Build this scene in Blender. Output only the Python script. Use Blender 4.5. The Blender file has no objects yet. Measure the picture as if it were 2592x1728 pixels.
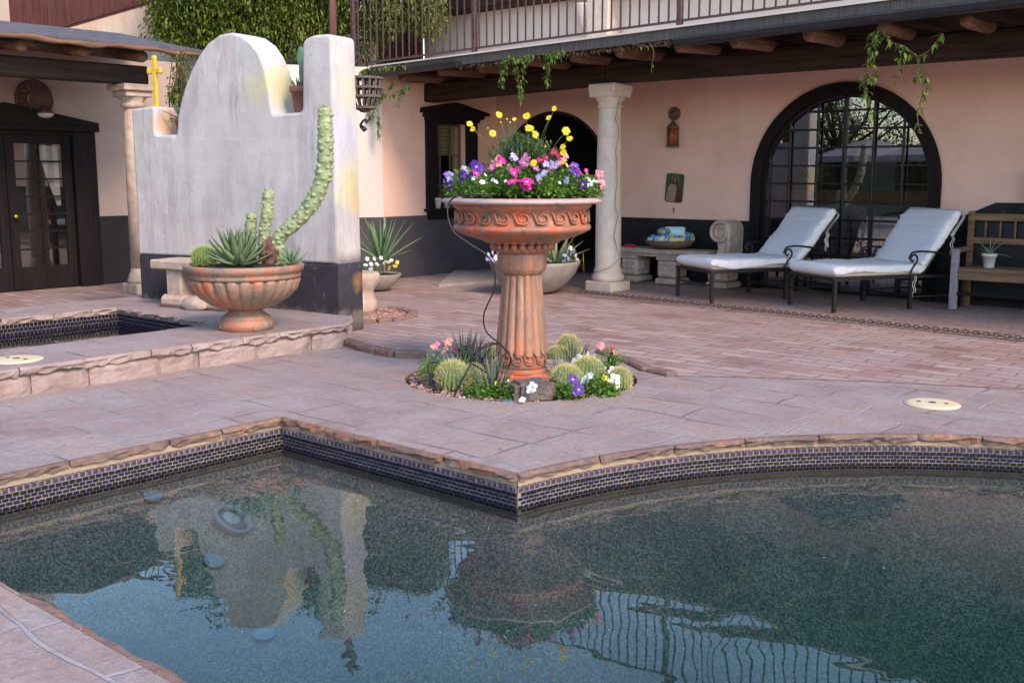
import bpy, math, random
from mathutils import Vector, Matrix
from mathutils.geometry import tessellate_polygon
random.seed(7)
R = math.radians
PI = math.pi
col = bpy.context.scene.collection
scn = bpy.context.scene

# ---------------------------------------------------------------- camera, sky, sun, exposure
FPX = 2700.0                                   # focal length in pixels of the 2592 px wide photograph
PITCH = math.atan(424 / FPX)
EYE = 1.45
YAW = math.atan2(0.656, 0.755)                 # the camera looks this far left of +Y
cam_data = bpy.data.cameras.new('camera')
cam_data.sensor_width = 36.0
cam_data.lens = FPX / 2592 * 36
cam_data.clip_start = 0.05
cam_data.clip_end = 600
cam = bpy.data.objects.new('camera', cam_data)
col.objects.link(cam)
cam.location = (0, 0, EYE)
cam.rotation_euler = (PI / 2 - PITCH, 0, YAW)
scn.camera = cam

world = bpy.data.worlds.new('World')
scn.world = world
world.use_nodes = True
wn = world.node_tree
for n in list(wn.nodes): wn.nodes.remove(n)
sky = wn.nodes.new('ShaderNodeTexSky'); sky.sky_type = 'NISHITA'; sky.sun_disc = False
SUN_EL, SUN_AZ = R(40), R(102)                  # azimuth from +Y towards +X
sky.sun_elevation = SUN_EL
sky.sun_rotation = SUN_AZ
sky.air_density = 1.2; sky.dust_density = 0.5; sky.ozone_density = 2.0
bg = wn.nodes.new('ShaderNodeBackground'); bg.inputs['Strength'].default_value = 0.14
wo = wn.nodes.new('ShaderNodeOutputWorld')
wn.links.new(sky.outputs[0], bg.inputs[0]); wn.links.new(bg.outputs[0], wo.inputs[0])

sd = bpy.data.lights.new('sun', 'SUN'); sd.energy = 1.5; sd.angle = R(20); sd.color = (1.0, 0.78, 0.62)
sun = bpy.data.objects.new('sun', sd); col.objects.link(sun)
sv = Vector((math.sin(SUN_AZ) * math.cos(SUN_EL), math.cos(SUN_AZ) * math.cos(SUN_EL), math.sin(SUN_EL)))
sun.rotation_euler = sv.to_track_quat('Z', 'Y').to_euler()
sun.location = (6, 3, 9)
vs = scn.view_settings
vs.view_transform = 'Standard'; vs.look = 'None'; vs.exposure = 1.5; vs.gamma = 1

# ---------------------------------------------------------------- measuring: photo pixel -> point on a real plane
CP, SP = math.cos(PITCH), math.sin(PITCH)
FX, FY = -math.sin(YAW), math.cos(YAW)         # forward on the ground
RX, RY = math.cos(YAW), math.sin(YAW)          # right on the ground
def ray(u, v):
    a = (u - 1296) / FPX; b = (864 - v) / FPX
    f = CP + SP * b; up = -SP + CP * b
    return Vector((a * RX + f * FX, a * RY + f * FY, up))
def G(u, v, z=0.0):
    d = ray(u, v); t = (z - EYE) / d.z; return Vector((d.x * t, d.y * t, z))
def onW(u, v, w):
    d = ray(u, v); t = w / d.y; return Vector((d.x * t, w, EYE + d.z * t))
def onS(u, v, s):
    d = ray(u, v); t = s / d.x; return Vector((s, d.y * t, EYE + d.z * t))
def onD(u, v, D):
    """point at distance D along the ground in the looking direction"""
    d = ray(u, v); t = D / (d.x * FX + d.y * FY); return Vector((d.x * t, d.y * t, EYE + d.z * t))
def depth(p): return p[0] * FX + p[1] * FY

# ---------------------------------------------------------------- materials
MATS = {}
class N:
    def __init__(s, name):
        s.m = bpy.data.materials.new(name); s.m.use_nodes = True; s.t = s.m.node_tree
        s.b = s.t.nodes['Principled BSDF']; s.o = s.t.nodes['Material Output']
        s.tc = s.t.nodes.new('ShaderNodeTexCoord'); MATS[name] = s.m
        s.geo = s.t.nodes.new('ShaderNodeNewGeometry')
    def n(s, typ, **k):
        x = s.t.nodes.new(typ)
        for a, v in k.items():
            if a in x.inputs: x.inputs[a].default_value = v
            else: setattr(x, a, v)
        return x
    def l(s, a, b): s.t.links.new(a, b)
    def pos(s, scale=(1, 1, 1), rot=(0, 0, 0), world=False):
        mp = s.n('ShaderNodeMapping'); mp.inputs['Scale'].default_value = scale; mp.inputs['Rotation'].default_value = rot
        s.l(s.geo.outputs['Position'] if world else s.tc.outputs['Object'], mp.inputs['Vector']); return mp.outputs[0]
    def noise(s, vec, scale, detail=4, rough=0.55, dist=0):
        x = s.n('ShaderNodeTexNoise'); x.inputs['Scale'].default_value = scale; x.inputs['Detail'].default_value = detail
        x.inputs['Roughness'].default_value = rough; x.inputs['Distortion'].default_value = dist
        if vec is not None: s.l(vec, x.inputs['Vector'])
        return x.outputs['Fac']
    def ramp(s, fac, stops, interp='LINEAR'):
        x = s.n('ShaderNodeValToRGB'); x.color_ramp.interpolation = interp
        e = x.color_ramp.elements
        while len(e) < len(stops): e.new(0.5)
        for i, (p, c) in enumerate(stops):
            e[i].position = p; e[i].color = (*c, 1) if len(c) == 3 else c
        s.l(fac, x.inputs[0]); return x.outputs[0]
    def bw(s, fac, a, b): return s.ramp(fac, [(a, (0, 0, 0)), (b, (1, 1, 1))])
    def mix(s, fac, a, b, blend='MIX'):
        x = s.n('ShaderNodeMixRGB', blend_type=blend)
        for i, v in enumerate((fac, a, b)):
            if hasattr(v, 'is_linked') or hasattr(v, 'links'): s.l(v, x.inputs[i])
            elif isinstance(v, (int, float)): x.inputs[i].default_value = v
            else: x.inputs[i].default_value = (*v, 1)
        return x.outputs[0]
    def math(s, op, a, b=0.0, clamp=False):
        x = s.n('ShaderNodeMath', operation=op); x.use_clamp = clamp
        for i, v in enumerate((a, b)):
            if isinstance(v, (int, float)): x.inputs[i].default_value = v
            else: s.l(v, x.inputs[i])
        return x.outputs[0]
    def bump(s, h, strength=0.4, dist=0.01, prev=None):
        x = s.n('ShaderNodeBump'); x.inputs['Strength'].default_value = strength; x.inputs['Distance'].default_value = dist
        s.l(h, x.inputs['Height'])
        if prev is not None: s.l(prev, x.inputs['Normal'])
        s.l(x.outputs[0], s.b.inputs['Normal']); return x.outputs[0]
    def base(s, c):
        if isinstance(c, tuple): s.b.inputs['Base Color'].default_value = (*c, 1)
        else: s.l(c, s.b.inputs['Base Color'])
    def rough(s, v):
        if isinstance(v, (int, float)): s.b.inputs['Roughness'].default_value = v
        else: s.l(v, s.b.inputs['Roughness'])
    def spot(s, centre, radius, scale=(1, 1, 1), world=True):
        """soft mask round a point of the thing, its rim broken up by noise"""
        x = s.n('ShaderNodeVectorMath', operation='SUBTRACT'); s.l(s.geo.outputs['Position'] if world else s.tc.outputs['Object'], x.inputs[0]); x.inputs[1].default_value = centre
        y = s.n('ShaderNodeVectorMath', operation='MULTIPLY'); s.l(x.outputs[0], y.inputs[0]); y.inputs[1].default_value = scale
        z = s.n('ShaderNodeVectorMath', operation='LENGTH'); s.l(y.outputs[0], z.inputs[0])
        nz = s.noise(s.pos(world=world), 9, 4, 0.6)
        d = s.math('ADD', z.outputs['Value'], s.math('MULTIPLY', s.math('SUBTRACT', nz, 0.5), radius * 1.4))
        return s.ramp(s.math('DIVIDE', d, radius), [(0.45, (1, 1, 1)), (1.0, (0, 0, 0))])

def simple(name, c1, c2=None, scale=12, rough=0.7, bump=0.2, bd=0.004, bscale=None, metal=0, detail=5, stretch=(1, 1, 1), spec=None, trans=0):
    m = N(name); v = m.pos(stretch)
    c2 = c2 or tuple(x * 0.7 for x in c1)
    f = m.noise(v, scale, detail, 0.6)
    m.base(m.ramp(f, [(0.32, c2), (0.68, c1)]))
    m.rough(rough); m.b.inputs['Metallic'].default_value = metal
    if spec is not None: m.b.inputs['Specular IOR Level'].default_value = spec
    if bump: m.bump(m.noise(v, bscale or scale * 3, 4, 0.65), bump, bd)
    return m.m

def leafmat(name, c1, c2, scale=8, rough=0.55, tr=0.25):
    m = N(name); f = m.noise(m.pos(), scale, 2)
    w = m.n('ShaderNodeTexWhiteNoise', noise_dimensions='3D')
    q = m.n('ShaderNodeVectorMath', operation='SNAP'); m.l(m.tc.outputs['Object'], q.inputs[0]); q.inputs[1].default_value = (0.03, 0.03, 0.03)
    m.l(q.outputs[0], w.inputs['Vector'])
    g = m.math('ADD', m.math('MULTIPLY', f, 0.5), m.math('MULTIPLY', w.outputs['Value'], 0.5))
    c = m.ramp(g, [(0.25, c2), (0.75, c1)])
    m.base(c); m.rough(rough)
    t = m.n('ShaderNodeBsdfTranslucent'); m.l(c, t.inputs[0])
    mx = m.n('ShaderNodeMixShader'); mx.inputs[0].default_value = tr
    m.l(m.b.outputs[0], mx.inputs[1]); m.l(t.outputs[0], mx.inputs[2]); m.l(mx.outputs[0], m.o.inputs[0])
    return m.m

def glassmat(name, tint, ior=1.5, rough=0.0, ripple=0, darken=1.0, mn=0.0, vol=None):
    """thin clear pane or water surface: see-through plus Fresnel mirror"""
    m = N(name); m.t.nodes.remove(m.b)
    tr = m.n('ShaderNodeBsdfTransparent'); tr.inputs[0].default_value = (*tint, 1)
    gl = m.n('ShaderNodeBsdfGlossy'); gl.inputs['Roughness'].default_value = rough
    gl.inputs[0].default_value = (darken, darken, darken, 1)
    fr = m.n('ShaderNodeFresnel'); fr.inputs['IOR'].default_value = ior
    mx = m.n('ShaderNodeMixShader')
    fac = m.math('MAXIMUM', fr.outputs[0], mn) if mn else fr.outputs[0]
    if ripple:
        v = m.pos(world=True)
        h1 = m.noise(v, 2.2, 2, 0.4, 0.6); h2 = m.noise(v, 9, 2, 0.5, 0.3); ms = m.bw(m.noise(v, 0.5, 1), 0.42, 0.62)
        h = m.math('ADD', m.math('MULTIPLY', h1, 1.0), m.math('MULTIPLY', m.math('MULTIPLY', h2, 0.16), ms))
        bp = m.n('ShaderNodeBump'); bp.inputs['Strength'].default_value = 1.0; bp.inputs['Distance'].default_value = ripple
        m.l(h, bp.inputs['Height']); m.l(bp.outputs[0], gl.inputs['Normal']); m.l(bp.outputs[0], fr.inputs['Normal'])
    m.l(fac, mx.inputs[0]); m.l(tr.outputs[0], mx.inputs[1]); m.l(gl.outputs[0], mx.inputs[2])
    m.l(mx.outputs[0], m.o.inputs[0])
    if vol:
        va = m.n('ShaderNodeVolumeAbsorption'); va.inputs['Color'].default_value = (*vol, 1); va.inputs['Density'].default_value = 0.85; m.l(va.outputs[0], m.o.inputs['Volume'])
    return m.m

def flagmat():
    m = N('flagstone'); v = m.pos(world=True)
    wob = m.n('ShaderNodeTexNoise'); wob.inputs['Scale'].default_value = 1.1; wob.inputs['Detail'].default_value = 3; m.l(v, wob.inputs['Vector'])
    wv = m.n('ShaderNodeVectorMath', operation='SUBTRACT'); m.l(wob.outputs['Color'], wv.inputs[0]); wv.inputs[1].default_value = (0.5, 0.5, 0.5)
    ws = m.n('ShaderNodeVectorMath', operation='SCALE'); m.l(wv.outputs[0], ws.inputs[0]); ws.inputs['Scale'].default_value = 0.20
    wa = m.n('ShaderNodeVectorMath', operation='ADD'); m.l(v, wa.inputs[0]); m.l(ws.outputs[0], wa.inputs[1])
    br = m.n('ShaderNodeTexBrick', offset=0.37, offset_frequency=2, squash=1.3, squash_frequency=3)
    for k, x in (('Scale', 1.0), ('Mortar Size', 0.011), ('Mortar Smooth', 0.35), ('Bias', 0.0), ('Brick Width', 0.52), ('Row Height', 0.36)): br.inputs[k].default_value = x
    br.inputs['Color1'].default_value = (0.0, 0.0, 0.0, 1); br.inputs['Color2'].default_value = (1, 1, 1, 1); br.inputs['Mortar'].default_value = (0.5, 0.5, 0.5, 1)
    m.l(wa.outputs[0], br.inputs['Vector'])
    per = m.ramp(br.outputs['Color'], [(0.0, (0.22, 0.145, 0.125)), (0.3, (0.33, 0.235, 0.205)), (0.62, (0.28, 0.215, 0.205)), (0.85, (0.38, 0.265, 0.215)), (1.0, (0.25, 0.18, 0.17))])
    big = m.noise(v, 2.6, 6, 0.65, 0.4); fine = m.noise(v, 26, 5, 0.7)
    c = m.mix(m.bw(big, 0.38, 0.66), per, (0.37, 0.305, 0.29))
    c = m.mix(m.bw(m.noise(m.pos((1, 3, 1), world=True), 3.4, 6, 0.7, 1.2), 0.52, 0.74), c, (0.40, 0.25, 0.185))
    c = m.mix(m.math('MULTIPLY', m.bw(fine, 0.38, 0.66), 0.5), c, (0.19, 0.13, 0.13))
    c = m.mix(m.math('MULTIPLY', m.bw(m.noise(v, 70, 4, 0.8), 0.58, 0.66), 0.6), c, (0.52, 0.44, 0.43))
    c = m.mix(m.math('MULTIPLY', m.bw(m.noise(v, 0.7, 3), 0.45, 0.6), 0.35), c, (0.27, 0.19, 0.18))
    grout = m.mix(m.bw(m.noise(v, 1.7, 3), 0.45, 0.6), (0.35, 0.31, 0.315), (0.16, 0.12, 0.105))
    c = m.mix(m.math('MULTIPLY', br.outputs['Fac'], 0.85), c, grout)
    m.base(c); m.rough(0.62)
    lay = m.noise(m.pos((1, 1.4, 1), world=True), 5, 7, 0.7, 1.5)
    h = m.math('SUBTRACT', m.math('ADD', m.math('MULTIPLY', lay, 0.9), m.math('MULTIPLY', fine, 0.22)), m.math('MULTIPLY', br.outputs['Fac'], 0.55))
    m.bump(h, 0.8, 0.026); return m.m

def brickmat(name='old_brick', warm=0.0):
    m = N(name); v = m.pos(world=True)
    wob = m.n('ShaderNodeTexNoise'); wob.inputs['Scale'].default_value = 2.3; wob.inputs['Detail'].default_value = 3; m.l(v, wob.inputs['Vector'])
    wv = m.n('ShaderNodeVectorMath', operation='SUBTRACT'); m.l(wob.outputs['Color'], wv.inputs[0]); wv.inputs[1].default_value = (0.5, 0.5, 0.5)
    ws = m.n('ShaderNodeVectorMath', operation='SCALE'); m.l(wv.outputs[0], ws.inputs[0]); ws.inputs['Scale'].default_value = 0.09
    wa = m.n('ShaderNodeVectorMath', operation='ADD'); m.l(v, wa.inputs[0]); m.l(ws.outputs[0], wa.inputs[1])
    br = m.n('ShaderNodeTexBrick', offset=0.5)
    for k, x in (('Scale', 1.0), ('Mortar Size', 0.009), ('Mortar Smooth', 0.5), ('Bias', 0.0), ('Brick Width', 0.30), ('Row Height', 0.145)): br.inputs[k].default_value = x
    br.inputs['Color1'].default_value = (0, 0, 0, 1); br.inputs['Color2'].default_value = (1, 1, 1, 1); br.inputs['Mortar'].default_value = (0.5, 0.5, 0.5, 1)
    m.l(wa.outputs[0], br.inputs['Vector'])
    per = m.ramp(br.outputs['Color'], [(0.0, (0.23, 0.125, 0.10)), (0.25, (0.36, 0.22, 0.18)), (0.5, (0.30, 0.20, 0.185)), (0.78, (0.43, 0.30, 0.255)), (1.0, (0.28, 0.165, 0.14))])
    big = m.noise(v, 1.6, 5, 0.6)
    c = m.mix(m.math('MULTIPLY', m.bw(big, 0.4, 0.65), 0.6), per, (0.37, 0.29, 0.27))
    fine = m.noise(v, 30, 5, 0.7)
    c = m.mix(m.math('MULTIPLY', m.bw(fine, 0.4, 0.75), 0.3), c, (0.22, 0.14, 0.12))
    if warm: c = m.mix(warm, c, (0.42, 0.26, 0.19))
    c = m.mix(m.math('MULTIPLY', br.outputs['Fac'], m.math('ADD', 0.25, m.math('MULTIPLY', m.bw(m.noise(v, 1.3, 4), 0.35, 0.65), 0.45))), c, (0.10, 0.065, 0.058))
    m.base(c); m.rough(0.66)
    h = m.math('SUBTRACT', m.math('ADD', m.math('MULTIPLY', m.noise(v, 7, 5, 0.6), 0.5), m.math('MULTIPLY', fine, 0.25)), m.math('MULTIPLY', br.outputs['Fac'], 0.7))
    m.bump(h, 0.85, 0.024); return m.m

def stucco(name, c, c2, streak=None, crack=None, bump=0.25, extra=None):
    m = N(name); v = m.pos(world=True)
    k = m.ramp(m.noise(v, 1.6, 5, 0.6), [(0.3, c2), (0.7, c)])
    if streak:
        f = m.noise(m.pos((5, 5, 0.8), world=True), 1.5, 8, 0.72)
        g = m.noise(m.pos((1, 1, 0.7), world=True), 1.1, 2)
        k = m.mix(m.math('MULTIPLY', m.bw(f, 0.42, 0.70), m.math('MULTIPLY', m.bw(g, 0.34, 0.60), 0.85)), k, streak)
    if crack:
        nz = m.n('ShaderNodeTexNoise'); nz.inputs['Scale'].default_value = 3.5; nz.inputs['Detail'].default_value = 4; m.l(v, nz.inputs['Vector'])
        sc = m.n('ShaderNodeVectorMath', operation='SCALE'); m.l(nz.outputs['Color'], sc.inputs[0]); sc.inputs['Scale'].default_value = 0.3
        ad = m.n('ShaderNodeVectorMath', operation='ADD'); m.l(v, ad.inputs[0]); m.l(sc.outputs[0], ad.inputs[1])
        vo = m.n('ShaderNodeTexVoronoi', feature='DISTANCE_TO_EDGE'); vo.inputs['Scale'].default_value = 4.5; m.l(ad.outputs[0], vo.inputs['Vector'])
        ln = m.ramp(vo.outputs['Distance'], [(0.0, (1, 1, 1)), (0.018, (0, 0, 0))])
        ln = m.math('MULTIPLY', ln, m.math('MULTIPLY', m.bw(m.noise(v, 1.3, 3), 0.48, 0.62), 0.6))
        k = m.mix(ln, k, crack)
    if extra: k = extra(m, k)
    m.base(k); m.rough(0.8)
    m.b.inputs['Specular IOR Level'].default_value = 0.3
    m.bump(m.math('ADD', m.noise(v, 3, 3), m.math('MULTIPLY', m.noise(v, 40, 5, 0.7), 0.25)), bump, 0.02); return m.m

def terracotta(name, hot, dull, mid, zs=1.0):
    m = N(name); v = m.pos((1, 1, zs))
    f = m.noise(v, 4.2, 6, 0.65, 0.5); g = m.noise(m.pos((3, 3, 1)), 7, 6, 0.7)
    c = m.ramp(f, [(0.36, dull), (0.5, mid), (0.62, hot)])
    c = m.mix(m.math('MULTIPLY', m.bw(g, 0.52, 0.74), 0.55), c, (0.30, 0.24, 0.20))
    vo = m.noise(v, 60, 5, 0.75)
    c = m.mix(m.math('MULTIPLY', m.bw(m.noise(v, 16, 8, 0.8), 0.54, 0.64), 0.6), c, (0.40, 0.32, 0.26))
    c = m.mix(m.math('MULTIPLY', m.bw(m.noise(v, 20, 8, 0.8, 1.0), 0.56, 0.63), 0.7), c, (0.10, 0.06, 0.045))
    c = m.mix(m.bw(vo, 0.66, 0.72), c, (0.5, 0.42, 0.36))
    m.base(c); m.rough(0.55)
    m.bump(m.math('ADD', vo, m.math('MULTIPLY', m.noise(v, 12, 5), 1.2)), 0.35, 0.005); return m.m

def pebble(name, light, mid, dark, scale=120):
    m = N(name); v = m.pos(world=True)
    vo = m.n('ShaderNodeTexVoronoi'); vo.inputs['Scale'].default_value = scale; m.l(v, vo.inputs['Vector'])
    s = m.n('ShaderNodeSeparateColor'); m.l(vo.outputs['Color'], s.inputs[0])
    c = m.ramp(s.outputs[0], [(0.0, dark), (0.45, mid), (0.8, light), (1.0, tuple(min(1, x * 1.25) for x in light))])
    big = m.noise(v, 1.5, 4)
    c = m.mix(m.math('MULTIPLY', m.bw(big, 0.35, 0.65), 0.4), c, dark)
    m.base(c); m.rough(0.5); m.bump(vo.outputs['Distance'], 0.5, 0.004); return m.m

def wood(name, c1, c2, ax=0, rough=0.75, sc=1.0):
    m = N(name); m.b.inputs['Specular IOR Level'].default_value = 0.15; st = [14 * sc, 14 * sc, 14 * sc]; st[ax] = 0.9 * sc
    v = m.pos(tuple(st)); f = m.noise(v, 1.6, 7, 0.7, 0.4)
    m.base(m.ramp(f, [(0.3, c2), (0.55, c1), (0.75, tuple(min(1, x * 1.5) for x in c1))])); m.rough(rough)
    m.bump(f, 0.6, 0.012); return m.m

def M(n): return MATS[n]
flagmat(); brickmat(); brickmat('porch_brick', 0.35)
simple('dirt', (0.20, 0.15, 0.12), (0.12, 0.09, 0.07), 6)
simple('soil', (0.075, 0.035, 0.025), (0.03, 0.016, 0.013), 60, 0.95, 0.9, 0.02)
def coping():
    m = N('coping_stone'); v = m.pos(world=True)
    c = m.ramp(m.noise(v, 1.8, 3, 0.6), [(0.3, (0.16, 0.095, 0.075)), (0.48, (0.25, 0.155, 0.115)), (0.60, (0.36, 0.155, 0.085)), (0.70, (0.26, 0.18, 0.145))])
    c = m.mix(m.math('MULTIPLY', m.bw(m.noise(v, 22, 6, 0.7), 0.4, 0.66), 0.7), c, (0.09, 0.055, 0.048))
    m.base(c); m.rough(0.7); m.bump(m.noise(v, 18, 7, 0.75), 0.8, 0.02)
coping()
def ledge():
    m = N('ledge_stone'); v = m.pos(world=True)
    c = m.ramp(m.noise(v, 2.4, 5, 0.65), [(0.3, (0.27, 0.18, 0.155)), (0.5, (0.36, 0.26, 0.225)), (0.7, (0.43, 0.335, 0.30))])
    c = m.mix(m.math('MULTIPLY', m.bw(m.noise(v, 9, 7, 0.75), 0.45, 0.75), 0.5), c, (0.20, 0.13, 0.11))
    c = m.mix(m.bw(m.noise(v, 14, 5, 0.7), 0.64, 0.74), c, (0.5, 0.44, 0.41))
    m.base(c); m.rough(0.75); m.bump(m.noise(v, 11, 8, 0.72), 0.7, 0.03)
ledge()
simple('mortar', (0.36, 0.26, 0.165), (0.32, 0.23, 0.15), 9, 0.9, 0.5, 0.008)
simple('grout', (0.30, 0.24, 0.17), (0.18, 0.15, 0.11), 20, 0.9, 0.3)
simple('tile_blue', (0.014, 0.012, 0.045), (0.008, 0.007, 0.012), 30, 0.3, 0.15, 0.002, spec=0.3)
simple('tile_core', (0.075, 0.05, 0.10), (0.03, 0.022, 0.05), 40, 0.35, 0.2, 0.002, spec=0.3)
simple('tile_frost', (0.24, 0.18, 0.20), (0.04, 0.03, 0.055), 34, 0.4, 0.2, 0.002, spec=0.3)
pebble('pool_pebble', (0.44, 0.37, 0.28), (0.23, 0.20, 0.155), (0.08, 0.08, 0.065), 125)
pebble('spa_pebble', (0.07, 0.07, 0.07), (0.03, 0.04, 0.04), (0.012, 0.015, 0.016), 95)
glassmat('water', (0.90, 0.95, 0.94), 1.36, 0.0, 0.0032)
glassmat('deep_water', (0.97, 0.99, 0.99), 1.40, 0.0, 0.0040, vol=(0.30, 0.69, 0.68))
glassmat('window_glass', (0.86, 0.88, 0.86), 1.52, 0.0, 0, 1.0, 0.22)
def panel_extra(m, k):
    Y = (0.62, 0.55, 0.17); O = (0.62, 0.36, 0.16); C = (0.50, 0.62, 0.60); B = (0.46, 0.48, 0.66)
    for key, r, cc, a in PSPOTS: 
        colr = {'Y': Y, 'O': O, 'C': C, 'B': B}[cc]
        k = m.mix(m.math('MULTIPLY', m.spot(key, r), a), k, colr)
    k = m.mix(m.math('MULTIPLY', m.bw(m.noise(m.pos(world=True), 5, 8, 0.75), 0.45, 0.7), 0.35), k, (0.36, 0.31, 0.31))
    k = m.mix(m.math('MULTIPLY', m.bw(m.noise(m.pos((3, 3, 1), world=True), 2.6, 9, 0.8, 0.6), 0.55, 0.66), 0.4), k, (0.70, 0.66, 0.63))
    # thin plaster wearing through to grey in the middle of the face
    return k
PA = G(357, 755, 0.19); PB = G(862, 846, 0.0)
pe = Vector((PB.x - PA.x, PB.y - PA.y, 0)); PLEN = pe.length; pe.normalize(); pn = Vector((-pe.y, pe.x, 0))
if pn.dot(Vector((FX, FY, 0))) < 0: pn = -pn
def pl(a, d, z): return PA * 1 + pe * a + pn * d + Vector((0, 0, z - PA.z))
PSPOTS = [(tuple(pl(1.78, 0.2, 2.25)), 0.27, 'Y', 0.6), (tuple(pl(1.62, 0.0, 2.22)), 0.17, 'Y', 0.3), (tuple(pl(1.55, 0.2, 2.62)), 0.28, 'C', 0.6),
          (tuple(pl(2.6, 0.3, 1.35)), 0.34, 'Y', 0.55), (tuple(pl(2.6, 0.3, 1.2)), 0.17, 'O', 0.5), (tuple(pl(2.6, 0.15, 1.75)), 0.35, 'B', 0.35),
          (tuple(pl(0.33, 0.15, 1.95)), 0.18, 'O', 0.75), (tuple(pl(2.55, 0.3, 2.2)), 0.3, 'Y', 0.25)]
stucco('panel_plaster', (0.60, 0.55, 0.51), (0.50, 0.45, 0.43), crack=(0.33, 0.28, 0.26), streak=(0.24, 0.195, 0.19), bump=0.3, extra=panel_extra)
stucco('dark_dado', (0.020, 0.017, 0.019), (0.012, 0.010, 0.012), crack=(0.10, 0.09, 0.09))
def dado_extra(m, k):
    z = m.n('ShaderNodeSeparateXYZ'); m.l(m.geo.outputs['Position'], z.inputs[0])
    b = m.ramp(m.math('ADD', z.outputs[2], m.math('MULTIPLY', m.noise(m.pos(world=True), 8, 5), 0.25)), [(0.28, (1, 1, 1)), (0.36, (0, 0, 0))])
    k = m.mix(m.math('MULTIPLY', b, 0.55), k, (0.22, 0.18, 0.15))
    k = m.mix(m.bw(m.noise(m.pos((4, 4, 1.2), world=True), 6, 6, 0.75), 0.60, 0.72), k, (0.14, 0.13, 0.16))
    return m.mix(m.math('MULTIPLY', m.spot(tuple(pl(2.62, 0.28, 0.45)), 0.13), 0.4), k, (0.6, 0.3, 0.1))
stucco('panel_dado', (0.050, 0.042, 0.052), (0.028, 0.024, 0.030), crack=(0.42, 0.40, 0.46), extra=dado_extra)
stucco('pink_plaster', (0.82, 0.52, 0.40), (0.74, 0.44, 0.33), bump=0.35, extra=lambda m, k: m.mix(m.math('MULTIPLY', m.bw(m.noise(m.pos((1, 1, .6), world=True), 2.2, 8, 0.72), 0.5, 0.72), 0.3), k, (0.48, 0.30, 0.23)))
stucco('white_plaster', (0.70, 0.59, 0.51), (0.62, 0.51, 0.44), bump=0.2)
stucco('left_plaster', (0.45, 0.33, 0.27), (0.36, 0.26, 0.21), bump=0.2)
stucco('rust_plaster', (0.60, 0.50, 0.42), (0.55, 0.42, 0.32), streak=(0.48, 0.22, 0.06), bump=0.2)
stucco('blue_dado', (0.080, 0.070, 0.080), (0.048, 0.042, 0.050), crack=None, bump=0.15)
terracotta('terracotta', (0.58, 0.11, 0.038), (0.17, 0.105, 0.072), (0.37, 0.135, 0.07))
terracotta('terracotta_worn', (0.50, 0.17, 0.08), (0.19, 0.115, 0.08), (0.34, 0.165, 0.095), 0.22)
terracotta('terracotta_pale', (0.46, 0.135, 0.06), (0.20, 0.14, 0.10), (0.31, 0.185, 0.125))
terracotta('rim_clay', (0.50, 0.34, 0.32), (0.40, 0.30, 0.30), (0.46, 0.29, 0.26))
simple('flower_pot', (0.30, 0.115, 0.075), (0.19, 0.075, 0.055), 8, 0.7, 0.2)
simple('white_pot', (0.62, 0.58, 0.54), (0.45, 0.40, 0.36), 12, 0.5, 0.1)
simple('carved_stone', (0.54, 0.41, 0.32), (0.36, 0.26, 0.20), 9, 0.8, 0.5, 0.01)
simple('pale_stone', (0.70, 0.56, 0.45), (0.56, 0.43, 0.34), 7, 0.75, 0.45, 0.008, 28)
simple('concrete_bowl', (0.37, 0.31, 0.27), (0.24, 0.20, 0.17), 6, 0.8, 0.35, 0.006)
simple('lava_rock', (0.19, 0.145, 0.125), (0.09, 0.07, 0.062), 14, 0.95, 0.9, 0.03, 34)
simple('lava_rock_red', (0.26, 0.13, 0.10), (0.13, 0.065, 0.055), 20, 0.95, 1.0, 0.03, 45)
simple('rock_pink', (0.42, 0.22, 0.16), (0.28, 0.13, 0.10), 25, 0.95, 1.0, 0.02, 55)
m_ = N('gravel'); w_ = m_.n('ShaderNodeTexWhiteNoise'); m_.l(m_.geo.outputs['Random Per Island'], w_.inputs['Vector'])
m_.base(m_.ramp(m_.geo.outputs['Random Per Island'], [(0, (0.20, 0.09, 0.075)), (0.4, (0.36, 0.19, 0.16)), (0.75, (0.45, 0.28, 0.24)), (1, (0.55, 0.43, 0.38))])); m_.rough(0.9)
wood('dark_timber', (0.042, 0.022, 0.015), (0.010, 0.006, 0.005), 0)
wood('dark_timber_y', (0.045, 0.026, 0.019), (0.014, 0.009, 0.008), 1)
wood('viga_wood', (0.20, 0.105, 0.065), (0.07, 0.035, 0.022), 1)
wood('black_wood', (0.014, 0.009, 0.009), (0.006, 0.004, 0.004), 2, 0.7)
wood('brown_board', (0.20, 0.085, 0.05), (0.12, 0.05, 0.03), 0, 0.5)
wood('shutter_wood', (0.10, 0.035, 0.03), (0.05, 0.018, 0.016), 2, 0.7)
wood('bench_wood', (0.20, 0.12, 0.07), (0.09, 0.05, 0.03), 0, 0.8)
wood('pole_wood', (0.15, 0.07, 0.05), (0.06, 0.03, 0.025), 2, 0.8)
simple('peeling_paint', (0.20, 0.30, 0.36), (0.30, 0.13, 0.08), 22, 0.8, 0.4)
simple('iron', (0.014, 0.012, 0.014), (0.008, 0.007, 0.008), 30, 0.42, 0.1, metal=0.3)
simple('rusty_iron', (0.11, 0.05, 0.042), (0.06, 0.03, 0.028), 20, 0.6, 0.3, metal=0.2)
simple('old_metal', (0.20, 0.13, 0.085), (0.09, 0.06, 0.045), 30, 0.5, 0.3, metal=0.4)
simple('amber_glass', (0.55, 0.13, 0.02), (0.25, 0.05, 0.01), 20, 0.25, 0.1)
simple('fascia_metal', (0.13, 0.11, 0.10), (0.06, 0.05, 0.045), 6, 0.7, 0.15, metal=0.0, spec=0.2, stretch=(12, 1, 0.6))
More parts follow.
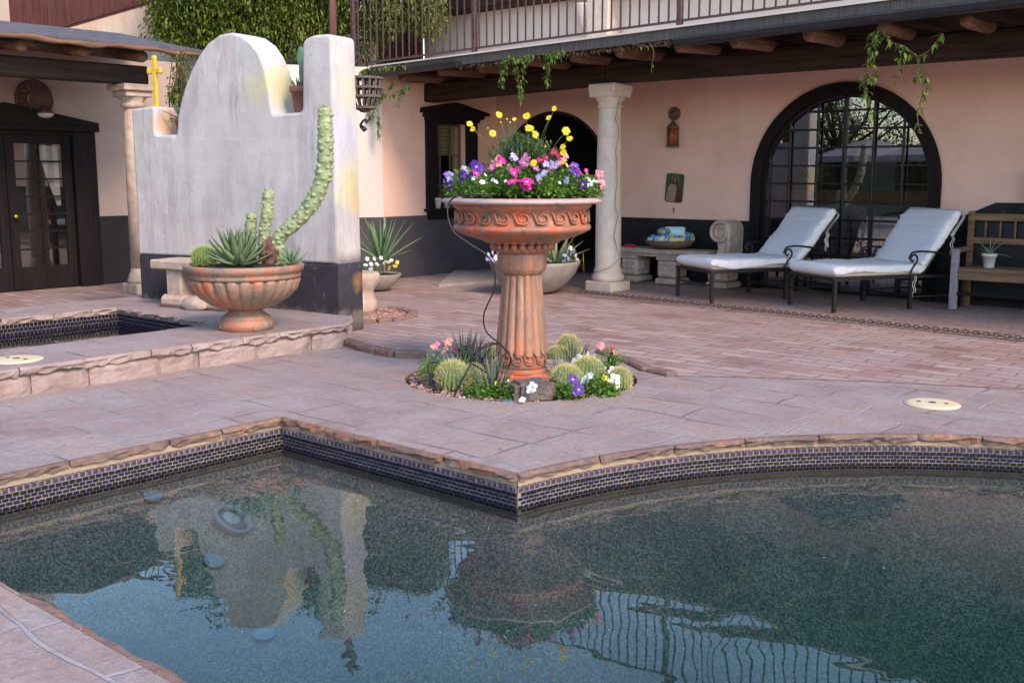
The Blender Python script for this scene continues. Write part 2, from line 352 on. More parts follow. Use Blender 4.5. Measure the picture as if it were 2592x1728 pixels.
simple('gutter_metal', (0.022, 0.02, 0.022), (0.014, 0.012, 0.013), 8, 0.4, 0.1)
simple('shingle', (0.12, 0.105, 0.115), (0.06, 0.05, 0.055), 9, 0.9, 0.8, 0.02)
simple('cushion_white', (0.82, 0.76, 0.74), (0.76, 0.70, 0.69), 3, 0.9, 0.35, 0.01, 9)
simple('cushion_cream', (0.66, 0.56, 0.42), (0.58, 0.48, 0.36), 6, 0.85, 0.15)
simple('strap_cloth', (0.7, 0.64, 0.52), None, 20, 0.9, 0)
simple('yellow_paint', (0.74, 0.50, 0.045), (0.62, 0.36, 0.03), 18, 0.45, 0.15)
simple('lid_plastic', (0.66, 0.55, 0.36), (0.58, 0.46, 0.29), 5, 0.6, 0.05)
simple('lid_hole', (0.05, 0.035, 0.03), None, 20, 0.8, 0)
simple('fixture_blue', (0.30, 0.40, 0.46), (0.22, 0.32, 0.40), 8, 0.4, 0.05)
simple('fixture_dark', (0.10, 0.15, 0.18), None, 8, 0.3, 0.05)
simple('lens', (0.55, 0.62, 0.60), (0.42, 0.5, 0.5), 8, 0.2, 0.05)
simple('black_tube', (0.012, 0.011, 0.014), (0.008, 0.008, 0.01), 20, 0.4, 0)
simple('grey_cable', (0.20, 0.18, 0.18), None, 20, 0.6, 0)
simple('white_plastic', (0.62, 0.6, 0.58), None, 10, 0.4, 0)
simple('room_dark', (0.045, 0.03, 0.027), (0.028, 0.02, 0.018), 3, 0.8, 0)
simple('room_grey', (0.16, 0.15, 0.16), None, 3, 0.6, 0)
simple('curtain', (0.55, 0.50, 0.46), (0.45, 0.4, 0.37), 6, 0.9, 0.1, stretch=(6, 6, 0.5))
simple('blind', (0.52, 0.38, 0.28), (0.42, 0.30, 0.22), 6, 0.8, 0.1)
simple('chain_rust', (0.13, 0.075, 0.065), (0.06, 0.035, 0.03), 30, 0.8, 0.5)
simple('brass', (0.55, 0.34, 0.06), None, 20, 0.3, 0, metal=0.8)
simple('wicker', (0.17, 0.125, 0.10), (0.08, 0.06, 0.05), 30, 0.9, 0.3)
simple('red_plastic', (0.55, 0.02, 0.02), None, 20, 0.4, 0)
simple('canvas', (0.36, 0.34, 0.36), (0.30, 0.28, 0.30), 4, 0.9, 0.1)
simple('bark', (0.06, 0.045, 0.035), (0.03, 0.022, 0.018), 14, 0.9, 0.6)
leafmat('petunia_leaf', (0.24, 0.40, 0.06), (0.09, 0.21, 0.03), 10, 0.5, 0.35)
leafmat('daisy_leaf', (0.17, 0.25, 0.08), (0.045, 0.09, 0.03), 10, 0.5, 0.3)
leafmat('ivy_leaf', (0.19, 0.22, 0.02), (0.03, 0.065, 0.006), 2.2)
leafmat('vine_leaf', (0.17, 0.25, 0.03), (0.07, 0.13, 0.015), 6)
leafmat('tree_leaf', (0.14, 0.16, 0.03), (0.03, 0.05, 0.012), 1.2)
simple('stem_green', (0.12, 0.17, 0.05), None, 20, 0.7, 0)
simple('vine_stem', (0.16, 0.09, 0.05), (0.08, 0.05, 0.03), 20, 0.8, 0)
simple('agave', (0.20, 0.27, 0.12), (0.10, 0.16, 0.08), 5, 0.5, 0.1, 0.003)
simple('agave_pale', (0.22, 0.34, 0.16), (0.10, 0.19, 0.09), 4, 0.5, 0.1, 0.003)
simple('agave_variegated', (0.55, 0.50, 0.24), (0.16, 0.26, 0.14), 16, 0.5, 0.05, 0.003, stretch=(6, 6, 0.4))
simple('aloe', (0.17, 0.20, 0.14), (0.075, 0.11, 0.075), 14, 0.55, 0.1, 0.003)
simple('totem_cactus', (0.37, 0.42, 0.21), (0.19, 0.22, 0.11), 26, 0.5, 0.12, 0.003)
simple('prickly_cactus', (0.13, 0.25, 0.13), (0.07, 0.16, 0.09), 8, 0.6, 0.1, 0.003)
simple('barrel_body', (0.15, 0.20, 0.06), (0.08, 0.12, 0.04), 12, 0.6, 0.1)
simple('spine_gold', (0.60, 0.52, 0.22), (0.42, 0.36, 0.13), 12, 0.6, 0)
simple('spine_green', (0.40, 0.48, 0.12), (0.28, 0.38, 0.08), 12, 0.6, 0)
PET = {'magenta': (0.66, 0.008, 0.27), 'crimson': (0.38, 0.005, 0.075), 'purple': (0.085, 0.008, 0.27), 'violet': (0.22, 0.05, 0.46), 'dark': (0.045, 0.004, 0.10),
       'lavender': (0.50, 0.42, 0.72), 'white': (0.82, 0.82, 0.80), 'pink': (0.80, 0.24, 0.30), 'coral': (0.78, 0.30, 0.26), 'mauve': (0.42, 0.10, 0.30),
       'yellow': (0.85, 0.62, 0.01), 'orange': (0.80, 0.30, 0.01), 'throat': (0.55, 0.60, 0.22)}
for k_, c_ in PET.items():
    simple('petal_' + k_, c_, tuple(x * 0.72 for x in c_), 40, 0.6, 0.2, 0.002)
def towelmat(name, a, b, c, sc):
    m = N(name); v = m.pos((1, 1, 1)); vo = m.n('ShaderNodeTexVoronoi'); vo.inputs['Scale'].default_value = sc; m.l(v, vo.inputs['Vector'])
    s = m.n('ShaderNodeSeparateColor'); m.l(vo.outputs['Color'], s.inputs[0])
    m.base(m.ramp(s.outputs[0], [(0, a), (0.35, b), (0.7, c)], 'CONSTANT')); m.rough(0.95); m.bump(m.noise(v, 120, 3), 0.4, 0.004)
towelmat('towel_blue', (0.35, 0.6, 0.66), (0.06, 0.14, 0.42), (0.62, 0.68, 0.62), 22)
towelmat('towel_green', (0.18, 0.42, 0.20), (0.62, 0.66, 0.35), (0.10, 0.20, 0.45), 26)
towelmat('towel_yellow', (0.66, 0.58, 0.14), (0.10, 0.22, 0.5), (0.66, 0.66, 0.55), 20)
towelmat('towel_aqua', (0.50, 0.72, 0.74), (0.58, 0.76, 0.76), (0.46, 0.70, 0.74), 14)
def printmat():
    m = N('print'); 
    k = m.ramp(m.noise(m.pos(), 9, 3), [(0.3, (0.018, 0.04, 0.014)), (0.7, (0.05, 0.09, 0.03))])
    m.base(k); m.rough(0.35)
printmat()
simple('print_robe', (0.36, 0.29, 0.17), (0.20, 0.15, 0.08), 40, 0.4, 0)
simple('print_red', (0.14, 0.02, 0.018), (0.06, 0.012, 0.012), 40, 0.4, 0)
simple('print_skin', (0.26, 0.15, 0.09), (0.16, 0.09, 0.05), 60, 0.4, 0)
simple('print_hair', (0.045, 0.02, 0.012), None, 40, 0.4, 0)
simple('print_gold', (0.26, 0.24, 0.05), (0.10, 0.12, 0.03), 40, 0.4, 0)

# ---------------------------------------------------------------- mesh building
ORG = {}
def rot_from_z(d):
    return Vector(d).normalized().to_track_quat('Z', 'Y').to_matrix()
class MB:
    def __init__(s): s.v = []; s.f = []; s.mi = []; s.sm = []
    def add(s, vs, fs, mi=0, smooth=False):
        o = len(s.v); s.v += [Vector(x) for x in vs]
        for f in fs: s.f.append(tuple(i + o for i in f)); s.mi.append(mi); s.sm.append(smooth)
        return s
    def box(s, a, b, mi=0, M3=None, o=None, bev=0.0, jit=0.0):
        """axis box from corner a to corner b, optionally chamfered, turned by M3 about o"""
        (x0, y0, z0), (x1, y1, z1) = a, b
        x0, x1 = min(x0, x1), max(x0, x1); y0, y1 = min(y0, y1), max(y0, y1); z0, z1 = min(z0, z1), max(z0, z1)
        if bev <= 0:
            vs = [Vector(p) for p in ((x0, y0, z0), (x1, y0, z0), (x1, y1, z0), (x0, y1, z0), (x0, y0, z1), (x1, y0, z1), (x1, y1, z1), (x0, y1, z1))]
            fs = [(0, 3, 2, 1), (4, 5, 6, 7), (0, 1, 5, 4), (1, 2, 6, 5), (2, 3, 7, 6), (3, 0, 4, 7)]
        else:
            c = Vector(((x0 + x1) / 2, (y0 + y1) / 2, (z0 + z1) / 2)); h = Vector((x1 - x0, y1 - y0, z1 - z0)) / 2; b_ = min(bev, min(h) * 0.9)
            vs = []; idx = {}
            for sx in (-1, 1):
                for sy in (-1, 1):
                    for sz in (-1, 1):
                        for ax in range(3):
                            q = Vector((sx * (h.x - b_), sy * (h.y - b_), sz * (h.z - b_)))
                            q[ax] = (sx, sy, sz)[ax] * h[ax]
                            idx[(sx, sy, sz, ax)] = len(vs); vs.append(c + q)
            fs = []
            for ax in range(3):
                u_, w_ = [(1, 2), (2, 0), (0, 1)][ax]
                for sg in (-1, 1):
                    q = []
                    for (a1, a2) in ((-1, -1), (1, -1), (1, 1), (-1, 1)):
                        k = [0, 0, 0]; k[ax] = sg; k[u_] = a1; k[w_] = a2; q.append(idx[(*k, ax)])
                    fs.append(tuple(q) if sg > 0 else tuple(reversed(q)))
                for a1 in (-1, 1):
                    for a2 in (-1, 1):
                        k0 = [0, 0, 0]; k0[u_] = a1; k0[w_] = a2
                        ka = list(k0); ka[ax] = -1; kb = list(k0); kb[ax] = 1
                        q = (idx[(*ka, u_)], idx[(*kb, u_)], idx[(*kb, w_)], idx[(*ka, w_)])
                        fs.append(q if a1 * a2 < 0 else tuple(reversed(q)))
            for sx in (-1, 1):
                for sy in (-1, 1):
                    for sz in (-1, 1):
                        q = tuple(idx[(sx, sy, sz, ax)] for ax in range(3))
                        fs.append(q if sx * sy * sz > 0 else tuple(reversed(q)))
        if jit: vs = [p + Vector((random.uniform(-jit, jit), random.uniform(-jit, jit), random.uniform(-jit, jit))) for p in vs]
        if M3 is not None:
            o = Vector(o if o is not None else (0, 0, 0)); vs = [M3 @ (p - o) + o for p in vs]
        return s.add(vs, fs, mi)
    def quad(s, a, b, c, d, mi=0): return s.add([a, b, c, d], [(0, 1, 2, 3)], mi)
    def tube(s, pts, r, n=8, mi=0, cap=True, smooth=True, flat=None):
        pts = [Vector(p) for p in pts]; rs = r if isinstance(r, (list, tuple)) else [r] * len(pts)
        vs = []; fs = []; up = None
        for i, p in enumerate(pts):
            t = (pts[min(i + 1, len(pts) - 1)] - pts[max(i - 1, 0)])
            if t.length < 1e-9: t = Vector((0, 0, 1))
            t.normalize()
            if up is None: up = t.orthogonal().normalized()
            up = (up - t * up.dot(t))
            if up.length < 1e-6: up = t.orthogonal()
            up.normalize(); sd = t.cross(up)
            for k in range(n):
                a = 2 * PI * k / n
                vs.append(p + (up * math.cos(a) + sd * math.sin(a)) * rs[i])
        for i in range(len(pts) - 1):
            for k in range(n):
                fs.append((i * n + k, i * n + (k + 1) % n, (i + 1) * n + (k + 1) % n, (i + 1) * n + k))
        if cap: fs.append(tuple(range(n - 1, -1, -1))); fs.append(tuple((len(pts) - 1) * n + k for k in range(n)))
        return s.add(vs, fs, mi, smooth)
    def lathe(s, c, prof, n=48, mi=0, smooth=True, mod=None, closed=False, M3=None):
        """prof: list of (radius, z); mod(angle, z, r) -> radius"""
        c = Vector(c); vs = []; fs = []
        for (r, z) in prof:
            for k in range(n):
                a = 2 * PI * k / n; rr = mod(a, z, r) if mod else r
                p = Vector((rr * math.cos(a), rr * math.sin(a), z))
                vs.append(c + (M3 @ p if M3 is not None else p))
        for i in range(len(prof) - 1):
            for k in range(n):
                fs.append((i * n + k, i * n + (k + 1) % n, (i + 1) * n + (k + 1) % n, (i + 1) * n + k))
        if prof[0][0] > 1e-5: fs.append(tuple(range(n - 1, -1, -1)))
        if prof[-1][0] > 1e-5 and not closed: fs.append(tuple((len(prof) - 1) * n + k for k in range(n)))
        return s.add(vs, fs, mi, smooth)
    def poly(s, outer, z, holes=(), mi=0, fn=None):
        """flat polygon with holes; points (a, b); fn maps (a, b) to a 3-D point"""
        fn = fn or (lambda a, b: (a, b, z))
        loops = [[Vector((a, b, 0)) for a, b in l] for l in [outer, *holes]]
        flat = [p for l in loops for p in l]
        tr = tessellate_polygon(loops)
        vs = [fn(p.x, p.y) for p in flat]
        fs = []
        for t in tr:
            a, b, c = (flat[i] for i in t)
            if abs((b - a).cross(c - a).z) < 1e-9: continue
            fs.append(t if (b - a).cross(c - a).z > 0 else (t[0], t[2], t[1]))
        return s.add(vs, fs, mi)
    def prism(s, pts, fn0, fn1, mi=0, smooth=False):
        """closed outline pts (a, b) swept from fn0 to fn1, capped"""
        n = len(pts); A = [Vector(fn0(a, b)) for a, b in pts]; B = [Vector(fn1(a, b)) for a, b in pts]
        s.add(A + B, [(k, (k + 1) % n, n + (k + 1) % n, n + k) for k in range(n)], mi, smooth)
        loops = [[Vector((a, b, 0)) for a, b in pts]]
        for t in tessellate_polygon(loops):
            s.add([A[t[0]], A[t[1]], A[t[2]]], [(0, 1, 2)], mi); s.add([B[t[0]], B[t[2]], B[t[1]]], [(0, 1, 2)], mi)
        return s
    def blob(s, c, r, seed=0, amp=0.15, n=2, mi=0, smooth=False, freq=2.0):
        import bmesh
        from mathutils import noise as mn
        bm = bmesh.new(); bmesh.ops.create_icosphere(bm, subdivisions=n, radius=1)
        c = Vector(c); r = Vector(r) if isinstance(r, (tuple, list, Vector)) else Vector((r, r, r))
        vs = []
        for v in bm.verts:
            k = 1 + amp * mn.noise(v.co * freq + Vector((seed * 3.1, seed * 1.7, seed)))* 2
            vs.append(c + Vector((v.co.x * r.x, v.co.y * r.y, v.co.z * r.z)) * k)
        fs = [tuple(v.index for v in f.verts) for f in bm.faces]; bm.free()
        return s.add(vs, fs, mi, smooth)
    def build(s, name, mats, parent=None, origin=None):
        if not isinstance(mats, (list, tuple)): mats = [mats]
        o3 = Vector(origin) if origin is not None else (ORG[parent.name] if parent is not None else Vector((0, 0, 0)))
        me = bpy.data.meshes.new(name)
        me.from_pydata([tuple(p - o3) for p in s.v], [], s.f)
        for m in mats: me.materials.append(M(m) if isinstance(m, str) else m)
        me.polygons.foreach_set('material_index', s.mi); me.polygons.foreach_set('use_smooth', s.sm)
        me.validate(); me.update()
        ob = bpy.data.objects.new(name, me); col.objects.link(ob)
        if parent is not None:
            ob.parent = parent; ob.location = o3 - ORG[parent.name]
        else: ob.location = o3
        ORG[ob.name] = o3; return ob
def tag(o, label=None, cat=None, group=None, kind=None):
    if label: o['label'] = label
    if cat: o['category'] = cat
    if group: o['group'] = group
    if kind: o['kind'] = kind
    return o
def thing(name, label, cat, loc=(0, 0, 0), group=None):
    o = bpy.data.objects.new(name, None); col.objects.link(o); o.location = loc; o.empty_display_size = 0.1
    ORG[o.name] = Vector(loc); return tag(o, label, cat, group)
def copy_tree(o, parent=None):
    c = o.copy(); col.objects.link(c); ORG[c.name] = ORG.get(o.name, Vector())
    if parent is not None: c.parent = parent
    for ch in list(o.children): copy_tree(ch, c)
    return c
def rnd(a, b): return random.uniform(a, b)
def jv(a): return Vector((rnd(-a, a), rnd(-a, a), rnd(-a, a)))
from mathutils import noise as mnoise
def nz(*p): return mnoise.noise(Vector(p))
# ================================================================ GROUND, POOL, SPA
ZW = -0.176                                     # pool water level
PC = Vector((-0.26, 3.5, 0)); PR = 3.06
def arcpt(a): return (PC.x + PR * math.cos(a), PC.y + PR * math.sin(a))
a0 = PI - math.asin(0.34 / PR); a1 = -math.asin(1.95 / PR)
NA = 72
arc = [arcpt(a0 + (a1 - a0) * k / NA) for k in range(NA + 1)]
pool = [(-5.19, 1.55), (-5.19, 3.84)] + [(arc[0][0], 3.84)] + arc[1:]      # near-left, inner corner, outer corner, then the curve
spa = [(-9.5, 1.8), (-9.5, 5.18), (-7.8, 5.18), (-7.8, 1.8)]
bedc = G(1320, 955)
BR = 0.83
bed = []
for k in range(40):
    a = 2 * PI * k / 40; r = BR * (1 + 0.025 * nz(math.cos(a) * 2, math.sin(a) * 2, 3)); bed.append((bedc.x + r * math.cos(a), bedc.y + r * math.sin(a)))
D = 26
m = MB(); m.poly([(-D, -D), (D, -D), (D, D), (-D, D)], 0, [pool, bed, spa]); tag(m.build('flagstone_deck', 'flagstone'), kind='structure')
m = MB(); m.poly([(-180, -180), (180, -180), (180, 180), (-180, 180)], -0.02, [[(-D + .5, -D + .5), (D - .5, -D + .5), (D - .5, D - .5), (-D + .5, D - .5)]]); tag(m.build('ground', 'dirt'), kind='structure')

# brick patio, laid a little higher than the flagstones
edge = [G(u, v) for u, v in [(868, 868), (920, 886), (1000, 903), (1078, 905), (1150, 888), (1250, 874), (1400, 872), (1520, 890), (1600, 920), (1645, 940), (1705, 952), (1900, 956), (2200, 966), (2592, 986)]]
pts = [(p.x, p.y) for p in edge] + [(1.6, 5.9), (3.6, 6.2), (12, 6.2), (12, 12.6), (-16, 12.6), (-16, -3), (-10.2, -3), (-10.2, 6.2), (-7.6, 6.3)]
m = MB(); m.poly(pts, 0.004); tag(m.build('brick_patio', 'old_brick'), kind='structure')
cl, cr = G(1500, 752), G(2592, 866)
m = MB(); m.poly([(cl.x - .25, cl.y + .1), (cl.x, cl.y), (cr.x, cr.y), (12, cr.y - 1.2), (12, 12.29), (-10.98, 12.29), (-10.98, 11.5), (-9.3, 11.1)], 0.008); tag(m.build('porch_floor', 'porch_brick'), kind='structure')
# edging bricks along the raised left side of the patio
def edging(pts2, name, label, h=0.055, wd=0.11, first_red=True):
    m = MB(); L = []
    P3 = [Vector((a, b, 0)) for a, b in pts2]
    for A, B in zip(P3, P3[1:]):
        n = max(1, round((B - A).length / 0.26)); d = (B - A).normalized(); q = Vector((-d.y, d.x, 0))
        for k in range(n):
            s0 = A + (B - A) * (k / n) + d * .006; s1 = A + (B - A) * ((k + 1) / n) - d * .006
            c = (s0 + s1) / 2; ln = (s1 - s0).length / 2; ang = math.atan2(d.y, d.x) + rnd(-.04, .04)
            m.box((c.x - ln, c.y - wd / 2, -.02), (c.x + ln, c.y + wd / 2, h + rnd(-.006, .006)), 0, Matrix.Rotation(ang, 3, 'Z'), c, 0.014, 0.004)
    return tag(m.build(name, 'coping_stone'), label, 'edging')
edging([(p.x, p.y) for p in edge[:4]], 'brick_edging', 'weathered brick edging from the corner of the white wall to the round flower bed')
edging([(p.x, p.y) for p in edge[7:11]], 'brick_edging', 'worn brick edging right behind the round flower bed', 0.03)

# coping, tile band, basin
def path_frames(path, step):
    out = []
    for A, B in zip(path, path[1:]):
        A = Vector((*A, 0)); B = Vector((*B, 0)); n = max(1, round((B - A).length / step))
        for k in range(n): out.append((A + (B - A) * (k / n), (B - A).normalized()))
    out.append((Vector((*path[-1], 0)), out[-1][1])); return out
def coping_mesh(m, segs, inward, z0, th=0.044, over=0.026, seed=0.0):
    """rough stone lip; segs: straight or curved runs, each a list of points"""
    for seg in segs:
        fr = path_frames(seg, 0.03); i = 0
        while i < len(fr) - 1:
            n = min(random.randint(11, 19), len(fr) - 1 - i)
            if len(fr) - 1 - i - n < 6: n = len(fr) - 1 - i
            rows = []; zt = rnd(-.004, .004); ov = over + rnd(-.006, .012); tk = th + rnd(-.008, .01)
            for k in range(n + 1):
                p, d = fr[i + k]; q = Vector((-d.y, d.x, 0)) * inward
                e = 0.012 if k in (0, n) else 0
                j1 = nz(p.x * 9, p.y * 9, seed) * .024; j2 = nz(p.x * 17, p.y * 17, seed + 5) * .024; j3 = nz(p.x * 7, p.y * 7, seed + 9) * .016
                pp = p + d * (.004 if k == 0 else -.004 if k == n else 0)
                rows.append([pp - q * .012 + Vector((0, 0, z0 + .0015)), pp + q * (ov * .45 - e + j3) + Vector((0, 0, z0 + zt)), pp + q * (ov + j1 - e) + Vector((0, 0, z0 - .014 + j3)),
                             pp + q * (ov * .8 + j2 - e) + Vector((0, 0, z0 - tk * .62 + j1)), pp + q * (ov * .55 + j1 - e) + Vector((0, 0, z0 - tk + j2)), pp - q * .01 + Vector((0, 0, z0 - tk - .004))])
            vs = [v for r_ in rows for v in r_]; fs = []
            for k in range(n):
                for c in range(5): fs.append((k * 6 + c, k * 6 + c + 1, (k + 1) * 6 + c + 1, (k + 1) * 6 + c))
            fs.append(tuple(range(6))); fs.append(tuple(n * 6 + c for c in range(5, -1, -1)))
            if inward < 0: fs = [tuple(reversed(f)) for f in fs]
            m.add(vs, fs); i += n
def tile_rows(m, segs, inward, rows, mi_fn, tw=0.036, gap=0.0028, core=None):
    for seg in segs:
        fr = path_frames(seg, 0.02)
        # cumulative length
        L = [0]
        for A, B in zip(fr, fr[1:]): L.append(L[-1] + (B[0] - A[0]).length)
        def at(t):
            t = max(0, min(L[-1], t)); lo, hi = 0, len(L) - 1
            while hi - lo > 1:
                md = (lo + hi) // 2
                if L[md] <= t: lo = md
                else: hi = md
            f = (t - L[lo]) / max(1e-9, L[hi] - L[lo]); return fr[lo][0].lerp(fr[hi][0], f)
        for ri, (zt, zb, out) in enumerate(rows):
            gp = gap * (1.9 if ri == 0 else 1.0); t = (ri % 2) * tw * .5 + gp
            while t < L[-1] - gap:
                t1 = min(t + tw - gp, L[-1] - gap)
                if t1 - t > .008:
                    A = at(t); B = at(t1); d = (B - A).normalized(); q = Vector((-d.y, d.x, 0)) * inward
                    o = out + rnd(-.0012, .0012); b = .0062 if (ri == 0 and core is not None) else .0032; dz = rnd(-.001, .001)
                    o1 = q * .001; o2 = q * o
                    z = lambda v: Vector((0, 0, v + dz))
                    vs = [A + o1 + z(zb), B + o1 + z(zb), B + o1 + z(zt), A + o1 + z(zt), A + d * b + o2 + z(zb + b), B - d * b + o2 + z(zb + b), B - d * b + o2 + z(zt - b), A + d * b + o2 + z(zt - b)]
                    fs = [(4, 5, 6, 7), (0, 1, 5, 4), (1, 2, 6, 5), (2, 3, 7, 6), (3, 0, 4, 7)]
                    if inward > 0: fs = [tuple(reversed(f)) for f in fs]
                    mc = mi_fn(ri)
                    if ri == 0 and core is not None: m.add(vs, fs[1:], mc); m.add([vs[4], vs[5], vs[6], vs[7]], [(0, 1, 2, 3)] if inward < 0 else [(3, 2, 1, 0)], core)
                    else: m.add(vs, fs, mc)
                t += tw
def band(m, path, inward, off, zt, zb, mi=0):
    fr = path_frames(path, 0.2); vs = []; fs = []
    for p, d in fr:
        q = Vector((-d.y, d.x, 0)) * inward
        vs += [p + q * off + Vector((0, 0, zt)), p + q * off + Vector((0, 0, zb))]
    for k in range(len(fr) - 1): fs.append((2 * k, 2 * k + 1, 2 * k + 3, 2 * k + 2))
    m.add(vs, fs, mi)
segL = [pool[0], pool[1]]; segB = [pool[1], pool[2]]; segA = pool[2:]; segN = [pool[-1], pool[0]]
segsP = [segL, segB, segA, segN]
m = MB(); coping_mesh(m, segsP, -1, 0.0); tag(m.build('pool_coping', 'coping_stone'), kind='structure')
m = MB()
for sg in segsP: band(m, sg, -1, 0.004, -.03, -.066, 0); band(m, sg, -1, 0.002, -.073, -.30, 1)
tile_rows(m, segsP, -1, [(-.067, -.098, .010), (-.102, -.123, .008), (-.126, -.143, .006), (-.146, -.163, .006), (-.166, -.183, .006), (-.186, -.203, .006)], lambda r: 3 if r == 0 else 2, core=4)
tag(m.build('pool_tile_band', ['mortar', 'grout', 'tile_blue', 'tile_frost', 'tile_core']), kind='structure')
# basin floor
pp = [Vector((a, b)) for a, b in pool]
def sdist(x, y):
    p = Vector((x, y)); best = 9; ins = False; n = len(pp)
    for i in range(n):
        A, B = pp[i], pp[(i + 1) % n]; e = B - A; w = p - A; t = max(0, min(1, w.dot(e) / max(1e-9, e.dot(e)))); d = (w - e * t).length
        if d < best: best = d
        if ((A.y > y) != (B.y > y)) and (x < (B.x - A.x) * (y - A.y) / (B.y - A.y) + A.x): ins = not ins
    return best if ins else -best
def sm(t): t = max(0, min(1, t)); return t * t * (3 - 2 * t)
def floor_z(x, y):
    d = sdist(x, y); deep = sm((x + 3.9) / 1.9)
    D_ = 0.36 + 1.05 * deep + 0.12 * sm((3.9 - y) / 2.4)
    return -.235 - max(0, D_ * sm(d / (0.5 + 0.5 * deep) * .5 + .06 if d > 0 else 0))
gx0, gx1, gy0, gy1, gs = -5.26, 2.9, 1.45, 6.64, 0.085
nx = int((gx1 - gx0) / gs); ny = int((gy1 - gy0) / gs); vsb = []; fsb = []
for j in range(ny + 1):
    for i in range(nx + 1):
        x = gx0 + i * gs; y = gy0 + j * gs; vsb.append((x, y, floor_z(x, y)))
for j in range(ny):
    for i in range(nx):
        a = j * (nx + 1) + i; fsb.append((a, a + 1, a + nx + 2, a + nx + 1))
m = MB(); m.add(vsb, fsb, 0, True)
tag(m.build('pool_basin', 'pool_pebble'), kind='structure')
m = MB(); m.prism(pool, lambda a, b: (a, b, -2.3), lambda a, b: (a, b, ZW)); tag(m.build('pool_water', 'deep_water'), kind='structure')

def floor_spot(u, v):
    z = ZW
    while z > -2:
        p = G(u, v, z)
        if p.z < floor_z(p.x, p.y): break
        z -= .004
    return p + Vector((0, 0, .016))
def slope_rot(p):
    e = .08; zx = (floor_z(p.x + e, p.y) - floor_z(p.x - e, p.y)) / (2 * e); zy = (floor_z(p.x, p.y + e) - floor_z(p.x, p.y - e)) / (2 * e)
    return rot_from_z((-zx, -zy, 1))
for (u, v, lb) in [(388, 1265, 'small round blue-grey cap on the pool floor left of the ring light'), (541, 1428, 'small round blue-grey cap on the pool floor between the ring light and the sky reflection'), (670, 1615, 'small round blue cap on the pool floor under the sky reflection')]:
    p = floor_spot(u, v); m = MB(); m.lathe(p + Vector((0, 0, .004)), [(.052, 0), (.052, .006), (.044, .010), (.040, .006), (.001, .006)], 28, 0, True, None, True, slope_rot(p))
    tag(m.build('floor_drain', 'fixture_blue', origin=p), lb, 'drain cap', 'small caps in the pool floor')
p = floor_spot(590, 1325); R3 = slope_rot(p) @ Matrix.Rotation(R(14), 3, 'Y')
t = thing('pool_light', 'round underwater lamp with a broad blue-grey ring', 'pool light', p)
m = MB(); m.lathe(p + Vector((0, 0, .006)), [(.098, -.03), (.112, 0), (.112, .012), (.102, .018), (.090, .012), (.086, .0)], 40, 0, True, None, True, R3); m.build('ring', 'fixture_blue', t)
m = MB(); m.lathe(p + Vector((0, 0, .008)), [(.088, -.004), (.06, -.002), (.001, -.002)], 32, 0, True, None, True, R3); m.build('housing', 'fixture_dark', t)
m = MB(); m.lathe(p + Vector((-.015, 0, .010)), [(.052, .0), (.046, .008), (.03, .012), (.001, .014)], 32, 0, True, None, True, R3); m.build('lens', 'lens', t)

# raised spa terrace
LZ = 0.19
m = MB(); T = [(-10.2, -3), (-6.98, -3), (-6.98, 5.86), (-7.3, 6.2), (-10.2, 6.0)]
m.poly(T, LZ, [spa]); 
tag(m.build('spa_terrace', 'flagstone'), kind='structure')
m = MB()
def facing(m, A, B, out, zt, th=.09):
    A = Vector((*A, 0)); B = Vector((*B, 0)); L = (B - A).length; d = (B - A).normalized(); q = Vector((-d.y, d.x, 0)) * out; t = 0
    while t < L:
        ln = min(rnd(.28, .62), L - t)
        if L - t - ln < .15: ln = L - t
        n = max(3, int(ln / .05)); rows = []
        ofs = rnd(-.006, .012); e = .007
        for k in range(n + 1):
            for c in range(6):
                x = t + e + (ln - 2 * e) * k / n; z = -.02 + (zt - .062 + .018) * c / 5
                edge_ = .022 if (k in (0, n) or c == 5) else 0
                o = .002 + ofs - edge_ +   .018 * nz(x * 5, z * 9, t) + .010 * nz(x * 17, z * 22, t + 4)
                rows.append(A + d * x + q * o + Vector((0, 0, z)))
        fs = []
        for k in range(n):
            for c in range(5): 
                f = (k * 6 + c, (k + 1) * 6 + c, (k + 1) * 6 + c + 1, k * 6 + c + 1); fs.append(f if out < 0 else tuple(reversed(f)))
        m.add(rows, fs); t += ln
facing(m, (-6.98, -3), (-6.98, 5.86), -1, LZ)
facing(m, (-6.98, 5.86), (-7.35, 6.25), -1, LZ)
m.quad((-7.01, -3, -.02), (-7.01, 5.84, -.02), (-7.01, 5.84, LZ - .03), (-7.01, -3, LZ - .03))
m.quad((-10.19, -3, -.02), (-10.19, 6, -.02), (-10.19, 6, LZ - .002), (-10.19, -3, LZ - .002))
coping_mesh(m, [[(-6.98, -3), (-6.98, 5.87)], [(-6.98, 5.87), (-7.35, 6.25)]], -1, LZ, .05, .024, 3.3)
coping_mesh(m, [[(spa[0][0], spa[0][1]), (spa[1][0], spa[1][1])], [spa[1], spa[2]], [spa[2], spa[3]]], -1, LZ, .045, .024, 6.1)
tag(m.build('spa_terrace_stone', 'ledge_stone'), kind='structure')
m = MB(); SPW = LZ - .16
ss = [[spa[0], spa[1]], [spa[1], spa[2]], [spa[2], spa[3]]]
for sg in ss: band(m, sg, -1, 0.002, LZ - .03, LZ - .3, 1)
tile_rows(m, ss, -1, [(LZ - .062 - .035 * k, LZ - .093 - .035 * k, .010) for k in range(5)], lambda r: 2)
tag(m.build('spa_tile_band', ['mortar', 'grout', 'tile_blue']), kind='structure')
m = MB(); x0, x1, y0, y1 = -9.5, -7.8, 1.8, 5.18
m.quad((x0, y0, -.75), (x1, y0, -.75), (x1, y1, -.75), (x0, y1, -.75))
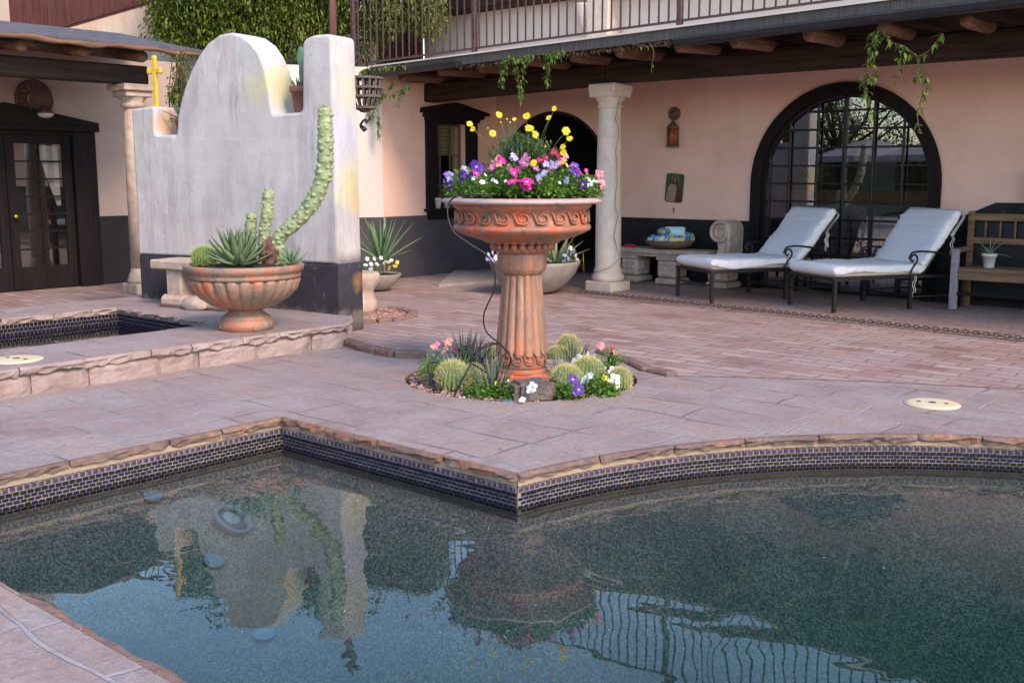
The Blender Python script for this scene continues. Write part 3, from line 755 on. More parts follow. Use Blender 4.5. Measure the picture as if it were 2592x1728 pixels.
for a, b in (((x0, y0), (x0, y1)), ((x0, y1), (x1, y1)), ((x1, y1), (x1, y0)), ((x1, y0), (x0, y0))): m.quad((*a, LZ - .28), (*b, LZ - .28), (*b, -.75), (*a, -.75))
tag(m.build('spa_basin', 'spa_pebble'), kind='structure')
m = MB(); m.poly(spa, SPW); tag(m.build('spa_water', 'water'), kind='structure')

def lid(p, rr, label):
    t = thing('skimmer_lid', label, 'skimmer lid', p, 'round cream lids in the paving')
    m = MB(); m.lathe(p, [(rr + .012, .0), (rr + .012, .005), (rr + .006, .006), (rr + .002, .004), (rr, .009), (rr - .012, .011), (rr * .6, .012), (.001, .013)], 48, 0, True, None, True); m.build('cover', 'lid_plastic', t)
    for a in (0.3, 0.3 + PI):
        q = p + Vector((math.cos(a) * rr * .52, math.sin(a) * rr * .52, .0142)); m = MB(); m.lathe(q, [(.014, 0), (.014, .0008), (.001, .0012)], 12, 0, False, None, True); m.build('finger_hole', 'lid_hole', t)
    m = MB(); m.lathe(p + Vector((0, 0, .0142)), [(.024, 0), (.022, .001), (.016, .001), (.001, .0006)], 16, 0, True, None, True); m.build('centre_mark', 'old_metal', t)
lid(G(2360, 1023), .158, 'round cream skimmer lid in the flagstones right of the flower bed')
lid(G(42, 911, LZ), .16, 'round cream skimmer lid on the raised spa terrace at far left')

# rusty chain laid along the porch edge
m = MB(); A = cl + Vector((-.35, .16, .02)); B = cr + (cr - cl) * .12 + Vector((0, 0, .02)); L = (B - A).length; d = (B - A).normalized(); q = Vector((-d.y, d.x, 0)); n = int(L / .046)
for k in range(n):
    c = A + d * (k * L / n) + Vector((0, 0, .012 + .004 * (k % 2))); ring = []
    tilt = Vector((0, 0, 1)) if k % 2 else Vector((0, 0, .45))
    s2 = (q * (1 if k % 2 == 0 else .55) + tilt * (.0 if k % 2 == 0 else .7)).normalized()
    for j in range(9):
        a = 2 * PI * j / 8; ring.append(c + d * math.cos(a) * .032 + s2 * math.sin(a) * .017)
    m.tube(ring, .0065, 5, 0, False)
tag(m.build('chain', 'chain_rust'), 'long rusty chain lying straight across the bricks along the porch edge', 'chain')

# ================================================================ MAIN BUILDING
def wall_fn_w(w): return lambda a, b: (a, w, b)
def wall_fn_s(s): return lambda a, b: (s, a, b)
def arch_pts(c, r, zc, zb, n=28):
    return [(c - r, zb)] + [(c - r * math.cos(PI * k / n), zc + r * math.sin(PI * k / n)) for k in range(n + 1)] + [(c + r, zb)]
WW = 12.3
bld = thing('hacienda', 'pink plastered house with a timber porch, arched openings and a roof terrace above', 'house', (-6, 12.3, 0))
WAc, WAr, WAz = -5.48, 1.175, 1.33
DAc, DAr, DAz = -9.9, 1.03, 1.31
m = MB()
outer = [(-11.0, 0), (DAc - DAr, 0)] + arch_pts(DAc, DAr, DAz, 0)[1:-1] + [(DAc + DAr, 0), (WAc - WAr, 0)] + arch_pts(WAc, WAr, WAz, 0)[1:-1] + [(WAc + WAr, 0), (4.0, 0), (4.0, 2.86), (-11.0, 2.86)]
m.poly(outer, 0, (), 0, wall_fn_w(WW)); m.f = [tuple(reversed(f)) for f in m.f]
# reveals
for c, r, zc in ((DAc, DAr, DAz), (WAc, WAr, WAz)):
    ar = arch_pts(c, r, zc, 0)
    for (a, b), (a2, b2) in zip(ar, ar[1:]): m.quad((a, WW, b), (a2, WW, b2), (a2, WW + .28, b2), (a, WW + .28, b))
m.build('porch_wall', 'pink_plaster', bld)
# window wall (faces +X) with the window opening, then its angled return at the left
wy0, wy1, wz0, wz1 = 10.98, 11.62, 0.92, 2.17
m = MB(); m.poly([(9.97, 0), (12.3, 0), (12.3, 2.86), (9.97, 2.86)], 0, [[(wy0, wz0), (wy1, wz0), (wy1, wz1), (wy0, wz1)]], 0, wall_fn_s(-11.0))
for a, b in (((wy0, wz0), (wy1, wz0)), ((wy1, wz0), (wy1, wz1)), ((wy1, wz1), (wy0, wz1)), ((wy0, wz1), (wy0, wz0))): m.quad((-11, *a), (-11, *b), (-11.18, *b), (-11.18, *a))
m.build('window_wall', 'pink_plaster', bld)
m = MB(); m.quad((-11.0, 9.97, 0), (-11.0, 9.97, 2.86), (-11.75, 8.7, 2.86), (-11.75, 8.7, 0)); m.quad((-11.75, 8.7, 0), (-11.75, 8.7, 2.5), (-13.6, 8.7, 2.5), (-13.6, 8.7, 0)); m.build('return_wall', 'white_plaster', bld)
# painted dado
m = MB(); m.box((DAc + DAr + .004, WW - .012, 0.0), (WAc - WAr - .006, WW + .02, .855)); m.build('porch_dado', 'dark_dado', bld)
m = MB()
pr = [(-4.30, 0), (4.0, 0), (4.0, 1.15), (-3.70, 1.14), (-4.05, .98), (-4.30, .87)]
m.prism(pr, lambda a, b: (a, WW - .012, b), lambda a, b: (a, WW + .02, b)); m.build('porch_dado', 'dark_dado', bld)
m = MB(); m.box((-10.988, 9.98, 0), (-11.02, 12.28, .865)); m.prism([(0, 0), (1, 0), (1, .862), (0, .862)], lambda a, b: (-11.0 - .75 * a + .010, 9.97 - 1.27 * a - .006, b), lambda a, b: (-11.0 - .75 * a - .03, 9.97 - 1.27 * a + .02, b)); m.build('side_dado', 'blue_dado', bld)
# arched window
win = thing('arched_window', None, None, (WAc, WW, 0)); win.parent = bld; win.location = Vector((WAc, WW, 0)) - ORG[bld.name]
def arch_ring(m, c, zc, r0, r1, y0, y1, zb, n=36):
    O = arch_pts(c, r1, zc, zb, n); I = arch_pts(c, r0, zc, zb, n)
    for k in range(len(O) - 1):
        (a, b), (a2, b2) = O[k], O[k + 1]; (c1, d1), (c2, d2) = I[k], I[k + 1]
        m.quad((a, y0, b), (c1, y0, d1), (c2, y0, d2), (a2, y0, b2)); m.quad((c1, y0, d1), (c1, y1, d1), (c2, y1, d2), (c2, y0, d2)); m.quad((a, y0, b), (a2, y0, b2), (a2, y1, b2), (a, y1, b))
m = MB(); arch_ring(m, WAc, WAz, 1.045, 1.185, WW - .035, WW + .10, 0.0); m.build('frame', 'black_wood', win)
m = MB(); arch_ring(m, WAc, WAz, 1.015, 1.05, WW + .03, WW + .085, 0.0)
wr = 1.045
for s in (-6.19, -5.83, -5.13, -4.775, -6.45):
    h = WAz + math.sqrt(max(0, wr * wr - (s - WAc) ** 2)); hw = .011 if s > -6.3 else .008
    m.box((s - hw, WW + .04, 0.02), (s + hw, WW + .075, h), bev=.003)
m.box((WAc - .022, WW + .03, 0.02), (WAc + .022, WW + .08, WAz + wr), bev=.004)
for k in range(11):
    z = .03 + .2165 * k
    if z > WAz + wr - .03: continue
    hw = wr if z < WAz else math.sqrt(max(0, wr * wr - (z - WAz) ** 2))
    m.box((WAc - hw, WW + .043, z - .011), (WAc + hw, WW + .072, z + .011), bev=.003)
m.build('glazing_bars', 'iron', win)
for sgn in (-1, 1):
    ap = [p_ for p_ in arch_pts(WAc, wr, WAz, 0.02, 28) if (p_[0] - WAc) * sgn > .001] 
    ap = ([(WAc, 0.02)] + ap[::-1] + [(WAc, WAz + wr)]) if sgn > 0 else (ap + [(WAc, WAz + wr), (WAc, 0.02)])
    x_ = WAc if sgn > 0 else WAc - wr
    m = MB(); m.poly(ap, 0, (), 0, lambda a, b: (a, WW + .075 + (a - x_) * math.tan(R(5)), b)); m.build('pane', 'window_glass', win)
# room behind it
m = MB(); x0, x1, y0, y1 = -7.6, -3.4, WW + .285, WW + 3.4
m.quad((x0, y0, 0.005), (x1, y0, 0.005), (x1, y1, 0.005), (x0, y1, 0.005)); m.quad((x0, y0, 2.8), (x1, y0, 2.8), (x1, y1, 2.8), (x0, y1, 2.8))
m.quad((x0, y1, 0), (x1, y1, 0), (x1, y1, 2.8), (x0, y1, 2.8)); m.quad((x0, y0, 0), (x0, y1, 0), (x0, y1, 2.8), (x0, y0, 2.8)); m.quad((x1, y0, 0), (x1, y1, 0), (x1, y1, 2.8), (x1, y0, 2.8))
x0, x1, y1 = -10.99, -8.7, WW + 3.0
m.quad((x0, y0, 0.02), (x1, y0, 0.02), (x1, y1, 0.02), (x0, y1, 0.02)); m.quad((x0, y0, 2.7), (x1, y0, 2.7), (x1, y1, 2.7), (x0, y1, 2.7))
m.quad((x0, y1, 0), (x1, y1, 0), (x1, y1, 2.7), (x0, y1, 2.7)); m.quad((x0, y0, 0), (x0, y1, 0), (x0, y1, 2.7), (x0, y0, 2.7)); m.quad((x1, y0, 0), (x1, y1, 0), (x1, y1, 2.7), (x1, y0, 2.7))
x0, x1, y0, y1 = -12.6, -11.185, 10.3, 12.2
m.quad((x0, y0, 0), (x0, y1, 0), (x0, y1, 2.7), (x0, y0, 2.7)); m.quad((x0, y1, 0), (x1, y1, 0), (x1, y1, 2.7), (x0, y1, 2.7)); m.quad((x0, y0, 0), (x1, y0, 0), (x1, y0, 2.7), (x0, y0, 2.7)); m.quad((x0, y0, 2.7), (x1, y0, 2.7), (x1, y1, 2.7), (x0, y1, 2.7))
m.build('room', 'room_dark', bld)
m = MB(); arch_ring(m, DAc, DAz, DAr - .035, DAr + .006, WW - .006, WW + .26, 0.0); m.build('arched_doorway', 'dark_timber', bld)
# pedimented side window
sw_ = thing('side_window', None, None, (-11, 11.3, 1)); sw_.parent = bld; sw_.location = Vector((-11, 11.3, 1)) - ORG[bld.name]
X = -11.0
m = MB()
m.box((X - .01, 10.78, .93), (X + .055, 10.985, 2.26), bev=.006); m.box((X - .01, 11.615, .93), (X + .055, 11.83, 2.22), bev=.006)
m.box((X - .01, 10.98, 2.16), (X + .05, 11.62, 2.26), bev=.004); m.box((X + .0, 10.80, 2.03), (X + .075, 10.95, 2.06)); 
m.box((X - .01, 10.80, .80), (X + .04, 11.80, .925), bev=.004)
m.build('surround', 'black_wood', sw_)
m = MB(); ped = [(10.68, 2.30), (10.70, 2.37), (11.32, 2.46), (12.0, 2.33), (12.0, 2.29)]
m.prism(ped, lambda a, b: (X - .01, a, b), lambda a, b: (X + .14, a, b)); m.box((X - .01, 10.74, 2.24), (X + .11, 11.92, 2.302), bev=.005); m.box((X - .01, 10.77, 2.19), (X + .08, 11.86, 2.243), bev=.005); m.build('pediment', 'black_wood', sw_)
m = MB(); m.box((X - .01, 10.74, .915), (X + .13, 11.88, .955), bev=.006); m.build('sill', 'black_wood', sw_)
m = MB(); m.box((X - .13, 10.98, .955), (X - .10, 11.62, .985)); m.box((X - .13, 10.98, 2.13), (X - .10, 11.62, 2.16))
for y in (10.99, 11.61, 11.19, 11.40): m.box((X - .128, y - .010, .97), (X - .102, y + .010, 2.15))
for z in (1.28, 1.72): m.box((X - .127, 10.98, z - .012), (X - .103, 11.62, z + .012))
m.build('sash', 'old_metal', sw_)
m = MB(); m.quad((X - .116, 10.98, .96), (X - .116, 11.62, .96), (X - .116, 11.62, 2.15), (X - .116, 10.98, 2.15)); m.build('pane', 'window_glass', sw_)
m = MB()
for k in range(8): m.box((X - .17, 11.0, 2.10 - .055 * k), (X - .155, 11.6, 2.148 - .055 * k), 0, Matrix.Rotation(.25, 3, 'Y'), (X - .16, 11.3, 2.12 - .055 * k))
m.box((X - .175, 11.5, .96), (X - .16, 11.6, 2.1)); m.box((X - .175, 10.99, .96), (X - .16, 11.1, 1.62)); m.build('blind', 'blind', sw_)

# porch roof: beams, log rafters, fascia, gutter
m = MB(); m.box((-7.86, 10.76, 2.535), (-1.5, 10.98, 2.80), bev=.02); m.build('beam', 'dark_timber', bld)
m = MB(); M3 = Matrix.Rotation(-.022, 3, 'Y'); m.box((-11.32, 10.775, 2.525), (-7.865, 10.985, 2.77), 0, Matrix.Rotation(-.025, 3, 'Y'), (-7.86, 10.9, 2.53), .02); m.build('beam', 'dark_timber', bld)
for i, s in enumerate([-11.35, -10.71, -9.9, -9.31, -8.47, -7.84, -7.1, -6.34, -5.68, -4.89, -4.15, -3.4, -2.7]):
    m = MB(); r = .066 + rnd(-.006, .01); z = 2.795 + (.0 if s > -8 else .024 * (s + 8)); y0 = 10.02 + rnd(-.05, .1)
    pts = [(s + .012 * math.sin(y * 3 + i), y, z + .05 * (y - 10) / 2.3 + .006 * math.cos(y * 4 + i)) for y in (y0, y0 + .03, 10.4, 10.9, 11.5, 12.28)]
    m.tube(pts, [r * .8, r, r * .98, r, r, r * 1.02], 12); m.build('log_rafter', 'viga_wood', bld)
zl = lambda s: 2.925 + .02 * (s + 7) if s < -7 else 2.925 + .022 * (s + 7)
m = MB(); 
m.prism([(-11.5, 0), (3.5, 0), (3.5, 1), (-11.5, 1)], lambda a, b: (a, 9.93, zl(a) - .03 + b * .05), lambda a, b: (a, 12.29, zl(a) - .03 + b * .05)); m.build('roof_deck', 'dark_timber_y', bld)
m = MB(); m.prism([(-11.5, 0), (3.5, 0), (3.5, 1), (-11.5, 1)], lambda a, b: (a, 9.86, zl(a) - .095 + b * .105), lambda a, b: (a, 9.928, zl(a) - .095 + b * .105)); m.build('fascia', 'fascia_metal', bld)
m = MB(); m.prism([(-11.5, 0), (3.5, 0), (3.5, 1), (-11.5, 1)], lambda a, b: (a, 9.83, zl(a) + .012 + b * .02), lambda a, b: (a, 12.28, zl(a) + .03 + b * .02)); m.build('terrace_floor', 'white_plaster', bld)
def gutter(s0, s1, dz, name='gutter'):
    m = MB(); pr = [(9.855, -.02), (9.76, -.02), (9.745, -.005), (9.745, -.03), (9.76, -.075), (9.80, -.095), (9.855, -.095)]
    m.prism(pr, lambda a, b: (s0, a, zl(s0) + b + dz), lambda a, b: (s1, a, zl(s1) + b + dz)); return m.build(name, 'gutter_metal', bld)
gutter(-11.5, -9.42, -.03); gutter(-6.25, 3.4, -.085)
# railing
ral = thing('railing', None, None, (-7, 9.95, 3)); ral.parent = bld; ral.location = Vector((-7, 9.95, 3)) - ORG[bld.name]
def rb(s): return zl(s) + .085
def bar(m, s0, s1, dz, h, w): m.prism([(s0, 0), (s1, 0), (s1, 1), (s0, 1)], lambda a, b: (a, 9.95 - w, rb(a) + dz + b * h), lambda a, b: (a, 9.95 + w, rb(a) + dz + b * h))
m = MB(); bar(m, -11.55, 3.3, 0, .022, .018); m.build('bottom_rail', 'rusty_iron', ral)
m = MB(); bar(m, -11.55, 3.3, 1.0, .03, .025); m.build('top_rail', 'rusty_iron', ral)
posts = [-11.52, -9.26, -6.3, -3.3, -0.3, 2.6]
for s in posts:
    m = MB(); m.box((s - .028, 9.92, zl(s) - .01), (s + .028, 9.98, rb(s) + 1.02), bev=.004); m.build('post', 'rusty_iron', ral)
s = -11.42
nb = 0
while s < 0.9 and nb < 98:
    if min(abs(s - q) for q in posts) > .045:
        m = MB(); m.box((s - .008, 9.942, rb(s) + .015), (s + .008, 9.958, rb(s) + 1.005)); m.build('baluster', 'rusty_iron', ral); nb += 1
    s += .1245
# roof terrace wall, pillar, eave shade
m = MB(); m.box((-12.55, 12.31, 2.9), (3.4, 12.55, 3.86)); m.build('terrace_wall', 'white_plaster', bld)
m = MB(); m.box((-12.6, 12.0, 3.862), (3.4, 12.6, 4.12), bev=.02); m.build('wall_cap', 'dark_timber', bld)
m = MB(); m.box((-9.12, 12.02, 2.97), (-8.72, 12.30, 4.2), bev=.03); m.build('terrace_pillar', 'pale_stone', bld)
m = MB(); m.box((-13.6, 12.1, 2.9), (-12.56, 12.3, 3.95))
for k in range(8): m.box((-13.58 + k * .128, 12.06, 2.9), (-13.47 + k * .128, 12.1, 3.95), bev=.008)
m.build('shutter', 'shutter_wood', bld)
# column
cB = Vector((-7.86, 10.88, 0.017))
cx, cy = cB.x, cB.y
c_ = thing('porch_column', None, None, cB); c_.parent = bld; c_.location = cB - ORG[bld.name]
m = MB(); m.box((cx - .205, cy - .205, .0), (cx + .205, cy + .205, .125), bev=.012, jit=.004); m.build('plinth', 'pale_stone', c_)
m = MB(); m.lathe(cB, [(.195, .108), (.205, .14), (.205, .175), (.18, .205), (.172, .215), (.178, .235), (.165, .262), (.158, .29), (.160, .6), (.158, 1.2), (.150, 1.8), (.137, 2.20), (.135, 2.245)], 40); m.build('shaft', 'pale_stone', c_)
m = MB(); m.lathe(cB, [(.135, 2.22), (.155, 2.235), (.155, 2.26), (.140, 2.27), (.148, 2.30), (.175, 2.325), (.18, 2.345)], 40); m.box((cx - .185, cy - .185, 2.37), (cx + .185, cy + .185, 2.44), bev=.01, jit=.004); m.box((cx - .2, cy - .2, 2.43), (cx + .2, cy + .2, 2.533), bev=.02, jit=.006); m.lathe(cB, [(.15, 2.30), (.185, 2.365)], 40); m.build('capital', 'pale_stone', c_)
m = MB(); m.tube([onW(1618, 205, 10.66) if k == 0 else Vector((cx + .17 + .02 * math.sin(k * 1.7), cy - .08 - .02 * math.cos(k * 2.3), 2.5 - k * .13)) for k in range(1, 16)] + [Vector((cx + .27, cy - .12, .42)), Vector((cx + .15, cy - .2, .3)), Vector((cx - .12, cy - .2, .22))], .0045, 5)
tag(m.build('cable', 'grey_cable'), 'thin grey cable hanging down the stone porch column', 'cable')
# step slab under the arched doorway
sl = [G(u, v) for u, v in [(1110, 727), (1260, 716), (1300, 695), (1150, 690)]]
m = MB(); 
P4 = [(p.x, p.y) for p in sl]; m.prism(P4, lambda a, b: (a, b, 0.0), lambda a, b: (a, b, .04)); tag(m.build('doorway_slab', 'concrete_bowl'), kind='structure')
# sconce on the terrace pillar
p = onW(1478, 30, 12.1); t = thing('wall_sconce', 'small pale plaster sconce on the terrace pillar above the porch', 'sconce', p)
m = MB(); m.lathe(p, [(.02, -.22), (.05, -.16), (.06, -.08), (.10, 0), (.13, .08), (.135, .1), (.12, .1), (.09, .02)], 20); m.build('bowl', 'white_plaster', t)
m = MB(); m.box((p.x + .06, p.y - .04, p.z - .1), (p.x + .28, p.y + .04, p.z + .0), bev=.01); m.build('bracket', 'white_plaster', t)

# ================================================================ LEFT BUILDING
lb = thing('porch_house', 'shaded low house at left with a black door, timber porch beam and shingled roof', 'house', (-13.3, 6, 0))
LS = -13.3
m = MB(); dy0, dy1 = 5.05, 6.74
m.poly([(-4, 0), (dy0, 0), (dy0, 2.0), (dy1, 2.0), (dy1, 0), (8.3, 0), (8.3, 2.95), (-4, 2.95)], 0, (), 0, wall_fn_s(LS))
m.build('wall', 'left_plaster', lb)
m = MB(); m.box((LS - .02, dy1 + .31, 0), (LS + .012, 8.3, .90)); m.build('dado', 'dark_dado', lb)
m = MB(); m.box((LS - .02, -4, 0), (LS + .012, dy0 - .31, .90)); m.build('dado', 'dark_dado', lb)
m = MB()
m.box((LS - .05, dy1, 0), (LS + .07, dy1 + .30, 1.98), bev=.01); m.box((LS - .05, dy0 - .3, 0), (LS + .07, dy0, 1.98), bev=.01); m.box((LS - .04, dy0, 1.93), (LS + .05, dy1, 2.02))
m.box((LS - .04, dy0 - .36, 1.98), (LS + .13, dy1 + .33, 2.05), bev=.008)
m.prism([(dy0 - .36, 2.052), (dy1 + .33, 2.052), (dy1 + .33, 2.09), ((dy0 + dy1) / 2, 2.30), (dy0 - .36, 2.09)], lambda a, b: (LS - .03, a, b), lambda a, b: (LS + .12, a, b))
m.build('door_surround', 'black_wood', lb)
for i, (a, b) in enumerate(((dy0 + .01, (dy0 + dy1) / 2 - .005), ((dy0 + dy1) / 2 + .005, dy1 - .01))):
    dr = thing('door', None, None, (LS - .03, a, 0)); dr.parent = lb; dr.location = Vector((LS - .03, a, 0)) - ORG[lb.name]
    X = LS - .02
    m = MB(); st = .11
    m.box((X - .02, a, .02), (X + .025, a + st, 1.93), bev=.004); m.box((X - .02, b - st, .02), (X + .025, b, 1.93), bev=.004); m.box((X - .018, a + st, .02), (X + .023, b - st, .30)); m.box((X - .018, a + st, 1.82), (X + .023, b - st, 1.93))
    md = (a + b) / 2; m.box((X - .012, md - .012, .3), (X + .018, md + .012, 1.82))
    for k in range(1, 7): z = .3 + 1.52 * k / 7; m.box((X - .011, a + st, z - .01), (X + .017, b - st, z + .01))
    m.build('frame', 'black_wood', dr)
    m = MB(); m.quad((X - .002, a + st, .3), (X - .002, b - st, .3), (X - .002, b - st, 1.82), (X - .002, a + st, 1.82)); m.build('pane', 'window_glass', dr)
    if i == 1:
        m = MB(); m.lathe((X + .06, a + .055, .93), [(.012, -.035), (.012, 0), (.028, .005), (.03, .02), (.015, .035), (.001, .037)], 16, 0, True, None, False, rot_from_z((1, 0, 0))); m.build('knob', 'brass', dr)
        m = MB(); ys = [b - .12 - .3 * f for f in (0, .2, .4, .6, .8, 1)]; vs = []; fs = []
        for r_ in range(7):
            z = 1.8 - .75 * r_ / 6; w = 1 - .8 * (r_ / 6)
            for c, f in enumerate((0, .15, .3, .45, .6, .75, .9, 1)): vs.append((X - .06 + .02 * (c % 2), b - .13 - .3 * f * w, z))
        for r_ in range(6):
            for c in range(7): k = r_ * 8 + c; fs.append((k, k + 1, k + 9, k + 8))
        m.add(vs, fs, 0, True); m.build('curtain', 'curtain', dr)
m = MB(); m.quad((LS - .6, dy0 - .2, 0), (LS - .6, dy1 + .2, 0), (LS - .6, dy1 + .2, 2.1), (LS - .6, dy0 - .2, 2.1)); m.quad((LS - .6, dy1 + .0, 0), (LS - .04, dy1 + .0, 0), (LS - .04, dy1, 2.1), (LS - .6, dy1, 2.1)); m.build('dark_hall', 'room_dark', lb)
# beam, rafters, roof
m = MB(); m.box((-12.12, -4, 2.50), (-11.90, 7.06, 2.72), bev=.02); m.build('beam', 'dark_timber_y', lb)
for y in (6.83, 6.12, 5.42, 4.7, 4.0, 3.3, 2.5):
    m = MB(); m.tube([(-11.62, y, 2.80), (-11.65, y, 2.80), (-12.4, y + .01, 2.90), (-13.29, y, 3.02)], [.062, .072, .07, .07], 12); m.build('log_rafter', 'viga_wood', lb)
m = MB(); m.prism([(-11.45, 2.845), (-13.29, 3.20), (-13.29, 3.26), (-11.45, 2.905)], lambda a, b: (a, -4, b), lambda a, b: (a, 7.55 + 0.04 * (a + 12), b)); m.build('roof', 'shingle', lb)
m = MB(); m.tube([(-11.44, y, 2.862 + .012 * math.sin(y * 5) + .008 * math.sin(y * 13)) for y in [k * .12 - 1 for k in range(72)]], [.028 + .006 * math.sin(k * 1.3) for k in range(72)], 7); m.build('roof_edge', 'viga_wood', lb)
cB = Vector((-12.0, 6.88, 0.012)); cx, cy = cB.x, cB.y
c_ = thing('porch_column', None, None, cB); c_.parent = lb; c_.location = cB - ORG[lb.name]
m = MB(); m.box((cx - .17, cy - .17, 0), (cx + .17, cy + .17, .13), bev=.01); m.lathe(cB, [(.165, .12), (.17, .16), (.15, .19), (.15, .22), (.13, .25), (.12, .3)], 32); m.build('plinth', 'carved_stone', c_)
m = MB(); m.lathe(cB, [(.12, .29), (.122, 1.2), (.105, 2.22)], 32); m.build('shaft', 'carved_stone', c_)
m = MB(); m.lathe(cB, [(.105, 2.20), (.14, 2.23), (.14, 2.26), (.12, 2.28), (.16, 2.33), (.165, 2.36)], 32); m.box((cx - .17, cy - .17, 2.35), (cx + .17, cy + .17, 2.42), bev=.01); m.box((cx - .21, cy - .21, 2.418), (cx + .21, cy + .21, 2.498), bev=.012); m.build('capital', 'carved_stone', c_)
# upper storey of the left house
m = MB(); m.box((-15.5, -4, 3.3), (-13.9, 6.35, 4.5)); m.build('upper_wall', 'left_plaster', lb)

m = MB(); P1_, P2_ = onD(-500, 0, 19.5), onD(470, 0, 19.5); m.prism([(0, 3), (1, 3), (1, 5.6), (0, 5.9)], lambda a, b: (P1_.x + (P2_.x - P1_.x) * a, P1_.y + (P2_.y - P1_.y) * a, b), lambda a, b: (P1_.x + (P2_.x - P1_.x) * a - .2, P1_.y + (P2_.y - P1_.y) * a + .3, b)); m.build('sky_cover_wall', 'shutter_wood', lb)  # added dark mass, hides the bright sky above the left house
# back wall with stairs, railing and ivy
bw = thing('stair_wall', 'tall stuccoed wall with orange rust stains below a sloping dark railing', 'wall', tuple(onD(420, 110, 17.5)))
A = onD(150, 100, 17.2); B = onD(960, 100, 17.9); A.z = B.z = 0
e = (B - A).normalized(); nrm = Vector((-e.y, e.x, 0))
Lw = (B - A).length
m = MB(); m.prism([(0, 0), (Lw, 0), (Lw, 4.35), (2.3, 4.35), (.1, 3.68), (0, 3.6)], lambda a, b: A + e * a + Vector((0, 0, b)), lambda a, b: A + e * a + nrm * .25 + Vector((0, 0, b))); m.build('plaster', 'rust_plaster', bw)
m = MB(); m.prism([(0, 3.66), (.1, 3.72), (2.3, 4.38), (2.3, 4.45), (0, 3.73)], lambda a, b: A + e * a - nrm * .03 + Vector((0, 0, b)), lambda a, b: A + e * a + nrm * .05 + Vector((0, 0, b)))
k = 0
while k < 17:
    a = .08 + k * .13; z = 3.7 + .30 * a; m.prism([(a, z), (a + .02, z), (a + .02, z + .95), (a, z + .95)], lambda x, b: A + e * x + Vector((0, 0, b)), lambda x, b: A + e * x + nrm * .02 + Vector((0, 0, b))); k += 1
m.prism([(0, 4.62), (2.3, 5.35), (2.3, 5.40), (0, 4.67)], lambda a, b: A + e * a - nrm * .01 + Vector((0, 0, b)), lambda a, b: A + e * a + nrm * .03 + Vector((0, 0, b)))
m.build('railing', 'shutter_wood', bw)

# ================================================================ FREE-STANDING PARAPET WALL
pw = thing('garden_wall', 'whitewashed mission-style wall with a rounded top between two square towers and a black base', 'wall', tuple(pl(1.3, .17, 0)))
def rc(pts, r=.03, n=4):
    """round the corners of an outline"""
    out = []; N_ = len(pts)
    for i in range(N_):
        P0, P1, P2 = Vector(pts[i - 1][:2]), Vector(pts[i][:2]), Vector(pts[(i + 1) % N_][:2])
        rr = pts[i][2] if len(pts[i]) > 2 else r
        a = (P0 - P1); b = (P2 - P1); k = min(rr, a.length * .45, b.length * .45)
        if k < .002: out.append(tuple(P1)); continue
        a.normalize(); b.normalize(); A_ = P1 + a * k; B_ = P1 + b * k
        for j in range(n + 1):
            t = j / n; q = A_ * (1 - t) ** 2 + P1 * 2 * t * (1 - t) + B_ * t * t; out.append((q.x, q.y))
    return out
top = [(0.0, 2.09, .03), (.33, 2.11, .05), (.32, 1.83, .05), (.60, 1.825, .02), (.625, 2.0, .0), (.67, 2.13, .0), (.74, 2.28, .0), (.83, 2.43, 0), (.94, 2.56, 0), (1.07, 2.67, 0), (1.22, 2.735, 0), (1.36, 2.745, 0), (1.49, 2.715, 0), (1.61, 2.64, 0), (1.70, 2.53, 0), (1.765, 2.39, 0), (1.80, 2.22, 0), (1.815, 2.06, 0), (1.83, 1.99, .03), (2.17, 2.0, .05), (2.19, 2.62, .05), (2.30, 2.665, .04), (PLEN - .02, 2.665, .06)]
prof = [(0, .64, .0)] + [(a, b, r) for a, b, r in top] + [(PLEN, .64, .0)]
# left edge leans a hair
ol = rc(prof)
def wallmesh(m, outl, th, bev, mi=0):
    """slab with rounded front and back edges; a densely cut outline swept through th"""
    dn = []
    for i in range(len(outl)):
        A_ = Vector(outl[i]); B_ = Vector(outl[(i + 1) % len(outl)]); n = max(1, int((B_ - A_).length / .12))
        for k in range(n): dn.append(A_ + (B_ - A_) * (k / n))
    n = len(dn); nor = []
    for i in range(n):
        t = (dn[(i + 1) % n] - dn[i - 1]).normalized(); nor.append(Vector((-t.y, t.x)))
    area = sum(dn[i].x * dn[(i + 1) % n].y - dn[(i + 1) % n].x * dn[i].y for i in range(n))
    sg = 1 if area > 0 else -1
    rings = []
    for d_, ins in ((0, bev), (bev * .12, bev * .55), (bev * .45, bev * .15), (bev, 0), (th - bev, 0), (th - bev * .45, bev * .15), (th - bev * .12, bev * .55), (th, bev)):
        rings.append([pl(*(dn[i] + nor[i] * ins * sg).to_tuple()[:1], d_ + .006 * nz(dn[i].x * 2, dn[i].y * 2, 1), (dn[i] + nor[i] * ins * sg).y) for i in range(n)])
    vs = [p for r_ in rings for p in r_]; fs = []
    for k in range(len(rings) - 1):
        for i in range(n): fs.append((k * n + i, k * n + (i + 1) % n, (k + 1) * n + (i + 1) % n, (k + 1) * n + i))
    m.add(vs, fs, mi, True)
    loops = [[Vector((p.x, p.y, 0)) for p in dn]]; tr = tessellate_polygon(loops)
    m.add(rings[0], tr, mi); m.add(rings[-1], [tuple(reversed(t)) for t in tr], mi)
m = MB(); wallmesh(m, ol, .35, .03); m.build('plaster', 'panel_plaster', pw)
m = MB(); wallmesh(m, [(.008, -.02), (.008, .70), (PLEN - .0, .70), (PLEN - .0, -.02)][::-1], .352, .02)
# the dado stops just below the plaster
m = MB(); wallmesh(m, [(.0, -.02), (.0, .637), (PLEN + .004, .637), (PLEN + .004, -.02)][::-1], .36, .022); m.build('dado', 'panel_dado', pw)
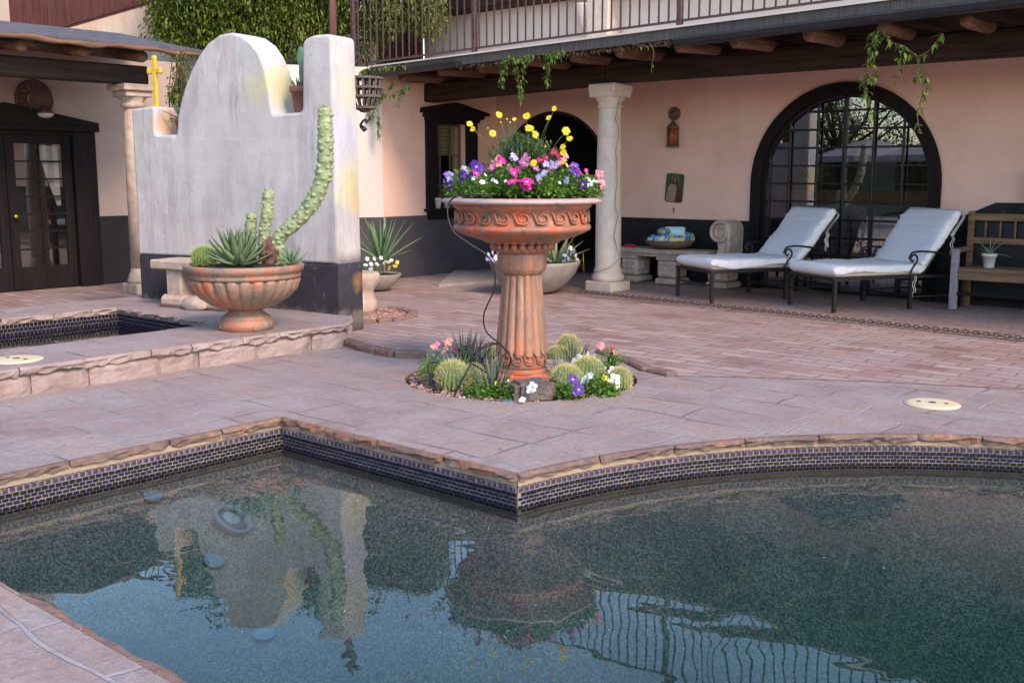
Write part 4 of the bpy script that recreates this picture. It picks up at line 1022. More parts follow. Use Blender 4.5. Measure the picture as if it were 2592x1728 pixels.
# yellow cross on the left tower
p = pl(.25, .1, 2.105); t = thing('cross', 'bright yellow cross standing on the left tower of the white wall', 'cross', p)
m = MB()
def loc(m_, a0, a1, z0, z1, d0=-.018, d1=.018, bev=.006):
    o = p; MM = Matrix((pe, pn, Vector((0, 0, 1)))).transposed()
    m_.box(o + Vector((a0, d0, z0)), o + Vector((a1, d1, z1)), 0, MM, o, bev)
loc(m, -.024, .024, -.01, .46); loc(m, -.068, .068, .325, .375, -.0165, .0165)
for a, z in ((-.072, .35), (.072, .35), (0, .475)): loc(m, a - .026, a + .026, z - .032, z + .032, -.021, .021, .012) if z < .4 else loc(m, -.03, .03, z - .03, z + .022, -.021, .021, .014)
m.build('cross_body', 'yellow_paint', t)

def pot(p, r, h, label, mat='flower_pot', name='flower_pot', band=True, soil=True, group=None):
    t = thing(name, label, 'pot', p, group)
    m = MB(); pr = [(r * .66, 0), (r * .68, .004), (r * .90, h * .78), (r * 1.0, h * .78), (r * 1.03, h * .80), (r * 1.05, h * .98), (r * 1.02, h), (r * .92, h), (r * .88, h * .86)] if band else [(r * .72, 0), (r * .95, h * .85), (r, h * .86), (r * 1.02, h), (r * .93, h), (r * .88, h * .85)]
    m.lathe(p, pr, 32, 0, True, None, True); m.build('body', mat, t)
    m = MB(); m.lathe(p, [(r * .9, h * .87), (r * .4, h * .89), (.001, h * .9)], 20, 0, True, None, True); m.build('soil', 'soil', t)
    return t
def leaf_blade(m, base, d, L, w, th=.012, curve=0.0, n=7, mi=0, fold=.35, side=None):
    """thick tapering succulent leaf from base along d, bending by gravity-like curve"""
    d = Vector(d).normalized(); up = Vector((0, 0, 1))
    sd = side or d.cross(up)
    if sd.length < .1: sd = Vector((rnd(-1, 1), rnd(-1, 1), 0))
    sd.normalize(); vs = []; fs = []; p = Vector(base); dd = d.copy()
    for i in range(n + 1):
        f = i / n; wd = w * (0.62 + .75 * f * (1 - f) * 1.6) * (1 - f ** 3) if f < 1 else 0; nn = sd.cross(dd).normalized()
        wd = max(wd, .0004); t_ = th * (1 - f * .8)
        vs += [p - sd * wd + nn * wd * fold, p + nn * t_ * -.1, p + sd * wd + nn * wd * fold, p - nn * t_]
        dd = (dd + up * curve / n).normalized(); p = p + dd * (L / n)
    for i in range(n):
        for a, b in ((0, 1), (1, 2), (2, 3), (3, 0)): fs.append((i * 4 + a, i * 4 + b, (i + 1) * 4 + b, (i + 1) * 4 + a))
    m.add(vs, fs, mi, True)
def rosette(name, label, p, L, w, n, mat, cat='agave', flat=.15, steep=1.35, curve=.25, th=.012, rot=0, fold=.35):
    t = thing(name, label, cat, p); 
    m = MB(); c = thing_center = Vector(p)
    for k in range(n):
        f = k / (n - 1); a = k * 2.39996 + rot; el = flat + (steep - flat) * f ** .85
        d = Vector((math.cos(a) * math.cos(el), math.sin(a) * math.cos(el), math.sin(el)))
        leaf_blade(m, c + Vector((math.cos(a), math.sin(a), 0)) * w * .5 + Vector((0, 0, .01 + .04 * f * L)), d, L * (.72 + .28 * math.sin(PI * (.25 + f * .6))) * rnd(.93, 1.07), w * (1 - .35 * f), th, curve, 7, 0, fold)
    m.build('leaves', mat, t); return t
q = pl(.50, .2, 1.83)
pot(q, .085, .16, 'small terracotta pot in the left notch of the white wall')
t = rosette('agave', 'small dry agave spilling over the pot in the left notch', q + Vector((0, 0, .14)), .22, .024, 16, 'agave', steep=1.2, flat=-.5, curve=.1)
q = pl(2.02, .2, 1.995)
pot(q, .115, .25, 'terracotta pot in the right notch of the white wall', 'flower_pot')
t = thing('prickly_pear', 'upright padded cactus in the pot of the right notch', 'cactus', q + Vector((0, 0, .22)))
m = MB()
def pad(m, p0, d, L, w, th, face):
    d = Vector(d).normalized(); f = Vector(face).normalized(); s = d.cross(f).normalized(); f = s.cross(d).normalized()
    n = 10; k = 14; vs = []; fs = []
    for i in range(n + 1):
        u_ = i / n; wr_ = math.sin(PI * (u_ * .93 + .05)) ** .6
        for j in range(k):
            a = 2 * PI * j / k; vs.append(p0 + d * L * u_ + s * math.cos(a) * w * wr_ + f * math.sin(a) * th * wr_)
    for i in range(n):
        for j in range(k): fs.append((i * k + j, i * k + (j + 1) % k, (i + 1) * k + (j + 1) % k, (i + 1) * k + j))
    m.add(vs, fs, 0, True)
b = q + Vector((0, 0, .21)); pad(m, b + pe * .035, (0, 0, 1), .34, .062, .03, -pn + pe * .2); pad(m, b - pe * .0 + Vector((0, 0, .2)), (-.05, 0, 1), .2, .05, .02, -pn)
pad(m, b + pe * .06 + Vector((0, 0, .26)), (.1, 0, 1), .14, .04, .02, -pn); m.build('pads', 'prickly_cactus', t)
rosette('agave', 'tiny spiky agave beside the padded cactus in the right notch', b - pe * .05, .13, .014, 12, 'agave', flat=.3)

# stone bench behind the fluted bowl
q0 = G(470, 778, LZ); q1 = G(640, 800, LZ)
bl = thing('stone_bench', 'plain tan stone bench against the white wall, behind the fluted bowl', 'bench', tuple(q0))
def pbox(m, a0, a1, d0, d1, z0, z1, bev=.01): 
    o = pl(0, 0, 0); MM = Matrix((pe, pn, Vector((0, 0, 1)))).transposed(); m.box(o + Vector((a0, d0, z0)), o + Vector((a1, d1, z1)), 0, MM, o, bev)
m = MB(); pbox(m, .60, 1.6, -.42, -.04, LZ + .36, LZ + .45, .014); m.build('seat', 'carved_stone', bl)
for a in (.86, 1.42):
    m = MB(); pbox(m, a - .10, a + .10, -.38, -.10, LZ + .08, LZ + .37, .02); pbox(m, a - .16, a + .16, -.42, -.06, LZ + .0, LZ + .12, .035); m.build('leg', 'carved_stone', bl)
q = pl(1.15, -.40, LZ); m = MB(); m.blob(q + Vector((0, 0, .05)), (.17, .10, .075), 4, .08, 3, 0, True)
tag(m.build('stone_block', 'carved_stone', origin=q), 'loaf-shaped tan stone lying on the terrace beside the bench leg', 'stone')

# ---------------------------------------------------------------- fluted bowl on a foot
uc = G(624, 832, LZ); SW = depth(uc)
def zat(v): return onD(1296, v, SW).z
bu = thing('fluted_planter', 'fluted terracotta bowl on a stout foot standing on the spa terrace', 'planter', tuple(uc))
def flute(n, amp): 
    return lambda a, z, r: r * (1 - amp * (1 - abs(math.sin(a * n / 2))) ** 2.2)
k_ = .475 / .475
m = MB(); m.lathe(uc, [(.13, .155), (.17, .175), (.27, .205), (.36, .265), (.425, .335), (.45, .40), (.445, .425), (.42, .43)], 240, 0, True, flute(26, .075), True); m.build('fluted_bowl', 'terracotta_pale', bu)
m = MB(); m.lathe(uc, [(.42, .425), (.452, .43), (.458, .45), (.448, .465), (.455, .475), (.478, .49), (.482, .525), (.470, .537), (.435, .537), (.42, .50)], 72, 0, True, None, True); m.build('rim', 'terracotta_pale', bu)
m = MB(); m.lathe(uc, [(.215, .0), (.22, .06), (.205, .075), (.20, .09), (.205, .10), (.17, .125), (.135, .15), (.135, .17)], 48); m.box((uc.x - .17, uc.y - .17, LZ + .001), (uc.x + .17, uc.y + .17, LZ + .065), 0, Matrix.Rotation(.5, 3, 'Z'), uc, .02); m.build('foot', 'terracotta_pale', bu)
def soil_disc(c, r, z, parent, seed=0, amp=.012, mat='soil', hump=.03):
    m = MB(); vs = [c + Vector((0, 0, z + hump))]; fs = []; RN, AN = 12, 48
    for i in range(1, RN + 1):
        rr = r * i / RN
        for k in range(AN):
            a = 2 * PI * k / AN; vs.append(c + Vector((rr * math.cos(a), rr * math.sin(a), z + hump * (1 - (i / RN) ** 2) + amp * nz(rr * math.cos(a) * 22, rr * math.sin(a) * 22, seed) * (1 if i < RN else 0))))
    for k in range(AN): fs.append((0, 1 + k, 1 + (k + 1) % AN))
    for i in range(RN - 1):
        for k in range(AN): fs.append((1 + i * AN + k, 1 + (i + 1) * AN + k, 1 + (i + 1) * AN + (k + 1) % AN, 1 + i * AN + (k + 1) % AN))
    m.add(vs, fs); return m.build('soil', mat, parent)
soil_disc(uc, .435, .505, bu, 2)
ZS = LZ + .53
def on_soil(u, v, dd=0.0): 
    p = onD(u, v, SW + dd); return Vector((p.x, p.y, ZS))
def barrel(c, r, label, mat='spine_gold', hgt=.95, body='barrel_body', dens=1.0, name='barrel_cactus', group=None, splen=.2):
    t = thing(name, label, 'cactus', c, group); ribs = max(14, int(18 + r * 60))
    m = MB(); pr = [(r * math.cos(a) if a < PI / 2 - .01 else .001, r * hgt * (math.sin(a) + .75)) for a in [(-.85 + 2.42 * k / 16) for k in range(17)]]
    m.lathe(c, pr, ribs * 6, 0, True, lambda a, z, rr: rr * (1 - .10 * (.5 - .5 * math.cos(a * ribs))), True); m.build('body', body, t)
    m = MB()
    for k in range(ribs):
        a = 2 * PI * k / ribs; nn = int(13 * dens)
        for j in range(nn):
            e_ = -.55 + 2.05 * j / nn; o = Vector((math.cos(a) * math.cos(e_), math.sin(a) * math.cos(e_), math.sin(e_)))
            b = c + Vector((o.x * r, o.y * r, r * hgt * (o.z + .75)))
            for s_ in range(4):
                d = (o * 1.0 + jv(1.0)).normalized(); L = r * splen * rnd(.6, 1.5) + .006; sdv = d.orthogonal().normalized() * .0016
                m.add([b - sdv, b + sdv, b + d * L], [(0, 1, 2)])
    m.build('spines', mat, t); return t
barrel(on_soil(517, 668) - Vector((0, 0, .01)), .092, 'round yellow-green spiny cactus at the left of the fluted bowl', 'spine_green', .9, 'barrel_body', 1.4, splen=.24)
rosette('agave', 'large green agave rosette in the middle of the fluted bowl', on_soil(604, 672, -.12), .31, .054, 44, 'agave', flat=-.05, steep=1.45, curve=.5, th=.018, fold=.22)
rosette('agave', 'small spiky agave at the right rim of the fluted bowl', on_soil(738, 668, -.08), .16, .016, 16, 'agave_pale', flat=.25)
q = on_soil(683, 668, .05); m = MB(); m.blob(q + Vector((0, 0, .09)), (.085, .075, .125), 7, .16, 4, 0, False, 2.4)
tag(m.build('lava_rock', 'lava_rock_red', origin=q), 'reddish pitted lava rock in the fluted bowl below the tall cactus', 'rock')
def totem(pts, rs, label, seed=1):
    """lumpy spineless column cactus"""
    t = thing('totem_cactus', label, 'cactus', pts[0], 'lumpy column cacti in the fluted bowl')
    m = MB(); P_ = [Vector(p) for p in pts]; L = [0]
    for a, b in zip(P_, P_[1:]): L.append(L[-1] + (b - a).length)
    def at(s):
        s = max(0, min(L[-1], s))
        for i in range(len(L) - 1):
            if s <= L[i + 1] + 1e-9:
                f = (s - L[i]) / max(1e-9, L[i + 1] - L[i])
                p0 = P_[max(0, i - 1)]; p1 = P_[i]; p2 = P_[i + 1]; p3 = P_[min(len(P_) - 1, i + 2)]
                q = .5 * (2 * p1 + (p2 - p0) * f + (2 * p0 - 5 * p1 + 4 * p2 - p3) * f * f + (3 * p1 - p0 - 3 * p2 + p3) * f ** 3)
                return q, rs[i] + (rs[i + 1] - rs[i]) * f
        return P_[-1], rs[-1]
    n = max(8, int(L[-1] / .022)); pts2 = [at(L[-1] * k / n) for k in range(n + 1)]
    m.tube([a for a, b in pts2], [b * (1.02 + .07 * math.sin(k * 1.1)) * (math.sin(PI / 2 * min(1, (n - k + .4) / 2.5)) ** .7) for k, (a, b) in enumerate(pts2)], 14)
    k = 0; s = .0
    while s < L[-1] - .005:
        c, r = at(s); c2, _ = at(s + .01); ax = (c2 - c).normalized() if (c2 - c).length > 1e-6 else Vector((0, 0, 1)); o = ax.orthogonal().normalized(); o2 = ax.cross(o)
        if s > L[-1] - r * 1.1: r *= .75
        for j in range(5):
            a = 2 * PI * (j + .5 * (k % 2)) / 5 + rnd(-.2, .2); d = o * math.cos(a) + o2 * math.sin(a)
            pr = r * rnd(.34, .54); m.blob(c + d * r * .80 + ax * rnd(-.008, .008), (pr, pr, pr * .75), k * 7 + j, .12, 2, 0, True)
        s += r * .82; k += 1
    m.build('stem', 'totem_cactus', t)
def od(u, v, dd=0.0): return onD(u, v, SW + dd)
totem([on_soil(712, 650, .06) * 1 + Vector((0, 0, -.06)), od(705, 607, .06), od(750, 562, .05), od(787, 518, .04), od(811, 469, .03), od(823, 415, .02), od(823, 342, 0), od(822, 268, 0)], [.045, .052, .057, .06, .062, .06, .058, .05], 'tall curved pale green lumpy cactus rising from the fluted bowl')
totem([on_soil(668, 652, .06), od(669, 590, .06), od(677, 530, .05), od(679, 478, .05)], [.04, .045, .044, .038], 'shorter upright lumpy cactus left of the tall curved one')
totem([on_soil(632, 655, .1), od(634, 590, .1), od(638, 536, .1)], [.038, .044, .04], 'stubby lumpy cactus just behind the large agave')

# ================================================================ CENTRAL PEDESTAL URN
pcx = G(1322, 955); PD = depth(pcx); pc = Vector((pcx.x, pcx.y, 0)) + Vector((0, 0, 0))
q_ = onD(1321, 860, PD); pc = Vector((q_.x, q_.y, 0))
def pz(v, dd=0): return onD(1296, v, PD + dd).z
pu = thing('pedestal_planter', 'tall terracotta planter bowl on a fluted pedestal in the round flower bed', 'planter', tuple(pc))
PX = lambda px: px * PD / 2733.0
ZR = 1.285
# pedestal profile (radius, z)
m = MB(); m.lathe(pc, [(PX(70), .965 - .055), (PX(82), .905 + .0), (PX(80), .895), (PX(65), .885)], 48)
m = MB()
m.lathe(pc, [(PX(60), .02), (PX(66), .045), (PX(66), .075), (PX(60), .085)], 48)
m.box((pc.x - .185, pc.y - .185, -.03), (pc.x + .185, pc.y + .185, .055), 0, Matrix.Rotation(.75, 3, 'Z'), pc, .02); m.build('base', 'terracotta', pu)
m = MB(); m.lathe(pc, [(PX(61), .08), (PX(62), .10), (PX(61), .20), (PX(63), .225), (PX(58), .24)], 48)
def scroll(m, c, r, z, w, h, ang, n_, th=.011):
    """raised running scroll: one curl centred on ang"""
    pts = []
    for k in range(30):
        f = k / 29; a = -PI * .62 + f * PI * 2.55; rr = 1 - .68 * f
        pts.append((math.cos(a) * rr * w, math.sin(a) * rr * h))
    pts = [(-w * 1.55, h * .95), (-w * 1.2, h * .75), (-w * .95, .0), (-w * .7, -h * .75)] + [p_ for p_ in pts[2:]]
    P3 = [c + Vector(((r + .004) * math.cos(ang + x / r), (r + .004) * math.sin(ang + x / r), z + y)) for x, y in pts]
    m.tube(P3, [th * (.8 + .2 * math.sin(k * .3)) for k in range(len(P3))], 6)
for k in range(12): scroll(m, pc, PX(61), .155, .036, .040, 2 * PI * k / 12, 12, .0095)
m.build('scroll_band', 'terracotta', pu)
# fluted shaft with scalloped lower edge
m = MB(); NF = 16; AN = NF * 12; vs = []; fs = []
lev = [(0, .0), (.0, .04), (0, .12)] 
zs = [.215, .24, .30, .40, .50, .60, .70, .755]
for zi, z in enumerate(zs):
    f = (z - .215) / (.755 - .215); r0 = PX(69) + (PX(50) - PX(69)) * f ** .85
    for k in range(AN):
        a = 2 * PI * k / AN; c_f = abs(math.sin(a * NF / 2)); rr = r0 * (1 - .10 * (1 - c_f ** .5 if False else (1 - c_f) ** 1.5))
        zz = z - (.038 * c_f ** .6 if zi == 0 else .02 * c_f ** .6 if zi == 1 else 0)
        vs.append(pc + Vector((rr * math.cos(a), rr * math.sin(a), zz)))
for i in range(len(zs) - 1):
    for k in range(AN): fs.append((i * AN + k, i * AN + (k + 1) % AN, (i + 1) * AN + (k + 1) % AN, (i + 1) * AN + k))
m.add(vs, fs, 0, True); m.lathe(pc, [(PX(50), .205), (PX(66), .225)], 32); m.build('fluted_shaft', 'terracotta_worn', pu)
m = MB(); m.lathe(pc, [(PX(50), .745), (PX(53), .76), (PX(60), .775), (PX(63.5), .80), (PX(63.5), .885), (PX(61), .90), (PX(50), .905)], 60, 0, True, flute(24, .03)); m.build('collar', 'terracotta_worn', pu)
m = MB(); m.lathe(pc, [(PX(60), .90), (PX(66), .905), (PX(74), .925), (PX(70), .945), (PX(60), .96), (PX(80), .985)], 60)
for k in range(22):
    a = 2 * PI * k / 22; m.blob(pc + Vector((PX(74) * math.cos(a), PX(74) * math.sin(a), .945)), (.024, .024, .030), k, .05, 2, 0, True)
for k in range(26):
    a = 2 * PI * (k + .5) / 26; m.blob(pc + Vector((PX(88) * math.cos(a), PX(88) * math.sin(a), .985)), (.028, .028, .018), k, .1, 2, 0, True)
m.build('bead_ring', 'terracotta', pu)
m = MB(); m.lathe(pc, [(PX(70), .965), (PX(100), .985), (PX(135), 1.015), (PX(162), 1.045), (PX(174), 1.065), (PX(176), 1.085), (PX(172), 1.100), (PX(166), 1.104), (PX(166), 1.20), (PX(170), 1.21), (PX(176), 1.225), (PX(176), 1.25)], 96); m.build('bowl', 'terracotta', pu)
m = MB()
for k in range(22): scroll(m, pc, PX(168), 1.155, .048, .040, 2 * PI * k / 22, 22, .0105)
m.build('scroll_frieze', 'terracotta', pu)
m = MB(); m.lathe(pc, [(PX(176), 1.242), (PX(190), 1.245), (PX(201), 1.252), (PX(204), 1.262), (PX(202), 1.274), (PX(194), 1.285), (PX(182), 1.287), (PX(176), 1.280), (PX(174), 1.262)], 96, 0, True, lambda a, z, r: r * (1 + .006 * math.sin(a * 3 + 1) + .004 * math.sin(a * 7)), True); m.build('rim', 'rim_clay', pu)
soil_disc(pc, PX(175), 1.268, pu, 5, .02, 'soil', .03)

# ---------------------------------------------------------------- plants
def leafcard(m, c, d, L, w, mi=0, droop=.3):
    """small folded pointed leaf"""
    d = Vector(d).normalized(); s = d.cross(Vector((0, 0, 1)))
    if s.length < .1: s = Vector((1, 0, 0))
    s.normalize(); n = s.cross(d).normalized(); a = Vector(c); md = a + d * L * .5 - n * .0; tip = a + d * L - Vector((0, 0, L * droop))
    m.add([a, md + s * w + n * w * .3, tip, md - s * w + n * w * .3, md], [(0, 1, 4), (1, 2, 4), (0, 4, 3), (4, 2, 3)], mi)
def mound(m, c, rx, ry, h, n, L, w, mi=0, stems=True, up=.5):
    for k in range(n):
        a = rnd(0, 2 * PI); f = math.sqrt(rnd(0, 1)); g = rnd(.15, 1)
        p = Vector(c) + Vector((math.cos(a) * rx * f, math.sin(a) * ry * f, h * g * math.sqrt(max(.05, 1 - f * f * .9))))
        d = Vector((math.cos(a) * (f + .2), math.sin(a) * (f + .2), rnd(-.2, up + .5))) + jv(.6)
        leafcard(m, p, d, L * rnd(.6, 1.25), w * rnd(.7, 1.2), mi, rnd(0, .4))
FACE = Vector((-FX, -FY, .0))
def flower(parent, p, r, colr, lobes=5, tilt=None, name='flower'):
    """trumpet flower: ruffled disc with a throat, open towards tilt"""
    n = Vector(tilt if tilt is not None else (FACE * rnd(.2, 1.0) + Vector((RX, RY, 0)) * rnd(-1.0, 1.0) + Vector((0, 0, rnd(-.1, .9))))).normalized()
    R3 = rot_from_z(n); k = lobes * 4; vs = [Vector((0, 0, -r * .35))]; fs = []; mi = []
    for j in range(k):
        a = 2 * PI * j / k; vs.append(Vector((math.cos(a) * r * .22, math.sin(a) * r * .22, -r * .12)))
    for j in range(k):
        a = 2 * PI * j / k; lb_ = (1 - .22 * abs(math.cos(a * lobes / 2)) ** 5); vs.append(Vector((math.cos(a) * r * .66 * lb_, math.sin(a) * r * .66 * lb_, r * .10 * math.sin(a * lobes + 1))))
    for j in range(k):
        a = 2 * PI * j / k; lb_ = (1 - .30 * abs(math.cos(a * lobes / 2)) ** 4); vs.append(Vector((math.cos(a) * r * lb_, math.sin(a) * r * lb_, r * .18 * math.sin(a * lobes * 1.5 + p[0] * 40) + r * .10 * math.sin(a * 3 + p[0] * 90) - r * .12)))
    m = MB(); P3 = [Vector(p) + R3 @ v for v in vs]
    m.add(P3, [(0, 1 + j, 1 + (j + 1) % k) for j in range(k)], 1)
    m.add(P3, [(1 + j, 1 + k + j, 1 + k + (j + 1) % k, 1 + (j + 1) % k) for j in range(k)] + [(1 + k + j, 1 + 2 * k + j, 1 + 2 * k + (j + 1) % k, 1 + k + (j + 1) % k) for j in range(k)], 0, True)
    m.tube([Vector(p) - n * r * .3, Vector(p) - n * r * .8 - Vector((0, 0, r * .4))], [r * .16, r * .06], 6, 2)
    return m.build(name, ['petal_' + colr, 'petal_throat', 'stem_green'], parent, origin=p)
def daisy(parent, p, r, colr='yellow', tilt=None, pet=12, root=None):
    n = Vector(tilt if tilt is not None else (FACE * rnd(.2, .9) + Vector((RX, RY, 0)) * rnd(-.5, .5) + Vector((0, 0, rnd(.3, 1))))).normalized(); R3 = rot_from_z(n); m = MB()
    for j in range(pet):
        a = 2 * PI * j / pet + rnd(-.08, .08); d = Vector((math.cos(a), math.sin(a), rnd(-.1, .2))); s = Vector((-math.sin(a), math.cos(a), 0)); w = r * .15
        vs = [d * r * .15 - s * w * .5, d * r * .15 + s * w * .5, d * r * .7 + s * w, d * r * rnd(.92, 1.05), d * r * .7 - s * w]
        m.add([Vector(p) + R3 @ v for v in vs], [(0, 1, 2, 3, 4)], 0)
    m.blob(Vector(p) + n * r * .06, r * .2, 1, 0, 1, 1, True)
    if root is not None:
        rt = Vector(root); p_ = Vector(p); m.tube([rt, rt.lerp(p_, .5) + Vector((0, 0, .02)) + (p_ - rt) * .05, p_ - n * .006], [.0018, .0016, .0014], 4, 2)
    return m.build('flower', ['petal_' + colr, 'petal_orange', 'stem_green'], parent, origin=p)
# yellow daisy bush
ZT = 1.30
bc = onD(1325, 430, PD + .05); bc.z = ZT
ds = thing('daisy_bush', 'grey-green bush with yellow daisies at the top of the pedestal planter', 'flowering plant', tuple(bc), 'flowering plants in the pedestal planter')
m = MB()
tips = []
for k in range(240):
    a = rnd(0, 2 * PI); e_ = rnd(-.1, 1.5); rr = rnd(.75, 1.0); tip = bc + Vector((math.cos(a) * math.cos(e_) * .33 * rr, math.sin(a) * math.cos(e_) * .27 * rr, .13 + .32 * math.sin(e_) * rr)); tips.append(tip)
    m.tube([bc + jv(.03) + Vector((0, 0, .02)), bc.lerp(tip, .5) + Vector((0, 0, .04)), tip], [.003, .002, .0012], 4, 1)
    d0 = (tip - bc).normalized()
    for j in range(30):
        f = rnd(.35, 1.02); p_ = bc.lerp(tip, f) + Vector((0, 0, .04 * (1 - abs(2 * f - 1)))) + jv(.004); leafcard(m, p_, d0 * .6 + jv(1.0), rnd(.022, .045), .0066, 0, .1)
m.build('foliage', ['daisy_leaf', 'stem_green'], ds)
YF = [(1263, 291, .019), (1189, 314, .017), (1197, 327, .016), (1247, 338, .020), (1333, 294, .020), (1302, 302, .012), (1340, 325, .023), (1354, 341, .022), (1403, 275, .014), (1389, 298, .016), (1433, 332, .023), (1442, 351, .017), (1425, 372, .016), (1426, 386, .018), (1351, 413, .020)]
for i, (u, v, r) in enumerate(YF):
    p_ = onD(u, v, PD + (rnd(-.2, .08) if i < 12 else -.22)); rt = bc.lerp(p_, .62) + Vector((0, 0, -.02)); rt = bc + (p_ - bc) * .5
    daisy(ds, p_, r * 1.5, 'yellow', FACE * rnd(.5, 1.1) + Vector((RX, RY, 0)) * rnd(-.5, .5) + Vector((0, 0, rnd(.1, .7))), 13, rt)
for (u, v) in [(1267, 310), (1283, 302), (1235, 325), (1291, 310), (1380, 372)]:
    p_ = onD(u, v, PD - .05); m = MB(); m.blob(p_, .0075, 1, .05, 1, 0, True); m.tube([p_, p_.lerp(bc, .5)], [.0014, .0016], 4, 1); m.build('bud', ['petal_yellow', 'stem_green'], ds)

def petunia(root, rx, ry, h, n, label, flowers, group, L=.036, w=.011, name='petunia', rad=.026):
    t = thing(name, label, 'flowering plant', tuple(root), group)
    m = MB(); hh = h * (1.55 if group == GU else 1.0); mound(m, root, rx, ry, hh, int(n * 1.3), L * 1.08, w * 1.1)
    for k in range(26):
        a = rnd(0, 2 * PI); f = rnd(.3, .95); m.tube([Vector(root), Vector(root) + Vector((math.cos(a) * rx * f, math.sin(a) * ry * f, h * rnd(.4, 1)))], [.0022, .0014], 4, 1)
    m.build('foliage', ['petunia_leaf', 'stem_green'], t)
    if group == GU and len(flowers) > 2:
        for k in range(4):
            b_, c_, r_ = random.choice(flowers[:5]); flowers.append((b_ + Vector((rnd(-.06, .06), rnd(0, .08), rnd(-.035, .035))), c_, r_ * rnd(.5, .9)))
    for (p_, colr, r_) in flowers:
        m_root = Vector(root) + (p_ - Vector(root)) * .55
        flower(t, p_, r_ * 1.22, colr)
    return t
GU = 'flowering plants in the pedestal planter'
def F(u, v, c, dd=-.42, r=.029): return (onD(u, v, PD + dd), c, r)
def root_at(u, dd): q = onD(u, 500, PD + dd); return Vector((q.x, q.y, ZT - .02))
petunia(root_at(1180, -.10), .15, .15, .13, 420, 'purple petunias spilling over the left rim of the pedestal planter', [F(1207, 421, 'purple', -.3, .036), F(1218, 428, 'purple', -.22), F(1166, 446, 'purple', -.3, .036), F(1175, 441, 'purple', -.25, .028), F(1137, 468, 'purple', -.2, .032), F(1137, 447, 'lavender', -.2, .032), F(1131, 441, 'violet', -.15, .022), F(1182, 431, 'lavender', -.1, .026), F(1174, 427, 'lavender', -.05, .02)], GU)
petunia(root_at(1212, -.28), .13, .11, .11, 420, 'low leafy plant with tiny white blooms at the front left of the pedestal planter', [F(1197, 451, 'white', -.4, .016), F(1221, 460, 'white', -.45, .018), F(1256, 459, 'white', -.45, .018), F(1206, 448, 'white', -.36, .012)], GU, .026, .010, 'alyssum')
petunia(root_at(1290, -.30), .15, .11, .15, 520, 'bright magenta petunias at the front middle of the pedestal planter', [F(1298, 457, 'magenta', -.47, .040), F(1335, 458, 'magenta', -.47, .042), F(1312, 428, 'magenta', -.38, .034), F(1303, 437, 'magenta', -.42, .03), F(1273, 402, 'magenta', -.15, .034), F(1268, 408, 'magenta', -.2, .026), F(1207, 438, 'magenta', -.38, .028)], GU)
petunia(root_at(1345, -.12), .14, .12, .17, 420, 'lilac-pink petunias below the yellow daisies', [F(1328, 410, 'mauve', -.3, .032), F(1332, 402, 'mauve', -.28, .026), F(1290, 425, 'mauve', -.33, .024), F(1358, 425, 'mauve', -.35, .026), F(1245, 424, 'mauve', -.25, .02), F(1303, 397, 'lavender', -.15, .03), F(1297, 400, 'lavender', -.15, .02), F(1297, 378, 'violet', -.1, .012)], GU)
petunia(root_at(1385, -.05), .14, .14, .18, 360, 'deep crimson petunias at the back right of the pedestal planter', [F(1373, 404, 'crimson', -.2, .036), F(1383, 408, 'crimson', -.22, .028), F(1405, 388, 'crimson', -.12, .03), F(1413, 396, 'crimson', -.14, .03), F(1388, 432, 'mauve', -.32, .018)], GU)
petunia(root_at(1378, -.30), .15, .11, .12, 480, 'pale lavender petunias at the front right of the pedestal planter', [F(1391, 417, 'lavender', -.3, .03), F(1381, 415, 'lavender', -.3, .022), F(1402, 420, 'lavender', -.3, .022), F(1366, 446, 'lavender', -.44, .026), F(1376, 438, 'lavender', -.44, .022), F(1432, 457, 'lavender', -.40, .024), F(1417, 462, 'white', -.42, .010)], GU)
petunia(root_at(1440, -.18), .13, .13, .14, 420, 'violet petunias at the right of the pedestal planter', [F(1452, 418, 'violet', -.22, .026), F(1460, 424, 'violet', -.22, .022), F(1447, 432, 'violet', -.24, .022), F(1456, 440, 'violet', -.26, .028), F(1470, 437, 'magenta', -.22, .022), F(1436, 418, 'yellow', -.2, .016), F(1476, 466, 'dark', -.34, .030)], GU)
petunia(root_at(1482, -.12), .10, .12, .10, 300, 'white petunia at the right rim of the pedestal planter', [F(1496, 462, 'white', -.28, .036), F(1493, 455, 'white', -.26, .024)], GU)
petunia(root_at(1478, .02), .11, .12, .12, 240, 'pink petunias reaching past the right rim of the pedestal planter', [F(1518, 441, 'pink', -.1, .026), F(1522, 462, 'pink', -.14, .030), F(1524, 472, 'pink', -.16, .022), F(1512, 436, 'pink', -.05, .016), F(1430, 402, 'coral', -.05, .022), F(1420, 408, 'coral', -.1, .026)], GU)
petunia(root_at(1255, .0), .14, .13, .13, 300, 'coral petunias at the back left of the pedestal planter', [F(1253, 413, 'coral', -.2, .024), F(1262, 416, 'coral', -.22, .026), F(1247, 408, 'pink', -.15, .014)], GU)

